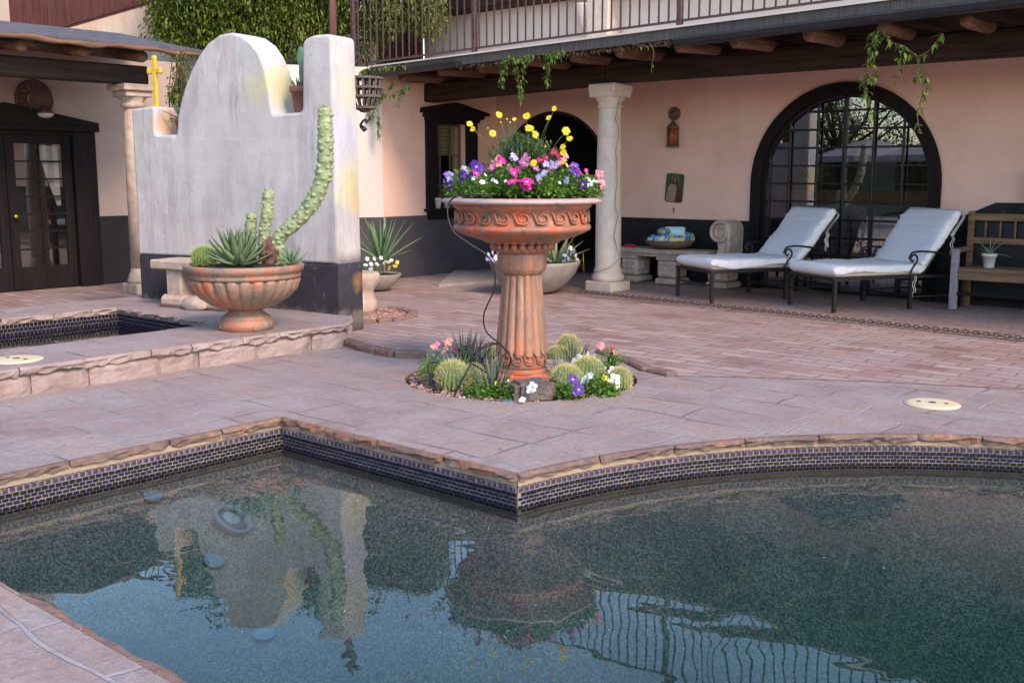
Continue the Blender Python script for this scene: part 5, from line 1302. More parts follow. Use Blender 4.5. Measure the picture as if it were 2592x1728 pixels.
# ---------------------------------------------------------------- round flower bed
bcn = Vector((bedc.x, bedc.y, 0))
m = MB(); vs = []; RN, AN = 16, 72; vs = [bcn + Vector((0, 0, -.02))]
for i in range(1, RN + 1):
    for k in range(AN):
        a = 2 * PI * k / AN; rr = (BR + .03) * i / RN; vs.append(bcn + Vector((rr * math.cos(a), rr * math.sin(a), -.03 + .02 * nz(rr * math.cos(a) * 9, rr * math.sin(a) * 9, 4))))
fs = [(0, 1 + k, 1 + (k + 1) % AN) for k in range(AN)]
for i in range(RN - 1):
    for k in range(AN): fs.append((1 + i * AN + k, 1 + (i + 1) * AN + k, 1 + (i + 1) * AN + (k + 1) % AN, 1 + i * AN + (k + 1) % AN))
m.add(vs, fs); tag(m.build('bed_soil', 'soil'), kind='structure')
m = MB(); band(m, bed + [bed[0]], 1, 0, -.001, -.08); tag(m.build('bed_edge', 'coping_stone'), kind='structure')
def stones(m, fn, n, r0, r1):
    for k in range(n):
        c = fn(); r = rnd(r0, r1); q = [c + Matrix.Rotation(rnd(0, 6.28), 3, 'Z') @ Vector((x * r * rnd(.7, 1.3), y * r * rnd(.7, 1.3), z * r * rnd(.5, 1))) for x, y, z in ((1, 0, 0), (-1, 0, 0), (0, 1, 0), (0, -1, 0), (0, 0, .8), (0, 0, -.8))]
        m.add(q, [(0, 2, 4), (2, 1, 4), (1, 3, 4), (3, 0, 4), (2, 0, 5), (1, 2, 5), (3, 1, 5), (0, 3, 5)])
def bedpt():
    while True:
        a = rnd(0, 2 * PI); f = math.sqrt(rnd(0, 1)) * BR * .97; x = math.cos(a) * f; y = math.sin(a) * f
        left = -(x * RX + y * RY)
        if left > -.1 or random.random() < .22: return bcn + Vector((x, y, -.022 + rnd(0, .018)))
m = MB(); stones(m, bedpt, 3600, .009, .022); tag(m.build('gravel', 'gravel'), 'reddish gravel covering the round flower bed', 'gravel', kind='stuff')
def B(u, v, z=-.01): q = G(u, v, 0); return Vector((q.x, q.y, z))
GB = 'golden barrel cacti in the round flower bed'
barrel(B(1147, 982), .115, 'golden barrel cactus at the left front of the round bed', group=GB)
barrel(B(1202, 962), .072, 'small golden barrel cactus hidden behind the front left one', group=GB)
barrel(B(1246, 905), .06, 'small golden barrel cactus just left of the pedestal', group=GB)
barrel(B(1411, 925), .092, 'bright yellow barrel cactus just right of the pedestal', group=GB)
barrel(B(1440, 897), .098, 'barrel cactus farthest back on the right side of the bed', group=GB)
barrel(B(1435, 988), .108, 'barrel cactus behind the purple petunias at the right front', group=GB)
barrel(B(1488, 968), .112, 'barrel cactus behind the white petunias in the middle of the right side', group=GB)
barrel(B(1568, 980), .085, 'barrel cactus at the far right edge of the round bed', group=GB)
def aloe(c, n, L, label, spread=.5, mat='aloe', w=.008):
    t = thing('aloe', label, 'aloe', c, 'grassy aloes in the round flower bed'); m = MB()
    for k in range(n):
        a = rnd(0, 2 * PI); e_ = rnd(1.5 - spread * 1.6, 1.5); b = Vector(c) + Vector((math.cos(a), math.sin(a), 0)) * rnd(0, .05)
        leaf_blade(m, b, (math.cos(a) * math.cos(e_), math.sin(a) * math.cos(e_), math.sin(e_)), L * rnd(.6, 1.05), w, .005, rnd(-.1, .35), 6, 0, .4)
    m.build('leaves', mat, t); return t
aloe(B(1180, 935), 55, .34, 'tall grassy aloe at the back left of the round bed', .45)
aloe(B(1205, 940), 30, .30, 'grassy aloe between the back one and the pedestal', .5)
aloe(B(1246, 995), 46, .31, 'pale grassy aloe in front of the pedestal base', .5, 'aloe', .009)
aloe(B(1462, 930), 18, .26, 'thin grassy aloe between the two back right cacti', .4)
aloe(B(1424, 962), 16, .25, 'thin grassy aloe right of the pedestal base', .45)
aloe(B(1150, 945), 10, .22, 'short yellow-green aloe behind the front left cactus', .45, 'agave_pale')
GP = 'petunias in the round flower bed'
def FB(u, v, c, d, r=.028): return (onD(u, v, d), c, r)
def dB(u, v): return depth(G(u, v))
d1 = dB(1105, 965)
petunia(B(1100, 968), .10, .10, .24, 260, 'leggy petunias with pink and purple blooms at the left edge of the round bed', [FB(1101, 874, 'pink', d1 + .1, .032), FB(1096, 878, 'pink', d1 + .08, .02), FB(1134, 864, 'coral', d1 + .15, .032), FB(1125, 886, 'coral', d1 + .1, .03), FB(1148, 886, 'crimson', d1 + .12, .024), FB(1094, 901, 'violet', d1, .020), FB(1105, 896, 'violet', d1, .018), FB(1128, 920, 'purple', d1 - .05, .024), FB(1097, 960, 'purple', d1 - .15, .036)], GP, .034, .011)
petunia(B(1168, 940), .09, .09, .12, 160, 'dark purple petunia under the tall grassy aloe', [FB(1168, 886, 'dark', dB(1168, 930), .026), FB(1176, 880, 'dark', dB(1168, 930), .018), FB(1183, 907, 'white', dB(1168, 935), .014), FB(1218, 908, 'purple', dB(1200, 940), .016)], GP)
petunia(B(1215, 1000), .10, .08, .10, 260, 'leafy petunia without open blooms at the front left of the bed', [FB(1253, 969, 'yellow', dB(1250, 1000), .014)], GP, .034, .011)
petunia(B(1288, 1004), .12, .07, .11, 320, 'leafy petunia with one large white bloom in front of the rock', [FB(1345, 980, 'white', dB(1345, 1018), .038), FB(1285, 966, 'white', dB(1285, 1000), .018), FB(1322, 1010, 'white', dB(1322, 1022), .022)], GP, .034, .011)
petunia(B(1432, 1004), .11, .08, .10, 300, 'petunia with two dark purple blooms at the right front of the bed', [FB(1451, 959, 'purple', dB(1450, 1010), .034), FB(1466, 985, 'purple', dB(1460, 1015), .032), FB(1459, 993, 'violet', dB(1460, 1015), .022)], GP, .036, .012)
petunia(B(1520, 996), .13, .10, .14, 380, 'large white petunias at the right of the bed', [FB(1484, 956, 'white', dB(1484, 995), .036), FB(1476, 962, 'white', dB(1484, 995), .026), FB(1494, 950, 'white', dB(1484, 995), .024), FB(1556, 962, 'white', dB(1540, 1000), .040), FB(1563, 974, 'white', dB(1540, 1000), .030), FB(1530, 956, 'yellow', dB(1530, 1000), .018), FB(1553, 940, 'white', dB(1550, 980), .034), FB(1563, 946, 'white', dB(1550, 980), .024)], GP, .036, .012)
petunia(B(1505, 955), .14, .10, .15, 300, 'small white petunias behind the middle right cactus', [FB(1461, 908, 'white', dB(1461, 940), .032), FB(1450, 912, 'white', dB(1461, 940), .022), FB(1468, 903, 'white', dB(1461, 940), .02), FB(1485, 893, 'white', dB(1485, 930), .020), FB(1500, 892, 'white', dB(1485, 930), .018), FB(1520, 925, 'white', dB(1515, 955), .028), FB(1528, 935, 'white', dB(1515, 955), .024), FB(1508, 915, 'white', dB(1515, 955), .022), FB(1412, 920, 'white', dB(1412, 940), .018), FB(1531, 938, 'purple', dB(1525, 960), .014)], GP, .03, .01)
petunia(B(1545, 948), .10, .08, .22, 160, 'pink petunias on tall stems at the back right of the bed', [FB(1545, 884, 'pink', dB(1545, 935), .036), FB(1523, 876, 'pink', dB(1530, 935), .028), FB(1512, 872, 'pink', dB(1530, 935), .02), FB(1559, 893, 'pink', dB(1550, 935), .024)], GP, .026, .009)
# rocks in the bed
q = B(1345, 1004, 0)
def boulder(c, hx, hy, hz, rz, seed, mats, name, label, cut=.35):
    import bmesh
    bm = bmesh.new(); bmesh.ops.create_cube(bm, size=2); bmesh.ops.bevel(bm, geom=bm.edges[:], offset=.28, segments=2, affect='EDGES'); bmesh.ops.subdivide_edges(bm, edges=bm.edges[:], cuts=3, use_grid_fill=True)
    RM = Matrix.Rotation(rz, 3, 'Z'); m = MB(); vs = []
    for v in bm.verts:
        k = 1 + .13 * nz(v.co.x * .9 + seed, v.co.y * .9, v.co.z * .9) + .04 * nz(v.co.x * 4, v.co.y * 4 + seed, v.co.z * 4)
        co = Vector((v.co.x * hx * k, v.co.y * hy * k, (v.co.z * k + .8) * hz)); co.x -= .12 * co.z * (1 if co.x > 0 else -.2); vs.append(c + RM @ co)
    m.add(vs, [tuple(x.index for x in f.verts) for f in bm.faces], 0, False); bm.free()
    return tag(m.build(name, mats, origin=c), label, 'rock')
boulder(q + Vector((0, 0, -.01)), .145, .10, .068, YAW + .35, 3.0, 'lava_rock', 'rock', 'large brown rock leaning against the front of the pedestal')
boulder(B(1390, 940, -.02), .13, .13, .055, .3, 8, 'concrete_bowl', 'footing_stone', 'pale footing stone under the back right of the pedestal')
m = MB(); q = B(1284, 1014, -.004); m.blob(q, (.055, .035, .016), 2, .1, 2, 0, True); tag(m.build('pebble', 'fixture_dark', origin=q), 'flat blue-grey pebble at the front edge of the round bed', 'stone')
m = MB(); q = B(1502, 1003, 0); m.blob(q, (.025, .02, .015), 5, .1, 2); tag(m.build('pebble', 'rock_pink', origin=q), 'small reddish stone under the right front petunias', 'stone')
# stakes, tubing
m = MB(); q = onD(1548, 920, dB(1548, 945)); q.z = 0
for dx in (-.02, .0, .028): m.box((q.x + dx - .009, q.y - .009, -.02), (q.x + dx + .009, q.y + .009, .16 - abs(dx) * 1.2), bev=.002)
tag(m.build('stake', 'black_wood', origin=q), 'cluster of short dark wooden stakes at the back right of the round bed', 'stake')
def curve(ctrl, n=10):
    P_ = [Vector(p) for p in ctrl]; out = []
    for i in range(len(P_) - 1):
        p0 = P_[max(0, i - 1)]; p1 = P_[i]; p2 = P_[i + 1]; p3 = P_[min(len(P_) - 1, i + 2)]
        for k in range(n):
            f = k / n; out.append(.5 * (2 * p1 + (p2 - p0) * f + (2 * p0 - 5 * p1 + 4 * p2 - p3) * f * f + (3 * p1 - p0 - 3 * p2 + p3) * f ** 3))
    out.append(P_[-1]); return out
fr = lambda u, v, dd: onD(u, v, PD + dd)
m = MB(); m.tube(curve([fr(1240, 491, -.50), fr(1190, 493, -.54), fr(1155, 498, -.42), fr(1136, 515, -.38), fr(1134, 550, -.40), fr(1150, 588, -.42), fr(1190, 618, -.42), fr(1237, 650, -.42), fr(1252, 690, -.4), fr(1250, 735, -.38), fr(1225, 795, -.36), fr(1232, 840, -.34), fr(1268, 872, -.3), fr(1292, 905, -.26), fr(1283, 940, -.24)]), .0055, 6)
tag(m.build('irrigation_tube', 'black_tube'), 'black irrigation tube hanging from the pedestal planter rim down to the bed', 'tube')
m = MB(); m.tube(curve([fr(1262, 870, -.28), fr(1235, 870, -.32), fr(1205, 890, -.34), fr(1200, 895, -.34), fr(1230, 878, -.28), fr(1258, 868, -.25)]), .0055, 6)
tag(m.build('irrigation_tube', 'black_tube'), 'looped black tube resting on the aloes left of the pedestal', 'tube')
m = MB(); p0 = B(1150, 1000, 0); m.tube(curve([p0, onD(1165, 970, depth(p0)), onD(1187, 930, depth(p0) + .02), onD(1195, 921, depth(p0) + .03), onD(1212, 930, depth(p0) + .08), onD(1235, 946, depth(p0) + .12)]), .006, 6)
tag(m.build('irrigation_tube', 'black_tube'), 'grey-black tube arching over the front left cactus', 'tube')
m = MB(); p0 = B(1100, 992, 0); m.tube(curve([p0, onD(1090, 960, depth(p0)), onD(1082, 930, depth(p0)), onD(1088, 919, depth(p0)), onD(1108, 917, depth(p0) + .05)]), .005, 6)
tag(m.build('irrigation_tube', 'black_tube'), 'thin black tube hooped at the left edge of the round bed', 'tube')
m = MB(); m.tube(curve([fr(1262, 870, -.2), fr(1290, 892, -.27), fr(1330, 902, -.3), fr(1370, 902, -.28), fr(1400, 880, -.2)]), .002, 5)
tag(m.build('wire', 'old_metal'), 'thin wire wrapped across the pedestal base', 'wire')

# ================================================================ BEHIND THE WHITE WALL
q = G(905, 800); m = MB(); gc = Vector((q.x, q.y, 0))
def crescent():
    while True:
        x = rnd(-.5, .5); y = rnd(-.5, .5); p = gc + Vector((x, y, .012 + rnd(0, .012)))
        if x * x + y * y < .24: return p
m.lathe(gc, [(.5, .013), (.5, .022), (.001, .026)], 36)
stones(m, crescent, 1100, .010, .024)
tag(m.build('gravel', 'gravel'), 'red gravel in the bed behind the white wall', 'gravel', kind='stuff')
edging([(gc.x + .57 * math.cos(a), gc.y + .57 * math.sin(a)) for a in [R(-70 + 16 * k) for k in range(12)]], 'brick_edging', 'curved brick border round the red gravel behind the white wall', .035)
q = onD(903, 800, depth(gc) + .15); q.z = 0.02
m = MB(); m.lathe(q, [(.20, .0), (.21, .05), (.22, .10), (.205, .14), (.185, .17), (.18, .22), (.20, .26), (.235, .31), (.25, .36), (.25, .40), (.23, .42), (.20, .425)], 40)
tag(m.build('stone_drum', 'carved_stone', origin=q), 'squat round carved stone base standing in the red gravel behind the white wall', 'stone base')

def bowl(p, r, h, label, mat, name='bowl_planter'):
    t = thing(name, label, 'planter', p)
    m = MB(); m.lathe(p, [(r * .34, 0), (r * .5, h * .08), (r * .74, h * .34), (r * .9, h * .62), (r * .985, h * .9), (r, h * .97), (r * .99, h), (r * .94, h), (r * .92, h * .93)], 56, 0, True, None, True); m.build('bowl', mat, t)
    o = ORG[t.name]; soil_disc(Vector(p), r * .94, h * .92, t, 3, .01, 'soil', .02); return t
def pansies(root, rx, ry, h, n, label, fl, group, name='pansy'): return petunia(root, rx, ry, h, n, label, fl, group, .03, .010, name)
# bowl with agave behind the wall
D1 = 13.3
p = onD(955, 715, D1); p.z = .02
zr = onD(955, 690, D1 - .3).z
p = Vector((onD(955, 700, D1).x, onD(955, 700, D1).y, 0.02)); hb = .20
bowl(p, .30, hb, 'wide shallow clay bowl with pansies and an agave behind the white wall', 'concrete_bowl')
rosette('agave', 'tall pale agave in the shallow bowl behind the white wall', onD(965, 665, D1 + .05) * 1, .62, .045, 20, 'agave_pale', flat=.35, steep=1.4, curve=-.05, th=.014)
pansies(Vector((p.x, p.y, hb - .0)) + Vector((-.02, -.08, 0)), .2, .14, .12, 260, 'white and yellow pansies in the shallow bowl behind the white wall', [(onD(u, v, D1 - .25), c, .026) for u, v, c in [(930, 655, 'white'), (940, 668, 'white'), (948, 655, 'white'), (955, 668, 'white'), (965, 652, 'white'), (972, 664, 'white'), (983, 662, 'yellow'), (990, 658, 'white'), (1000, 672, 'yellow'), (1006, 664, 'yellow'), (938, 680, 'lavender'), (985, 678, 'yellow'), (926, 670, 'white')]], 'pansies in the bowls')
# big concrete bowl behind the pedestal
D2 = depth(G(1355, 748)) + .28
p = onD(1353, 740, D2); p.z = .015; RB = 117 * D2 / 2733; hb = .385
bowl(p, RB, hb, 'large grey-brown concrete bowl planter behind the pedestal', 'concrete_bowl')
rosette('agave', 'yellow-striped agave in the large concrete bowl', onD(1405, 672, D2), .46, .035, 18, 'agave_variegated', flat=.25, steep=1.2, curve=-.1, th=.01)
pansies(Vector((p.x, p.y, hb - .03)) - Vector((RX, RY, 0)) * .36 + Vector((FX, FY, 0)) * -.1, .13, .13, .14, 200, 'white and violet pansies at the left of the large concrete bowl', [(onD(u, v, D2 - .3), c, .030) for u, v, c in [(1238, 645, 'white'), (1248, 640, 'lavender'), (1256, 652, 'white'), (1244, 656, 'lavender'), (1262, 642, 'white'), (1235, 654, 'lavender'), (1250, 662, 'violet')]], 'pansies in the bowls')
pansies(Vector((p.x, p.y, hb - .03)) + Vector((RX, RY, 0)) * .36, .15, .13, .2, 240, 'white pansies at the right of the large concrete bowl', [(onD(u, v, D2 - .1), c, .030) for u, v, c in [(1438, 632, 'white'), (1444, 642, 'white'), (1452, 636, 'white'), (1458, 648, 'white'), (1430, 645, 'lavender'), (1446, 628, 'white'), (1440, 655, 'lavender'), (1462, 660, 'white'), (1426, 660, 'lavender'), (1454, 668, 'violet')]], 'pansies in the bowls')
m = MB(); a_ = onD(1480, 692, D2 + .3); b_ = onD(1446, 607, D2 + .1); c_2 = onD(1430, 650, D2 + .0); m.tube([a_, b_, c_2], .006, 6); m.tube([onD(1476, 640, D2 + .2), onD(1478, 688, D2 + .2)], .006, 6)
tag(m.build('plant_stake', 'brass', origin=a_), 'thin tan wire plant support leaning at the right of the large concrete bowl', 'plant support')
# pots on the ledge of the side window
for u, lb in ((1109, 'small white pot at the left of the side window sill'), (1131, 'small white pot beside the other one on the side window sill')):
    q = onS(u, 530, -10.93); q.z = .957
    pot(q, .055, .15, lb, 'white_pot', 'flower_pot', False, group='white pots on the window sill')
q = onS(1115, 528, -10.93); q.z = 1.09
rosette('succulent', 'thin spiky reddish seedling in the left pot of the side window', q, .10, .004, 9, 'vine_stem', 'plant', flat=.6)

# ================================================================ VINES, IVY, BASKET
def vine(name, label, strands, n_per_m=70, L=.05, w=.012, mat='vine_leaf', group='vines hanging from the roof terrace', stem=.004, droop=.6, spread=.05):
    t = thing(name, label, 'vine', strands[0][0], group); ms = MB(); ml = MB()
    for st in strands:
        c = curve(st, 6); ms.tube(c, stem, 4); ln = sum((b - a).length for a, b in zip(c, c[1:])); n = int(ln * n_per_m)
        for k in range(n):
            f = rnd(0, 1) * (len(c) - 1); i = min(int(f), len(c) - 2); p_ = c[i].lerp(c[i + 1], f - i) + jv(spread * .25); d = Vector((rnd(-1, 1), rnd(-1, 1), rnd(-1.4, .1)))
            leafcard(ml, p_, d, L * rnd(.6, 1.3), w * rnd(.8, 1.2), 0, rnd(0, .4))
    ms.build('stem', 'vine_stem', t); ml.build('leaves', mat, t); return t
FW = 9.80
W = lambda u, v, w=FW: onW(u, v, w)
vine('hanging_vine', 'leafy vine hanging from the fascia above the side window, left of the column', [[W(1292, 142), W(1282, 165), W(1270, 195), W(1270, 217)], [W(1300, 142), W(1306, 170), W(1312, 205), W(1318, 232)], [W(1325, 140), W(1326, 170), W(1320, 215), W(1319, 255)], [W(1275, 150), W(1268, 175), W(1275, 200)], [W(1340, 135), W(1330, 145), W(1300, 150), W(1280, 152)], [W(1350, 138), W(1338, 150), W(1325, 160)]], 150, .06, .013)
vine('hanging_vine', 'short vine tuft hanging from the fascia close to the stone column', [[W(1425, 125), W(1400, 138), W(1392, 160), W(1388, 185), W(1385, 212)], [W(1385, 135), W(1398, 145), W(1380, 170)], [W(1432, 128), W(1420, 135), W(1405, 150)], [W(1375, 138), W(1390, 140), W(1410, 135)]], 150, .06, .013)
vine('hanging_vine', 'long vine strand hanging in front of the arched window, left one', [[W(2215, 78), W(2206, 110), W(2200, 150), W(2192, 190), W(2188, 225), W(2200, 258), W(2207, 285)], [W(2225, 80), W(2218, 120), W(2210, 180), W(2212, 200)], [W(2200, 190), W(2193, 215), W(2196, 240)]], 95, .07, .015)
vine('hanging_vine', 'forked vine hanging at the right edge of the arched window', [[W(2230, 75), W(2255, 105), W(2290, 120), W(2318, 145), W(2330, 185), W(2338, 200), W(2332, 250), W(2322, 290), W(2330, 340)], [W(2318, 145), W(2350, 130), W(2375, 100), W(2388, 85)], [W(2290, 120), W(2280, 145), W(2276, 170), W(2278, 210)], [W(2338, 195), W(2318, 195), W(2310, 205)], [W(2345, 195), W(2345, 225), W(2335, 260)]], 60, .07, .015)
vine('hanging_vine', 'bare wiry twig dangling from the fascia beside the stone column', [[W(1645, 110), W(1652, 122), W(1655, 140), W(1650, 165), W(1649, 185)], [W(1600, 112), W(1640, 118), W(1690, 116)]], 10, .04, .01)
vine('climbing_vine', 'vine creeping along the wall corner below the hanging basket', [[W(925, 175), W(950, 195), W(965, 230), W(955, 270), W(960, 310), W(955, 355)], [W(930, 190), W(935, 230), W(918, 280)], [W(965, 235), W(990, 243), W(1015, 228), W(1032, 218)], [W(1000, 200), W(990, 215), W(985, 225)], [W(1018, 230), W(1012, 250), W(1005, 268)], [W(940, 182), W(985, 178), W(1025, 168)], [W(950, 250), W(940, 300), W(930, 280)]], 110, .06, .014, group=None)
vine('climbing_vine', 'thin trail of leaves lying on the gutter above the hanging basket', [[W(915, 180, 9.74), W(950, 172, 9.74), W(990, 168, 9.74), W(1030, 166, 9.74)]], 150, .06, .014, group=None)
# dry leaf litter caught under the fascia
m = MB()
for k in range(900):
    s = rnd(-9.4, -6.3); leafcard(m, Vector((s, rnd(9.84, 9.95), zl(s) - .10 - abs(random.gauss(0, .018)))), jv(1), .035, .009)
tag(m.build('dry_vine', 'vine_stem'), 'dry brown vine litter caught under the metal fascia', 'vine')
# ivy wall
def ivy_mass(name, label, fn, n, L=.10, w=.018, mat='ivy_leaf', clumps=None):
    m = MB()
    for k in range(n):
        p_, d = fn(); leafcard(m, p_, d, L * rnd(.6, 1.3), w * rnd(.8, 1.3), 0, .3)
    return tag(m.build(name, mat), label, 'vine')
strs = []
for k in range(420):
    u = rnd(395, 1110); dd = rnd(15.6, 16.9); top_ = rnd(-190, 60)
    base_ = 150 + 30 * math.sin(u * .011) + 20 * nz(u * .02, 1, 1)
    if u > 960: base_ = 60 - (u - 960) * .3
    if u < 450: base_ = 60 + (u - 395) * 1.6
    bot = min(base_ + rnd(-60, 40), top_ + rnd(60, 260)); strs.append((u, dd, top_, max(bot, top_ + 30)))
def ivf():
    u, dd, a_, b_ = random.choice(strs); f = rnd(0, 1); v = a_ + (b_ - a_) * f
    p_ = onD(u + 6 * math.sin(v * .05 + u), v, dd) + jv(.16); return p_, Vector((rnd(-1, 1), rnd(-1, .4), rnd(-1.1, .4)))
ivy_mass('ivy_curtain', 'dense yellow-green trailing vine covering the high wall behind the white wall', ivf, 44000, .085, .017)
m = MB()
for k in range(70):
    u, dd, a_, b_ = random.choice(strs); m.tube([onD(u, a_ - 30, dd + .1), onD(u + rnd(-6, 6), (a_ + b_) / 2, dd + .05), onD(u + rnd(-8, 8), b_ + rnd(-10, 30), dd)], .007, 4)
tag(m.build('vine_twigs', 'vine_stem'), 'bare brown runners hanging through the vine on the high wall', 'vine')
strs2 = [(rnd(430, 475), rnd(12.2, 12.8), rnd(120, 230), rnd(240, 330)) for k in range(26)]
m = MB(); ml = MB(); q = onD(450, 300, 12.5)
for (u, dd, a_, b_) in strs2:
    c = curve([onD(u + rnd(-8, 20), a_, dd), onD(u + rnd(-12, 12), (a_ + b_) / 2, dd), onD(u, b_, dd)], 5); m.tube(c, .005, 4)
    for j in range(22): leafcard(ml, random.choice(c) + jv(.05), Vector((rnd(-1, 1), rnd(-1, 1), rnd(-1, .3))), .06, .013)
t = thing('climbing_vine', 'twiggy vine growing up behind the left notch of the white wall', 'vine', q); m.build('stem', 'vine_stem', t); ml.build('leaves', 'ivy_leaf', t)
# tall pole behind the right tower
q = onD(843, 60, 12.6); m = MB(); m.tube([(q.x, q.y, 0), (q.x + .01, q.y, 1.6), (q.x - .01, q.y, 2.9), (q.x + .015, q.y, 4.05)], [.05, .047, .043, .04], 10); m.blob((q.x + .015, q.y, 4.12), (.055, .055, .09), 3, .1, 2)
m.box((q.x - .12, q.y - .015, 4.16), (q.x + .15, q.y + .015, 4.19)); m.box((q.x, q.y - .015, 4.1), (q.x + .03, q.y + .015, 4.36))
tag(m.build('wooden_pole', 'pole_wood', origin=(q.x, q.y, 0)), 'tall weathered wooden pole behind the right tower of the white wall', 'pole')
# hanging basket lantern
HB = 11.6
q = onD(922, 235, HB); t = thing('hanging_basket', 'woven slat basket hanging at the house corner beside the white wall', 'basket', q)
prb = [(.03, -.20), (.10, -.17), (.155, -.08), (.185, .04), (.195, .16)]
m = MB()
for k in range(16):
    a = 2 * PI * k / 16; vs = []
    for r_, z in prb:
        for s in (-1, 1): aa = a + s * .011 / max(r_, .03); vs.append(q + Vector((r_ * math.cos(aa), r_ * math.sin(aa), z)))
        for s in (1, -1): aa = a + s * .011 / max(r_, .03); vs.append(q + Vector(((r_ - .008) * math.cos(aa), (r_ - .008) * math.sin(aa), z)))
    fs = []
    for i in range(len(prb) - 1):
        for j in range(4): fs.append((i * 4 + j, i * 4 + (j + 1) % 4, (i + 1) * 4 + (j + 1) % 4, (i + 1) * 4 + j))
    m.add(vs, fs)
m.build('slats', 'wicker', t)
m = MB()
for r_, z in ((.198, .15), (.193, .05), (.172, -.04), (.12, -.155)): m.lathe(q, [(r_ - .006, z - .012), (r_ + .005, z - .012), (r_ + .006, z + .012), (r_ - .006, z + .012)], 28, 0, False, None, True)
m.lathe(q, [(.001, -.21), (.05, -.2), (.06, -.18)], 16); m.build('bands', 'wicker', t)
m = MB()
for k in range(3): a = 2 * PI * k / 3; m.tube([q + Vector((.19 * math.cos(a), .19 * math.sin(a), .15)), q + Vector((0, 0, .52))], .004, 4)
m.build('chains', 'iron', t)
# scroll bracket below it
q = onD(918, 312, HB); P_ = [onD(915 + x, y, HB) for x, y in ((-4, 318), (4, 306), (10, 303), (14, 306), (12, 311), (8, 309))]; P2_ = [onD(915 + x, y, HB) for x, y in ((-4, 318), (6, 322), (11, 328), (6, 331), (2, 327), (-3, 320))]
m = MB(); m.tube(P_, [.012, .012, .014, .016, .012, .008], 7); m.tube(P2_, [.012, .014, .018, .016, .012, .012], 7); tag(m.build('iron_bracket', 'iron', origin=q), 'small curled black iron bracket at the house corner below the basket', 'bracket')

# ================================================================ LEFT PORCH THINGS
q = onS(87, 252, LS + .03); t = thing('sun_plaque', 'round dark metal sun and moon plaque above the black door', 'wall plaque', q)
RM = rot_from_z((1, 0, 0)); r = .235
m = MB(); m.lathe(q, [(r, -.012), (r + .006, 0), (r, .014), (r * .92, .016), (r * .9, .008), (.001, .008)], 48, 0, True, None, True, RM); m.build('disc', 'rusty_iron', t)
m = MB()
for k in range(16):
    a = 2 * PI * k / 16; pts_ = []
    for j in range(6): f = j / 5; rr = r * (.52 + .34 * f); aa = a + .10 * math.sin(f * PI) + .12 * f; pts_.append(q + Vector((.014, rr * math.cos(aa), rr * math.sin(aa))))
    m.tube(pts_, [.002, .010, .013, .011, .007, .002], 5)
m.build('rays', 'old_metal', t)
m = MB(); pts_ = [q + Vector((.012, -r * .05 + r * .34 * math.cos(a), r * .34 * math.sin(a))) for a in [R(40 + 280 * k / 14) for k in range(15)]]; m.tube(pts_, [.002 + .022 * math.sin(PI * k / 14) for k in range(15)], 6); m.build('crescent', 'old_metal', t)
q = onS(108, 288, LS + .06); t = thing('wall_lamp', 'small unlit lamp with a flat white glass bowl above the black door', 'lamp', q)
m = MB(); m.lathe(q + Vector((.07, 0, 0)), [(.001, -.055), (.05, -.05), (.09, -.028), (.10, 0), (.092, .0)], 28, 0, True, None, True); m.build('shade', 'white_pot', t)
m = MB(); m.lathe(q + Vector((.07, 0, 0)), [(.10, .0), (.095, .02), (.045, .055), (.04, .09), (.001, .095)], 28); m.box(q + Vector((-.08, -.02, .04)), q + Vector((.06, .02, .08)), bev=.006); m.build('fitting', 'rusty_iron', t)

# ================================================================ PORCH WALL THINGS
yw = WW
q = onW(1706, 288, yw - .03); t = thing('wall_disc', 'round dark bronze boss on the pink wall from which the lantern hangs', 'wall disc', q); RM = rot_from_z((0, -1, 0))
m = MB(); m.lathe(q, [(.085, -.028), (.088, 0), (.08, .012), (.066, .014), (.058, .006), (.04, .008), (.028, .022), (.001, .026)], 32, 0, True, None, True, RM); m.build('boss', 'old_metal', t)
q = onW(1703, 345, yw - .07); q.z = 1.8; t = thing('hanging_lantern', 'small dark bronze lantern with amber glass hanging on the pink wall', 'lantern', q)
m = MB(); m.lathe(q, [(.086, 0), (.09, .012), (.078, .022), (.07, .03)], 24); m.lathe(q, [(.07, .235), (.085, .245), (.08, .262), (.05, .29), (.022, .33), (.014, .36), (.016, .37), (.001, .378)], 24)
for k in range(8): a = 2 * PI * k / 8; m.tube([q + Vector((.07 * math.cos(a), .07 * math.sin(a), .02)), q + Vector((.07 * math.cos(a), .07 * math.sin(a), .245))], .009, 6)
m.build('frame', 'old_metal', t)
m = MB(); m.lathe(q, [(.06, .025), (.062, .24)], 24); m.build('glass', 'amber_glass', t)
m = MB()
for k in range(3): 
    c = q + Vector((0, 0, .39 + .022 * k)); m.tube([c + Vector((math.cos(a) * .009 * (k % 2), math.cos(a) * .009 * ((k + 1) % 2), math.sin(a) * .016)) for a in [2 * PI * j / 8 for j in range(9)]], .003, 5, 0, False)
m.build('chain', 'old_metal', t)
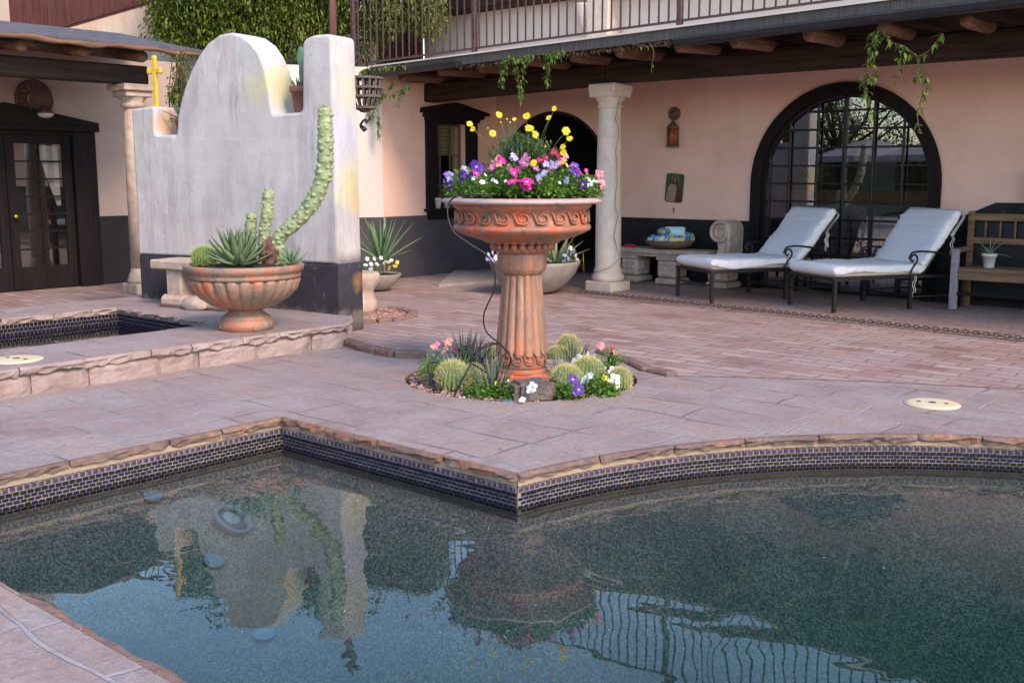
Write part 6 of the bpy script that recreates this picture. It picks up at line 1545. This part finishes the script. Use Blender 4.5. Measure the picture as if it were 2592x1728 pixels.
# devotional print: a plain robed figure on a green ground, slightly crooked
q = onW(1707, 476, yw - .012); t = thing('wall_print', 'small dark green devotional print of a robed figure hanging crooked on the pink wall', 'picture', q)
Rm = Matrix.Rotation(R(4), 3, 'Y')
def pp_(x, z, y): return q + Rm @ Vector((x * 1.35, 0, z * 1.15)) + Vector((0, y, 0))
rr_ = rc([(-.10, -.165, .03), (.10, -.165, .03), (.10, .165, .03), (-.10, .165, .03)], .02)
m = MB(); m.prism(rr_, lambda a, b: pp_(a, b, .008), lambda a, b: pp_(a, b, -.004)); m.build('board', 'print', t)
def blobp(name, mat, pts, y): 
    m = MB(); m.prism(rc(pts, .02), lambda a, b: pp_(a, b, -.004), lambda a, b: pp_(a, b, y)); m.build(name, mat, t)
blobp('halo', 'print_gold', [(.042 * math.cos(a) + .005, .105 + .042 * math.sin(a)) for a in [2 * PI * k / 14 for k in range(14)]], -.005)
blobp('robe', 'print_robe', [(-.085, -.155), (.05, -.155), (.05, .0), (.02, .055), (-.03, .055), (-.07, .01)], -.0056)
blobp('mantle', 'print_red', [(.015, -.155), (.085, -.155), (.082, -.02), (.05, .04), (.02, .05), (.03, -.04)], -.0062)
blobp('hair', 'print_hair', [(-.03, .04), (.04, .04), (.036, .11), (.022, .135), (-.010, .135), (-.026, .11)], -.0068)
blobp('head', 'print_skin', [(-.010, .065), (.018, .065), (.022, .10), (.012, .12), (-.004, .12), (-.014, .10)], -.0074)
m = MB(); m.tube([pp_(-.01, .165, 0), pp_(0, .19, -.002), pp_(.02, .178, -.002), pp_(.04, .172, -.002)], .003, 5); m.build('ribbon', 'strap_cloth', t)
q = onW(1705, 532, yw - .008); m = MB(); m.box(q + Vector((-.006, -.005, -.038)), q + Vector((.006, .005, .03)), bev=.002); m.box(q + Vector((-.022, -.0045, .004)), q + Vector((.022, .0045, .015)), bev=.002); tag(m.build('cross', 'old_metal', origin=q), 'tiny dark metal cross on the pink wall below the print', 'cross')

# carved stone bench with a scroll end
YB0, YB1 = 11.78, 12.2
sb = thing('stone_bench', 'carved pale stone bench with a scroll end under the lantern on the pink wall', 'bench', (-7.6, 12, .017))
xL, xR = -8.45, -6.98
m = MB(); m.box((xL, YB0, .405), (xR, YB1, .475), bev=.012); m.box((xL + .01, YB0 + .02, .375), (xR, YB1, .41), bev=.006)
for k in range(34): x = xL + .03 + k * (xR - xL - .05) / 34; m.box((x, YB0 - .008, .418), (x + .028, YB0 + .006, .452), bev=.006)
m.build('seat', 'carved_stone', sb)
for x in (-8.20, -7.62, -6.86):
    m = MB(); w_ = .135
    m.box((x - w_, YB0 + .04, .10), (x + w_, YB1 - .04, .34), bev=.03); m.box((x - w_ - .015, YB0 + .02, .017), (x + w_ + .015, YB1, .095), bev=.02); m.box((x - w_ - .01, YB0 + .03, .325), (x + w_ + .01, YB1, .385), bev=.015)
    for i in range(3):
        for j in range(3): m.blob((x - .08 + .08 * i, YB0 + .042, .145 + .07 * j), (.026, .014, .024), 1, .02, 2, 0, True)
    for j in range(3):
        for i in range(3): m.blob((x + w_, YB0 + .11 + .09 * i, .145 + .07 * j), (.014, .026, .024), 1, .02, 2, 0, True)
    m.build('leg', 'carved_stone', sb)
# scroll arm: a volute in the s-z plane
m = MB(); xc, zc = -6.84, .72
def volute(n=56, turns=2.1, r0=.14):
    return [(xc + .0 + (r0 * (1 - .86 * k / (n - 1))) * math.cos(.35 * PI - turns * 2 * PI * k / (n - 1) * -1), zc + (r0 * (1 - .86 * k / (n - 1))) * math.sin(.35 * PI + turns * 2 * PI * k / (n - 1))) for k in range(n)]
V_ = volute(); 
m.prism([(xc + .15, .38), (xc + .15, .78), (xc + .12, .84), (xc + .05, .87), (xc - .05, .865), (xc - .13, .80), (xc - .145, .71), (xc - .11, .63), (xc - .03, .59), (xc - .02, .52), (xc - .05, .38)], lambda a, b: (a, YB0 + .07, b), lambda a, b: (a, YB1 - .03, b))
m.tube([(a, YB0 + .065, b) for a, b in V_], [.026 * (1 - .5 * k / len(V_)) for k in range(len(V_))], 8)
m.tube([(xc + .12, YB0 + .065, .40), (xc + .125, YB0 + .065, .72), (xc + .07, YB0 + .065, .84)], .026, 8); m.build('scroll_arm', 'carved_stone', sb)
# towel bowl and towels
q = Vector((-7.66, 11.98, .476)); m = MB(); m.lathe(q, [(.13, 0), (.20, .012), (.29, .05), (.335, .105), (.33, .118), (.31, .105), (.22, .05), (.001, .035)], 48, 0, True, lambda a, z, r: r * (1 + .01 * math.sin(a * 5)), True); tag(m.build('wooden_bowl', 'bench_wood', origin=q), 'wide shallow dark wooden bowl holding towels on the stone bench', 'bowl')
def towel(c, d, L, r, mat, label):
    c = Vector(c); d = Vector(d).normalized(); t = thing('rolled_towel', label, 'towel', c, 'rolled towels in the bowl'); m = MB(); R3 = rot_from_z(d); pts_ = []; n = 60; th = .011
    for k in range(n):
        f = k / (n - 1); a = f * 2 * PI * 3.2; rr = r * (.22 + .78 * f); pts_.append((rr * math.cos(a), rr * math.sin(a)))
    vs = []; fs = []; NS = 7
    for j in range(NS):
        zz = (j / (NS - 1) - .5) * L; bul = 1 - .05 * abs(2 * j / (NS - 1) - 1) ** 3
        for k, (x, y) in enumerate(pts_): 
            rr = math.hypot(x, y); g = bul + .02 * nz(x * 30, y * 30, zz * 20)
            vs.append(c + R3 @ Vector((x * g, y * g, zz + .005 * math.sin(k * .5)))); s_ = (rr - th) / rr; vs.append(c + R3 @ Vector((x * g * s_, y * g * s_, zz + .005 * math.sin(k * .5))))
    for j in range(NS - 1):
        for k in range(n - 1):
            a = j * 2 * n + 2 * k; b = a + 2 * n; fs += [(a, a + 2, b + 2, b), (a + 1, b + 1, b + 3, a + 3)]
        a = j * 2 * n + 2 * (n - 1); fs.append((a, a + 1, a + 2 * n + 1, a + 2 * n))
    for k in range(n - 1):
        a = 2 * k; fs.append((a, a + 1, a + 3, a + 2)); b = (NS - 1) * 2 * n + 2 * k; fs.append((b, b + 2, b + 3, b + 1))
    m.add(vs, fs, 0, True); m.build('roll', mat, t)
vx = Vector((RX, RY, 0)); vf = Vector((-FX, -FY, 0))
towel(q + vx * -.18 + vf * .10 + Vector((0, 0, .12)), vx * .8 + vf * .9, .26, .066, 'towel_blue', 'blue and white patterned rolled towel at the front left of the bowl')
towel(q + vx * .02 + vf * .12 + Vector((0, 0, .115)), vx + vf * .1, .30, .062, 'towel_yellow', 'yellow and blue rolled towel lying at the front middle of the bowl')
towel(q + vx * .20 + vf * .02 + Vector((0, 0, .15)), vf + vx * .3, .28, .075, 'towel_green', 'green and blue rolled towel with its end showing at the right of the bowl')
towel(q + vx * -.08 - vf * .0 + Vector((0, 0, .215)), vf + vx * .2, .26, .062, 'towel_green', 'green patterned rolled towel on top at the left of the pile')
towel(q + vx * .06 + vf * .06 + Vector((0, 0, .225)), vx + vf * .25, .25, .068, 'towel_aqua', 'plain pale aqua rolled towel on top of the pile')
q = Vector((-8.33, 11.9, .476)); m = MB(); m.lathe(q + Vector((0, 0, .018)), [(.017, 0), (.019, .02), (.019, .12), (.014, .14), (.014, .16), (.001, .16)], 16, 0, True, None, False, rot_from_z((1, .3, 0))); tag(m.build('bottle', 'red_plastic', origin=q), 'small red bottle lying at the left end of the carved stone bench', 'bottle')

# ================================================================ LOUNGERS
def lounger(M4, label, lean=50, seed=1):
    """frame runs along local +x from the foot (0) to the head (1.95); y is across"""
    o = M4 @ Vector((0, 0, 0)); T = lambda x, y, z: M4 @ Vector((x, y, z))
    t = thing('sun_lounger', label, 'sun lounger', o, 'white covered sun loungers on the porch'); W_ = .39; H_ = .345
    def tb(m, pts_, r, n=8): m.tube([T(*p_) for p_ in pts_], r, n)
    def sq(m, a, b, hw=.016):
        a = Vector(a); b = Vector(b); d = (b - a).normalized(); s = d.orthogonal().normalized() if abs(d.z) < .9 else Vector((1, 0, 0)); 
        if abs(d.z) < .9: s = Vector((-d.y, d.x, 0)).normalized()
        n = d.cross(s); vs = [T(*(p_ + s * i * hw + n * j * hw)) for p_ in (a, b) for i, j in ((-1, -1), (1, -1), (1, 1), (-1, 1))]
        m.add(vs, [(0, 1, 2, 3), (7, 6, 5, 4), (0, 4, 5, 1), (1, 5, 6, 2), (2, 6, 7, 3), (3, 7, 4, 0)])
    LL = 1.72
    m = MB()
    for y in (-W_, W_): sq(m, (0, y, H_), (LL, y, H_), .015); 
    sq(m, (0.016, -W_ + .016, H_), (.016, W_ - .016, H_), .015); sq(m, (LL - .016, -W_ + .016, H_), (LL - .016, W_ - .016, H_), .015); sq(m, (1.02, -W_ + .016, H_ - .002), (1.02, W_ - .016, H_ - .002), .012)
    m.build('frame', 'iron', t)
    for x in (.03, 1.0, LL - .03):
        for y in (-W_ + .002, W_ - .002):
            m = MB(); sq(m, (x, y, 0), (x, y, H_ - .014), .018); m.build('leg', 'iron', t)
    m = MB(); sq(m, (.03, -W_, .19), (.03, W_, .19), .011); m.build('stretcher', 'iron', t)
    m = MB(); sq(m, (1.0, -W_, .135), (1.0, W_, .135), .009); sq(m, (LL - .03, -W_, .135), (LL - .03, W_, .135), .009)
    for y in (-W_, W_): sq(m, (1.0, y, .13), (LL - .03, y, .13), .008)
    m.build('stretcher', 'iron', t)
    for y in (-W_ - .02, W_ + .02):
        m = MB(); c = [(.98, y, H_ - .02), (.97, y, H_ + .04), (1.0, y, H_ + .10), (1.045, y, H_ + .155), (1.05, y, H_ + .20), (1.02, y, H_ + .235), (.98, y, H_ + .225), (.965, y, H_ + .19), (.985, y, H_ + .165), (1.005, y, H_ + .18)]
        m.tube(curve([T(*p_) for p_ in c], 5), .011, 8); c = [(.94, y, H_ + .19), (.96, y, H_ + .235), (1.0, y, H_ + .262), (1.15, y, H_ + .268), (1.38, y, H_ + .235), (1.55, y, H_ + .15), (1.66, y, H_ + .06), (1.70, y, H_ + .0)]
        m.tube(curve([T(*p_) for p_ in c], 6), .011, 8); m.build('armrest', 'iron', t)
    # back frame behind the cushion
    A_ = R(lean); hx, hz = 1.12, H_ + .03; ux, uz = math.cos(A_), math.sin(A_); BL = .80
    m = MB()
    for y in (-W_ + .04, W_ - .04): sq(m, (hx + .05, y, hz - .02), (hx + .05 + ux * BL, y, hz - .02 + uz * BL), .011)
    for f in (.3, .6, .95): sq(m, (hx + .05 + ux * BL * f, -W_ + .04, hz - .02 + uz * BL * f), (hx + .05 + ux * BL * f, W_ - .04, hz - .02 + uz * BL * f), .009)
    sq(m, (hx + .05 + ux * .55, 0, hz + uz * .55 - .02), (LL - .05, 0, H_), .009)
    m.build('back_frame', 'iron', t)
    # cushion: mattress under a loose cover, one bent slab
    def surf(s, th):   # s along the cushion, th height over the slats
        if s < hx: return Vector((s, 0, H_ + .012)), Vector((0, 0, 1))
        f = s - hx; k = min(1, f / .10); a = A_ * k
        if f <= .10: x = hx + f * (math.sin(a) / max(a, 1e-6) if a > 1e-6 else 1); z = (1 - math.cos(a)) / max(a, 1e-6) * f if a > 1e-6 else 0
        else: x = hx + .10 * math.sin(A_) / A_ + (f - .10) * ux; z = .10 * (1 - math.cos(A_)) / A_ + (f - .10) * uz
        return Vector((x, 0, H_ + .012 + z)), Vector((-math.sin(a), 0, math.cos(a)))
    CL = hx + .84
    def slab(s0, s1, w, h0, h1, rnd_, mat, name, wr=0.0, NS=44, NC=28, droop=0):
        m = MB(); vs = []; fs = []
        for i in range(NS + 1):
            s = s0 + (s1 - s0) * i / NS; b, nrm_ = surf(s, 0); e_ = min((s - s0), (s1 - s)) / .05; ef = math.sqrt(max(0.0, 1 - (1 - min(1, e_)) ** 2)) * .9 + .1
            hm = (h0 + h1) / 2; hh = (h1 - h0) / 2 * ef
            for k in range(NC):
                a = 2 * PI * k / NC; ca, sa = math.cos(a), math.sin(a); p4 = .32
                y = w * (abs(ca) ** p4) * (1 if ca > 0 else -1) * (.985 + .015 * ef); h = hm + hh * (abs(sa) ** .45) * (1 if sa > 0 else -1)
                wv = wr * (nz(s * 5 + seed, y * 6, h * 4) * .8 + .5 * nz(s * 17, y * 3 + seed, h * 22))
                if abs(ca) > .8: wv += wr * 1.1 * nz(s * 30, seed, h * 6) * (1.3 if s > hx else .6)
                if sa < -.2 and abs(ca) > .5: h += droop * nz(s * 4, seed * 3, y)
                q_ = b + nrm_ * (h + (wv if sa > 0 else 0)) + Vector((0, y + wv * (1 if ca > 0 else -1) * .8, 0)); vs.append(T(*q_))
        for i in range(NS):
            for k in range(NC): fs.append((i * NC + k, (i + 1) * NC + k, (i + 1) * NC + (k + 1) % NC, i * NC + (k + 1) % NC))
        fs.append(tuple(range(NC))); fs.append(tuple(NS * NC + k for k in range(NC - 1, -1, -1)))
        m.add(vs, fs, 0, True); return m.build(name, mat, t)
    slab(.012, CL - .02, W_ - .015, 0, .085, .03, 'cushion_cream', 'mattress')
    slab(.0, CL, W_ + .012, .018, .135, .03, 'cushion_white', 'cover', .016, 110, 48, .035)
    # skirt of the cover hanging over the top of the backrest
    m = MB(); vs = []; fs = []; NY = 34; NR = 8
    b, nrm_ = surf(CL, 0); dn_ = Vector((ux, 0, uz))
    for j in range(NR + 1):
        f = j / NR
        for i in range(NY + 1):
            y = (-1 + 2 * i / NY) * (W_ + .012 - .02 * f); fold = .020 * math.sin(i * 1.35 + seed + 2 * f) * f
            q_ = surf(CL - .27 * max(0, f - .08), 0)[0] + nrm_ * (.10 - .10 * min(1, f * 8) - .025 * min(1, f * 3) + fold * .8) + dn_ * .012 * (1 - f)
            vs.append(T(q_.x, y, q_.z))
    for j in range(NR):
        for i in range(NY): fs.append((j * (NY + 1) + i, j * (NY + 1) + i + 1, (j + 1) * (NY + 1) + i + 1, (j + 1) * (NY + 1) + i))
    m.add(vs, fs, 0, True); m.build('cover_flap', 'cushion_white', t)
    for (s_, dz) in ((CL - .28, .20), (hx - .1 if seed > 1 else CL - .26, .23)):
        b, _ = surf(s_, 0); m = MB(); a_ = T(b.x, -W_ - .02, b.z); sw2 = [a_ + Vector((.012 * math.sin(k * 2), .01 * math.cos(k), -dz * k / 6)) for k in range(7)]; m.tube(sw2, .005, 5); sw3 = [a_ + Vector((.02 + .01 * math.sin(k * 1.5), .0, -dz * .8 * k / 6)) for k in range(7)]; m.tube(sw3, .004, 5); m.build('tie_strap', 'strap_cloth', t)
    return t
def place(fr_, fl_, yawfix=0):
    """foot-right and direction from two leg positions"""
    pass
Z0 = Matrix.Translation((0, 0, .018))
def lframe(foot_near, ang):
    # local x towards the head; local -y is the side nearest the camera
    return Matrix.Translation(Vector((foot_near.x, foot_near.y, .018))) @ Matrix.Rotation(ang, 4, 'Z') @ Matrix.Translation((0, .39, 0))
A1 = G(1795, 771); B1 = G(2089, 755); A2 = G(2104, 796); B2 = G(2411, 779)
LANG = YAW + R(20)
lounger(lframe(A1, LANG), 'white covered sun lounger on the left, its foot toward the stone column', 50, 1)
lounger(lframe(A2, LANG), 'white covered sun lounger on the right, its foot tucked beside the other lounger', 52, 2)

# ================================================================ RIGHT END OF THE PORCH
X0 = -3.88; bq = Vector((X0, 11.72, .017)); t = thing('wooden_bench', 'old wooden spindle-back bench with peeling blue paint at the right end of the porch', 'bench', bq)
def bx(m, a, b, bev=.006, jit=.003): m.box(Vector(a), Vector(b), 0, None, None, bev, jit)
for (x, y, z1) in ((X0, 11.66, .66), (X0 + 1.5, 11.66, .66)):
    m = MB(); bx(m, (x - .035, y - .035, .017), (x + .035, y + .035, z1)); m.build('front_post', 'peeling_paint', t)
for (x, y, z1) in ((X0, 12.1, 1.05), (X0 + 1.5, 12.1, 1.05)):
    m = MB(); bx(m, (x - .03, y - .03, .017), (x + .03, y + .03, z1)); m.build('back_post', 'bench_wood', t)
m = MB(); bx(m, (X0 + .03, 11.63, .43), (X0 + 1.47, 12.1, .47)); bx(m, (X0 + .03, 11.64, .34), (X0 + 1.47, 11.68, .428)); m.build('seat', 'bench_wood', t)
m = MB(); bx(m, (X0 + .03, 12.08, .95), (X0 + 1.47, 12.12, 1.03)); bx(m, (X0 + .03, 12.08, .70), (X0 + 1.47, 12.12, .77)); m.build('back_rail', 'bench_wood', t)
for k in range(9): m = MB(); m.tube([(X0 + .15 + k * .15, 12.1, .765), (X0 + .15 + k * .15, 12.1, .85), (X0 + .15 + k * .15, 12.1, .955)], [.010, .016, .010], 8); m.build('spindle', 'bench_wood', t)
m = MB(); bx(m, (X0 - .03, 11.64, .62), (X0 + .03, 12.1, .67)); m.build('armrest', 'bench_wood', t)
m = MB(); bx(m, (X0 + .03, 11.65, .17), (X0 + 1.47, 11.68, .21)); m.build('stretcher', 'black_wood', t)
q = Vector((X0 + .30, 11.80, .471)); pot(q, .075, .15, 'small cream pot standing on the seat of the old wooden bench', 'white_pot')
rosette('succulent', 'sparse curling green plant in the cream pot on the wooden bench', q + Vector((0, 0, .13)), .22, .008, 7, 'agave_pale', 'plant', flat=.2, curve=-.5)
q = Vector((-3.25, 12.15, 0)); t = thing('iron_stove', 'black iron stove with a flue pipe against the pink wall at the right edge', 'stove', q)
m = MB(); m.tube([(-3.32, 12.18, .9), (-3.32, 12.18, 1.42)], .05, 16); m.lathe((-3.32, 12.18, 1.42), [(.05, 0), (.07, .01), (.07, .03), (.03, .06), (.001, .06)], 16); m.build('flue', 'iron', t)
m = MB(); m.box((-3.9, 12.13, .1), (-2.9, 12.28, .95), bev=.02); m.build('body', 'iron', t)

# ================================================================ SEEN THROUGH THE ARCHED WINDOW
m = MB(); m.box((-6.65, 13.25, 1.08), (-4.25, 13.36, 1.24), bev=.01); q = Vector((-5.4, 13.3, 1.1))
t = thing('wooden_counter', 'brown wooden counter seen through the arched window', 'counter', (-5.4, 13.3, 0)); m.build('top_board', 'brown_board', t)
m = MB(); m.box((-6.6, 13.3, .0), (-4.3, 13.34, 1.08)); m.build('front', 'room_grey', t)
pot(Vector((-6.3, 13.3, 1.24)), .11, .14, 'dark pot with a spiky plant on the counter inside, at the left', 'flower_pot'); rosette('agave', 'spiky agave in the pot on the counter inside', Vector((-6.3, 13.3, 1.36)), .26, .022, 14, 'agave_pale', flat=.3)
m = MB(); m.box((-5.95, 14.0, .9), (-5.5, 14.05, 1.75), bev=.01); tag(m.build('panel', 'room_grey', origin=(-5.7, 14, .9)), 'grey panel standing inside the room behind the counter', 'panel')
for x, lb in ((-5.85, 'dark curved-back chair inside the arched window, left one'), (-4.95, 'dark curved-back chair inside the arched window, right one')):
    t = thing('chair', lb, 'chair', (x, 12.95, 0), 'chairs inside the arched window')
    m = MB(); c = [(x - .26, 12.9, .45), (x - .27, 12.88, .8), (x - .2, 12.86, .95), (x, 12.85, .98), (x + .2, 12.86, .95), (x + .27, 12.88, .8), (x + .26, 12.9, .45)]; m.tube(curve(c, 5), .016, 8); m.tube([(x, 12.86, .97), (x, 12.88, .45)], .012, 8); m.build('backrest', 'iron', t)
    m = MB(); m.box((x - .27, 12.86, .42), (x + .27, 13.2, .47), bev=.015); m.build('seat', 'room_grey', t)
    for dx in (-.25, .25):
        for dy in (12.9, 13.17): m = MB(); m.tube([(x + dx, dy, .02), (x + dx, dy, .43)], .012, 6); m.build('leg', 'iron', t)

# ================================================================ BEHIND THE CAMERA (seen in the glass and the water)
def tree(x, y, h, rcr, label, seed):
    random.seed(seed); t = thing('mesquite_tree', label, 'tree', (x, y, 0), 'trees across the courtyard'); m = MB(); tips = []
    base = Vector((x, y, 0)); top_ = Vector((x + rnd(-.3, .3), y + rnd(-.3, .3), h * .38)); m.tube([base, base.lerp(top_, .5) + jv(.08), top_], [.16, .13, .11], 8)
    for k in range(9):
        a = 2 * PI * k / 9 + rnd(-.3, .3); e_ = rnd(.35, 1.2); tip = top_ + Vector((math.cos(a) * math.cos(e_), math.sin(a) * math.cos(e_), math.sin(e_))) * rcr * rnd(.8, 1.1); mid = top_.lerp(tip, .5) + jv(.2); m.tube([top_, mid, tip], [.07, .04, .012], 6)
        for j in range(7):
            b_ = top_.lerp(tip, rnd(.3, 1)); tp = b_ + Vector((rnd(-1, 1), rnd(-1, 1), rnd(-.5, .9))) * rcr * .5; m.tube([b_, b_.lerp(tp, .5) + jv(.08), tp], [.025, .014, .005], 4); tips += [(b_, tp)]
    m.build('trunk', 'bark', t); ml = MB()
    for b_, tp in tips:
        for j in range(110): p_ = b_.lerp(tp, rnd(.2, 1.1)) + jv(.22); leafcard(ml, p_, jv(1), rnd(.07, .13), .018)
    ml.build('crown', 'tree_leaf', t)
tree(-9.6, -3.5, 5.0, 2.3, 'feathery mesquite tree across the courtyard, seen mirrored in the arched window', 11)
tree(-6.4, -9.0, 6.0, 2.6, 'taller mesquite tree farther across the courtyard', 12)
tree(-13.5, -5.0, 5.5, 2.3, 'mesquite tree at the far left of the courtyard', 13)
random.seed(21)
def umbrella(x, y, h, label):
    t = thing('patio_umbrella', label, 'umbrella', (x, y, 0), 'patio umbrellas across the courtyard'); m = MB(); m.tube([(x, y, 0), (x, y, h)], .025, 10); m.build('pole', 'pole_wood', t)
    m = MB(); m.lathe((x, y, 0), [(1.5, h - .55), (1.5, h - .42), (.9, h - .22), (.35, h - .05), (.001, h + .02)], 8, 0, False, None, True); m.build('canopy', 'canvas', t)
    m = MB()
    for k in range(8): a = 2 * PI * k / 8; m.tube([(x, y, h - .02), (x + 1.48 * math.cos(a), y + 1.48 * math.sin(a), h - .44)], .01, 4)
    m.build('ribs', 'pole_wood', t)
umbrella(-6.6, -1.6, 2.3, 'grey patio umbrella across the courtyard, the nearer one'); umbrella(-8.6, -2.6, 2.3, 'grey patio umbrella across the courtyard, the farther one')
m = MB()  # added leaf wall, out of view, keeps pale horizon band out of window reflection
for k in range(16000):
    x = rnd(-22, 9); z_ = rnd(0, 1) ** .7 * (2.6 + .5 * nz(x * .6, 1, 2)); leafcard(m, Vector((x, -13 + .5 * nz(x, z_, 3) + rnd(-.3, .3), z_)), jv(1), rnd(.12, .24), .06)
m.box((-22, -13.3, 0), (9, -13.1, 2.3)); tag(m.build('screen', 'tree_leaf'), 'tall leafy hedge added out of view to block the pale horizon mirrored in the glass', 'screen')
# fallen leaves and petals on the paving
m = MB()
for k in range(160):
    u, v = rnd(80, 2500), rnd(880, 1180); p_ = G(u, v)
    if sdist(p_.x, p_.y) > -.06 or (p_ - bcn).length < BR + .03 or (p_.x < -6.8): continue
    if p_.y > 5.7 and v < 1000: p_.z = .014
    leafcard(m, p_ + Vector((0, 0, .006)), Vector((rnd(-1, 1), rnd(-1, 1), .05)), rnd(.012, .03), .004, random.choice((0, 1)))
tag(m.build('fallen_leaves', ['vine_stem', 'petal_coral']), 'scattered tiny dry leaves on the flagstones', 'leaves', kind='stuff')
m = MB()
for k in range(34):
    u, v = rnd(500, 2300), rnd(1300, 1650); p_ = G(u, v, ZW + .002)
    if sdist(p_.x, p_.y) < .1: continue
    leafcard(m, p_, Vector((rnd(-1, 1), rnd(-1, 1), .02)), rnd(.005, .011), .0018, 0)
tag(m.build('floating_specks', ['strap_cloth']), 'tiny pale specks floating on the pool water', 'debris', kind='stuff')
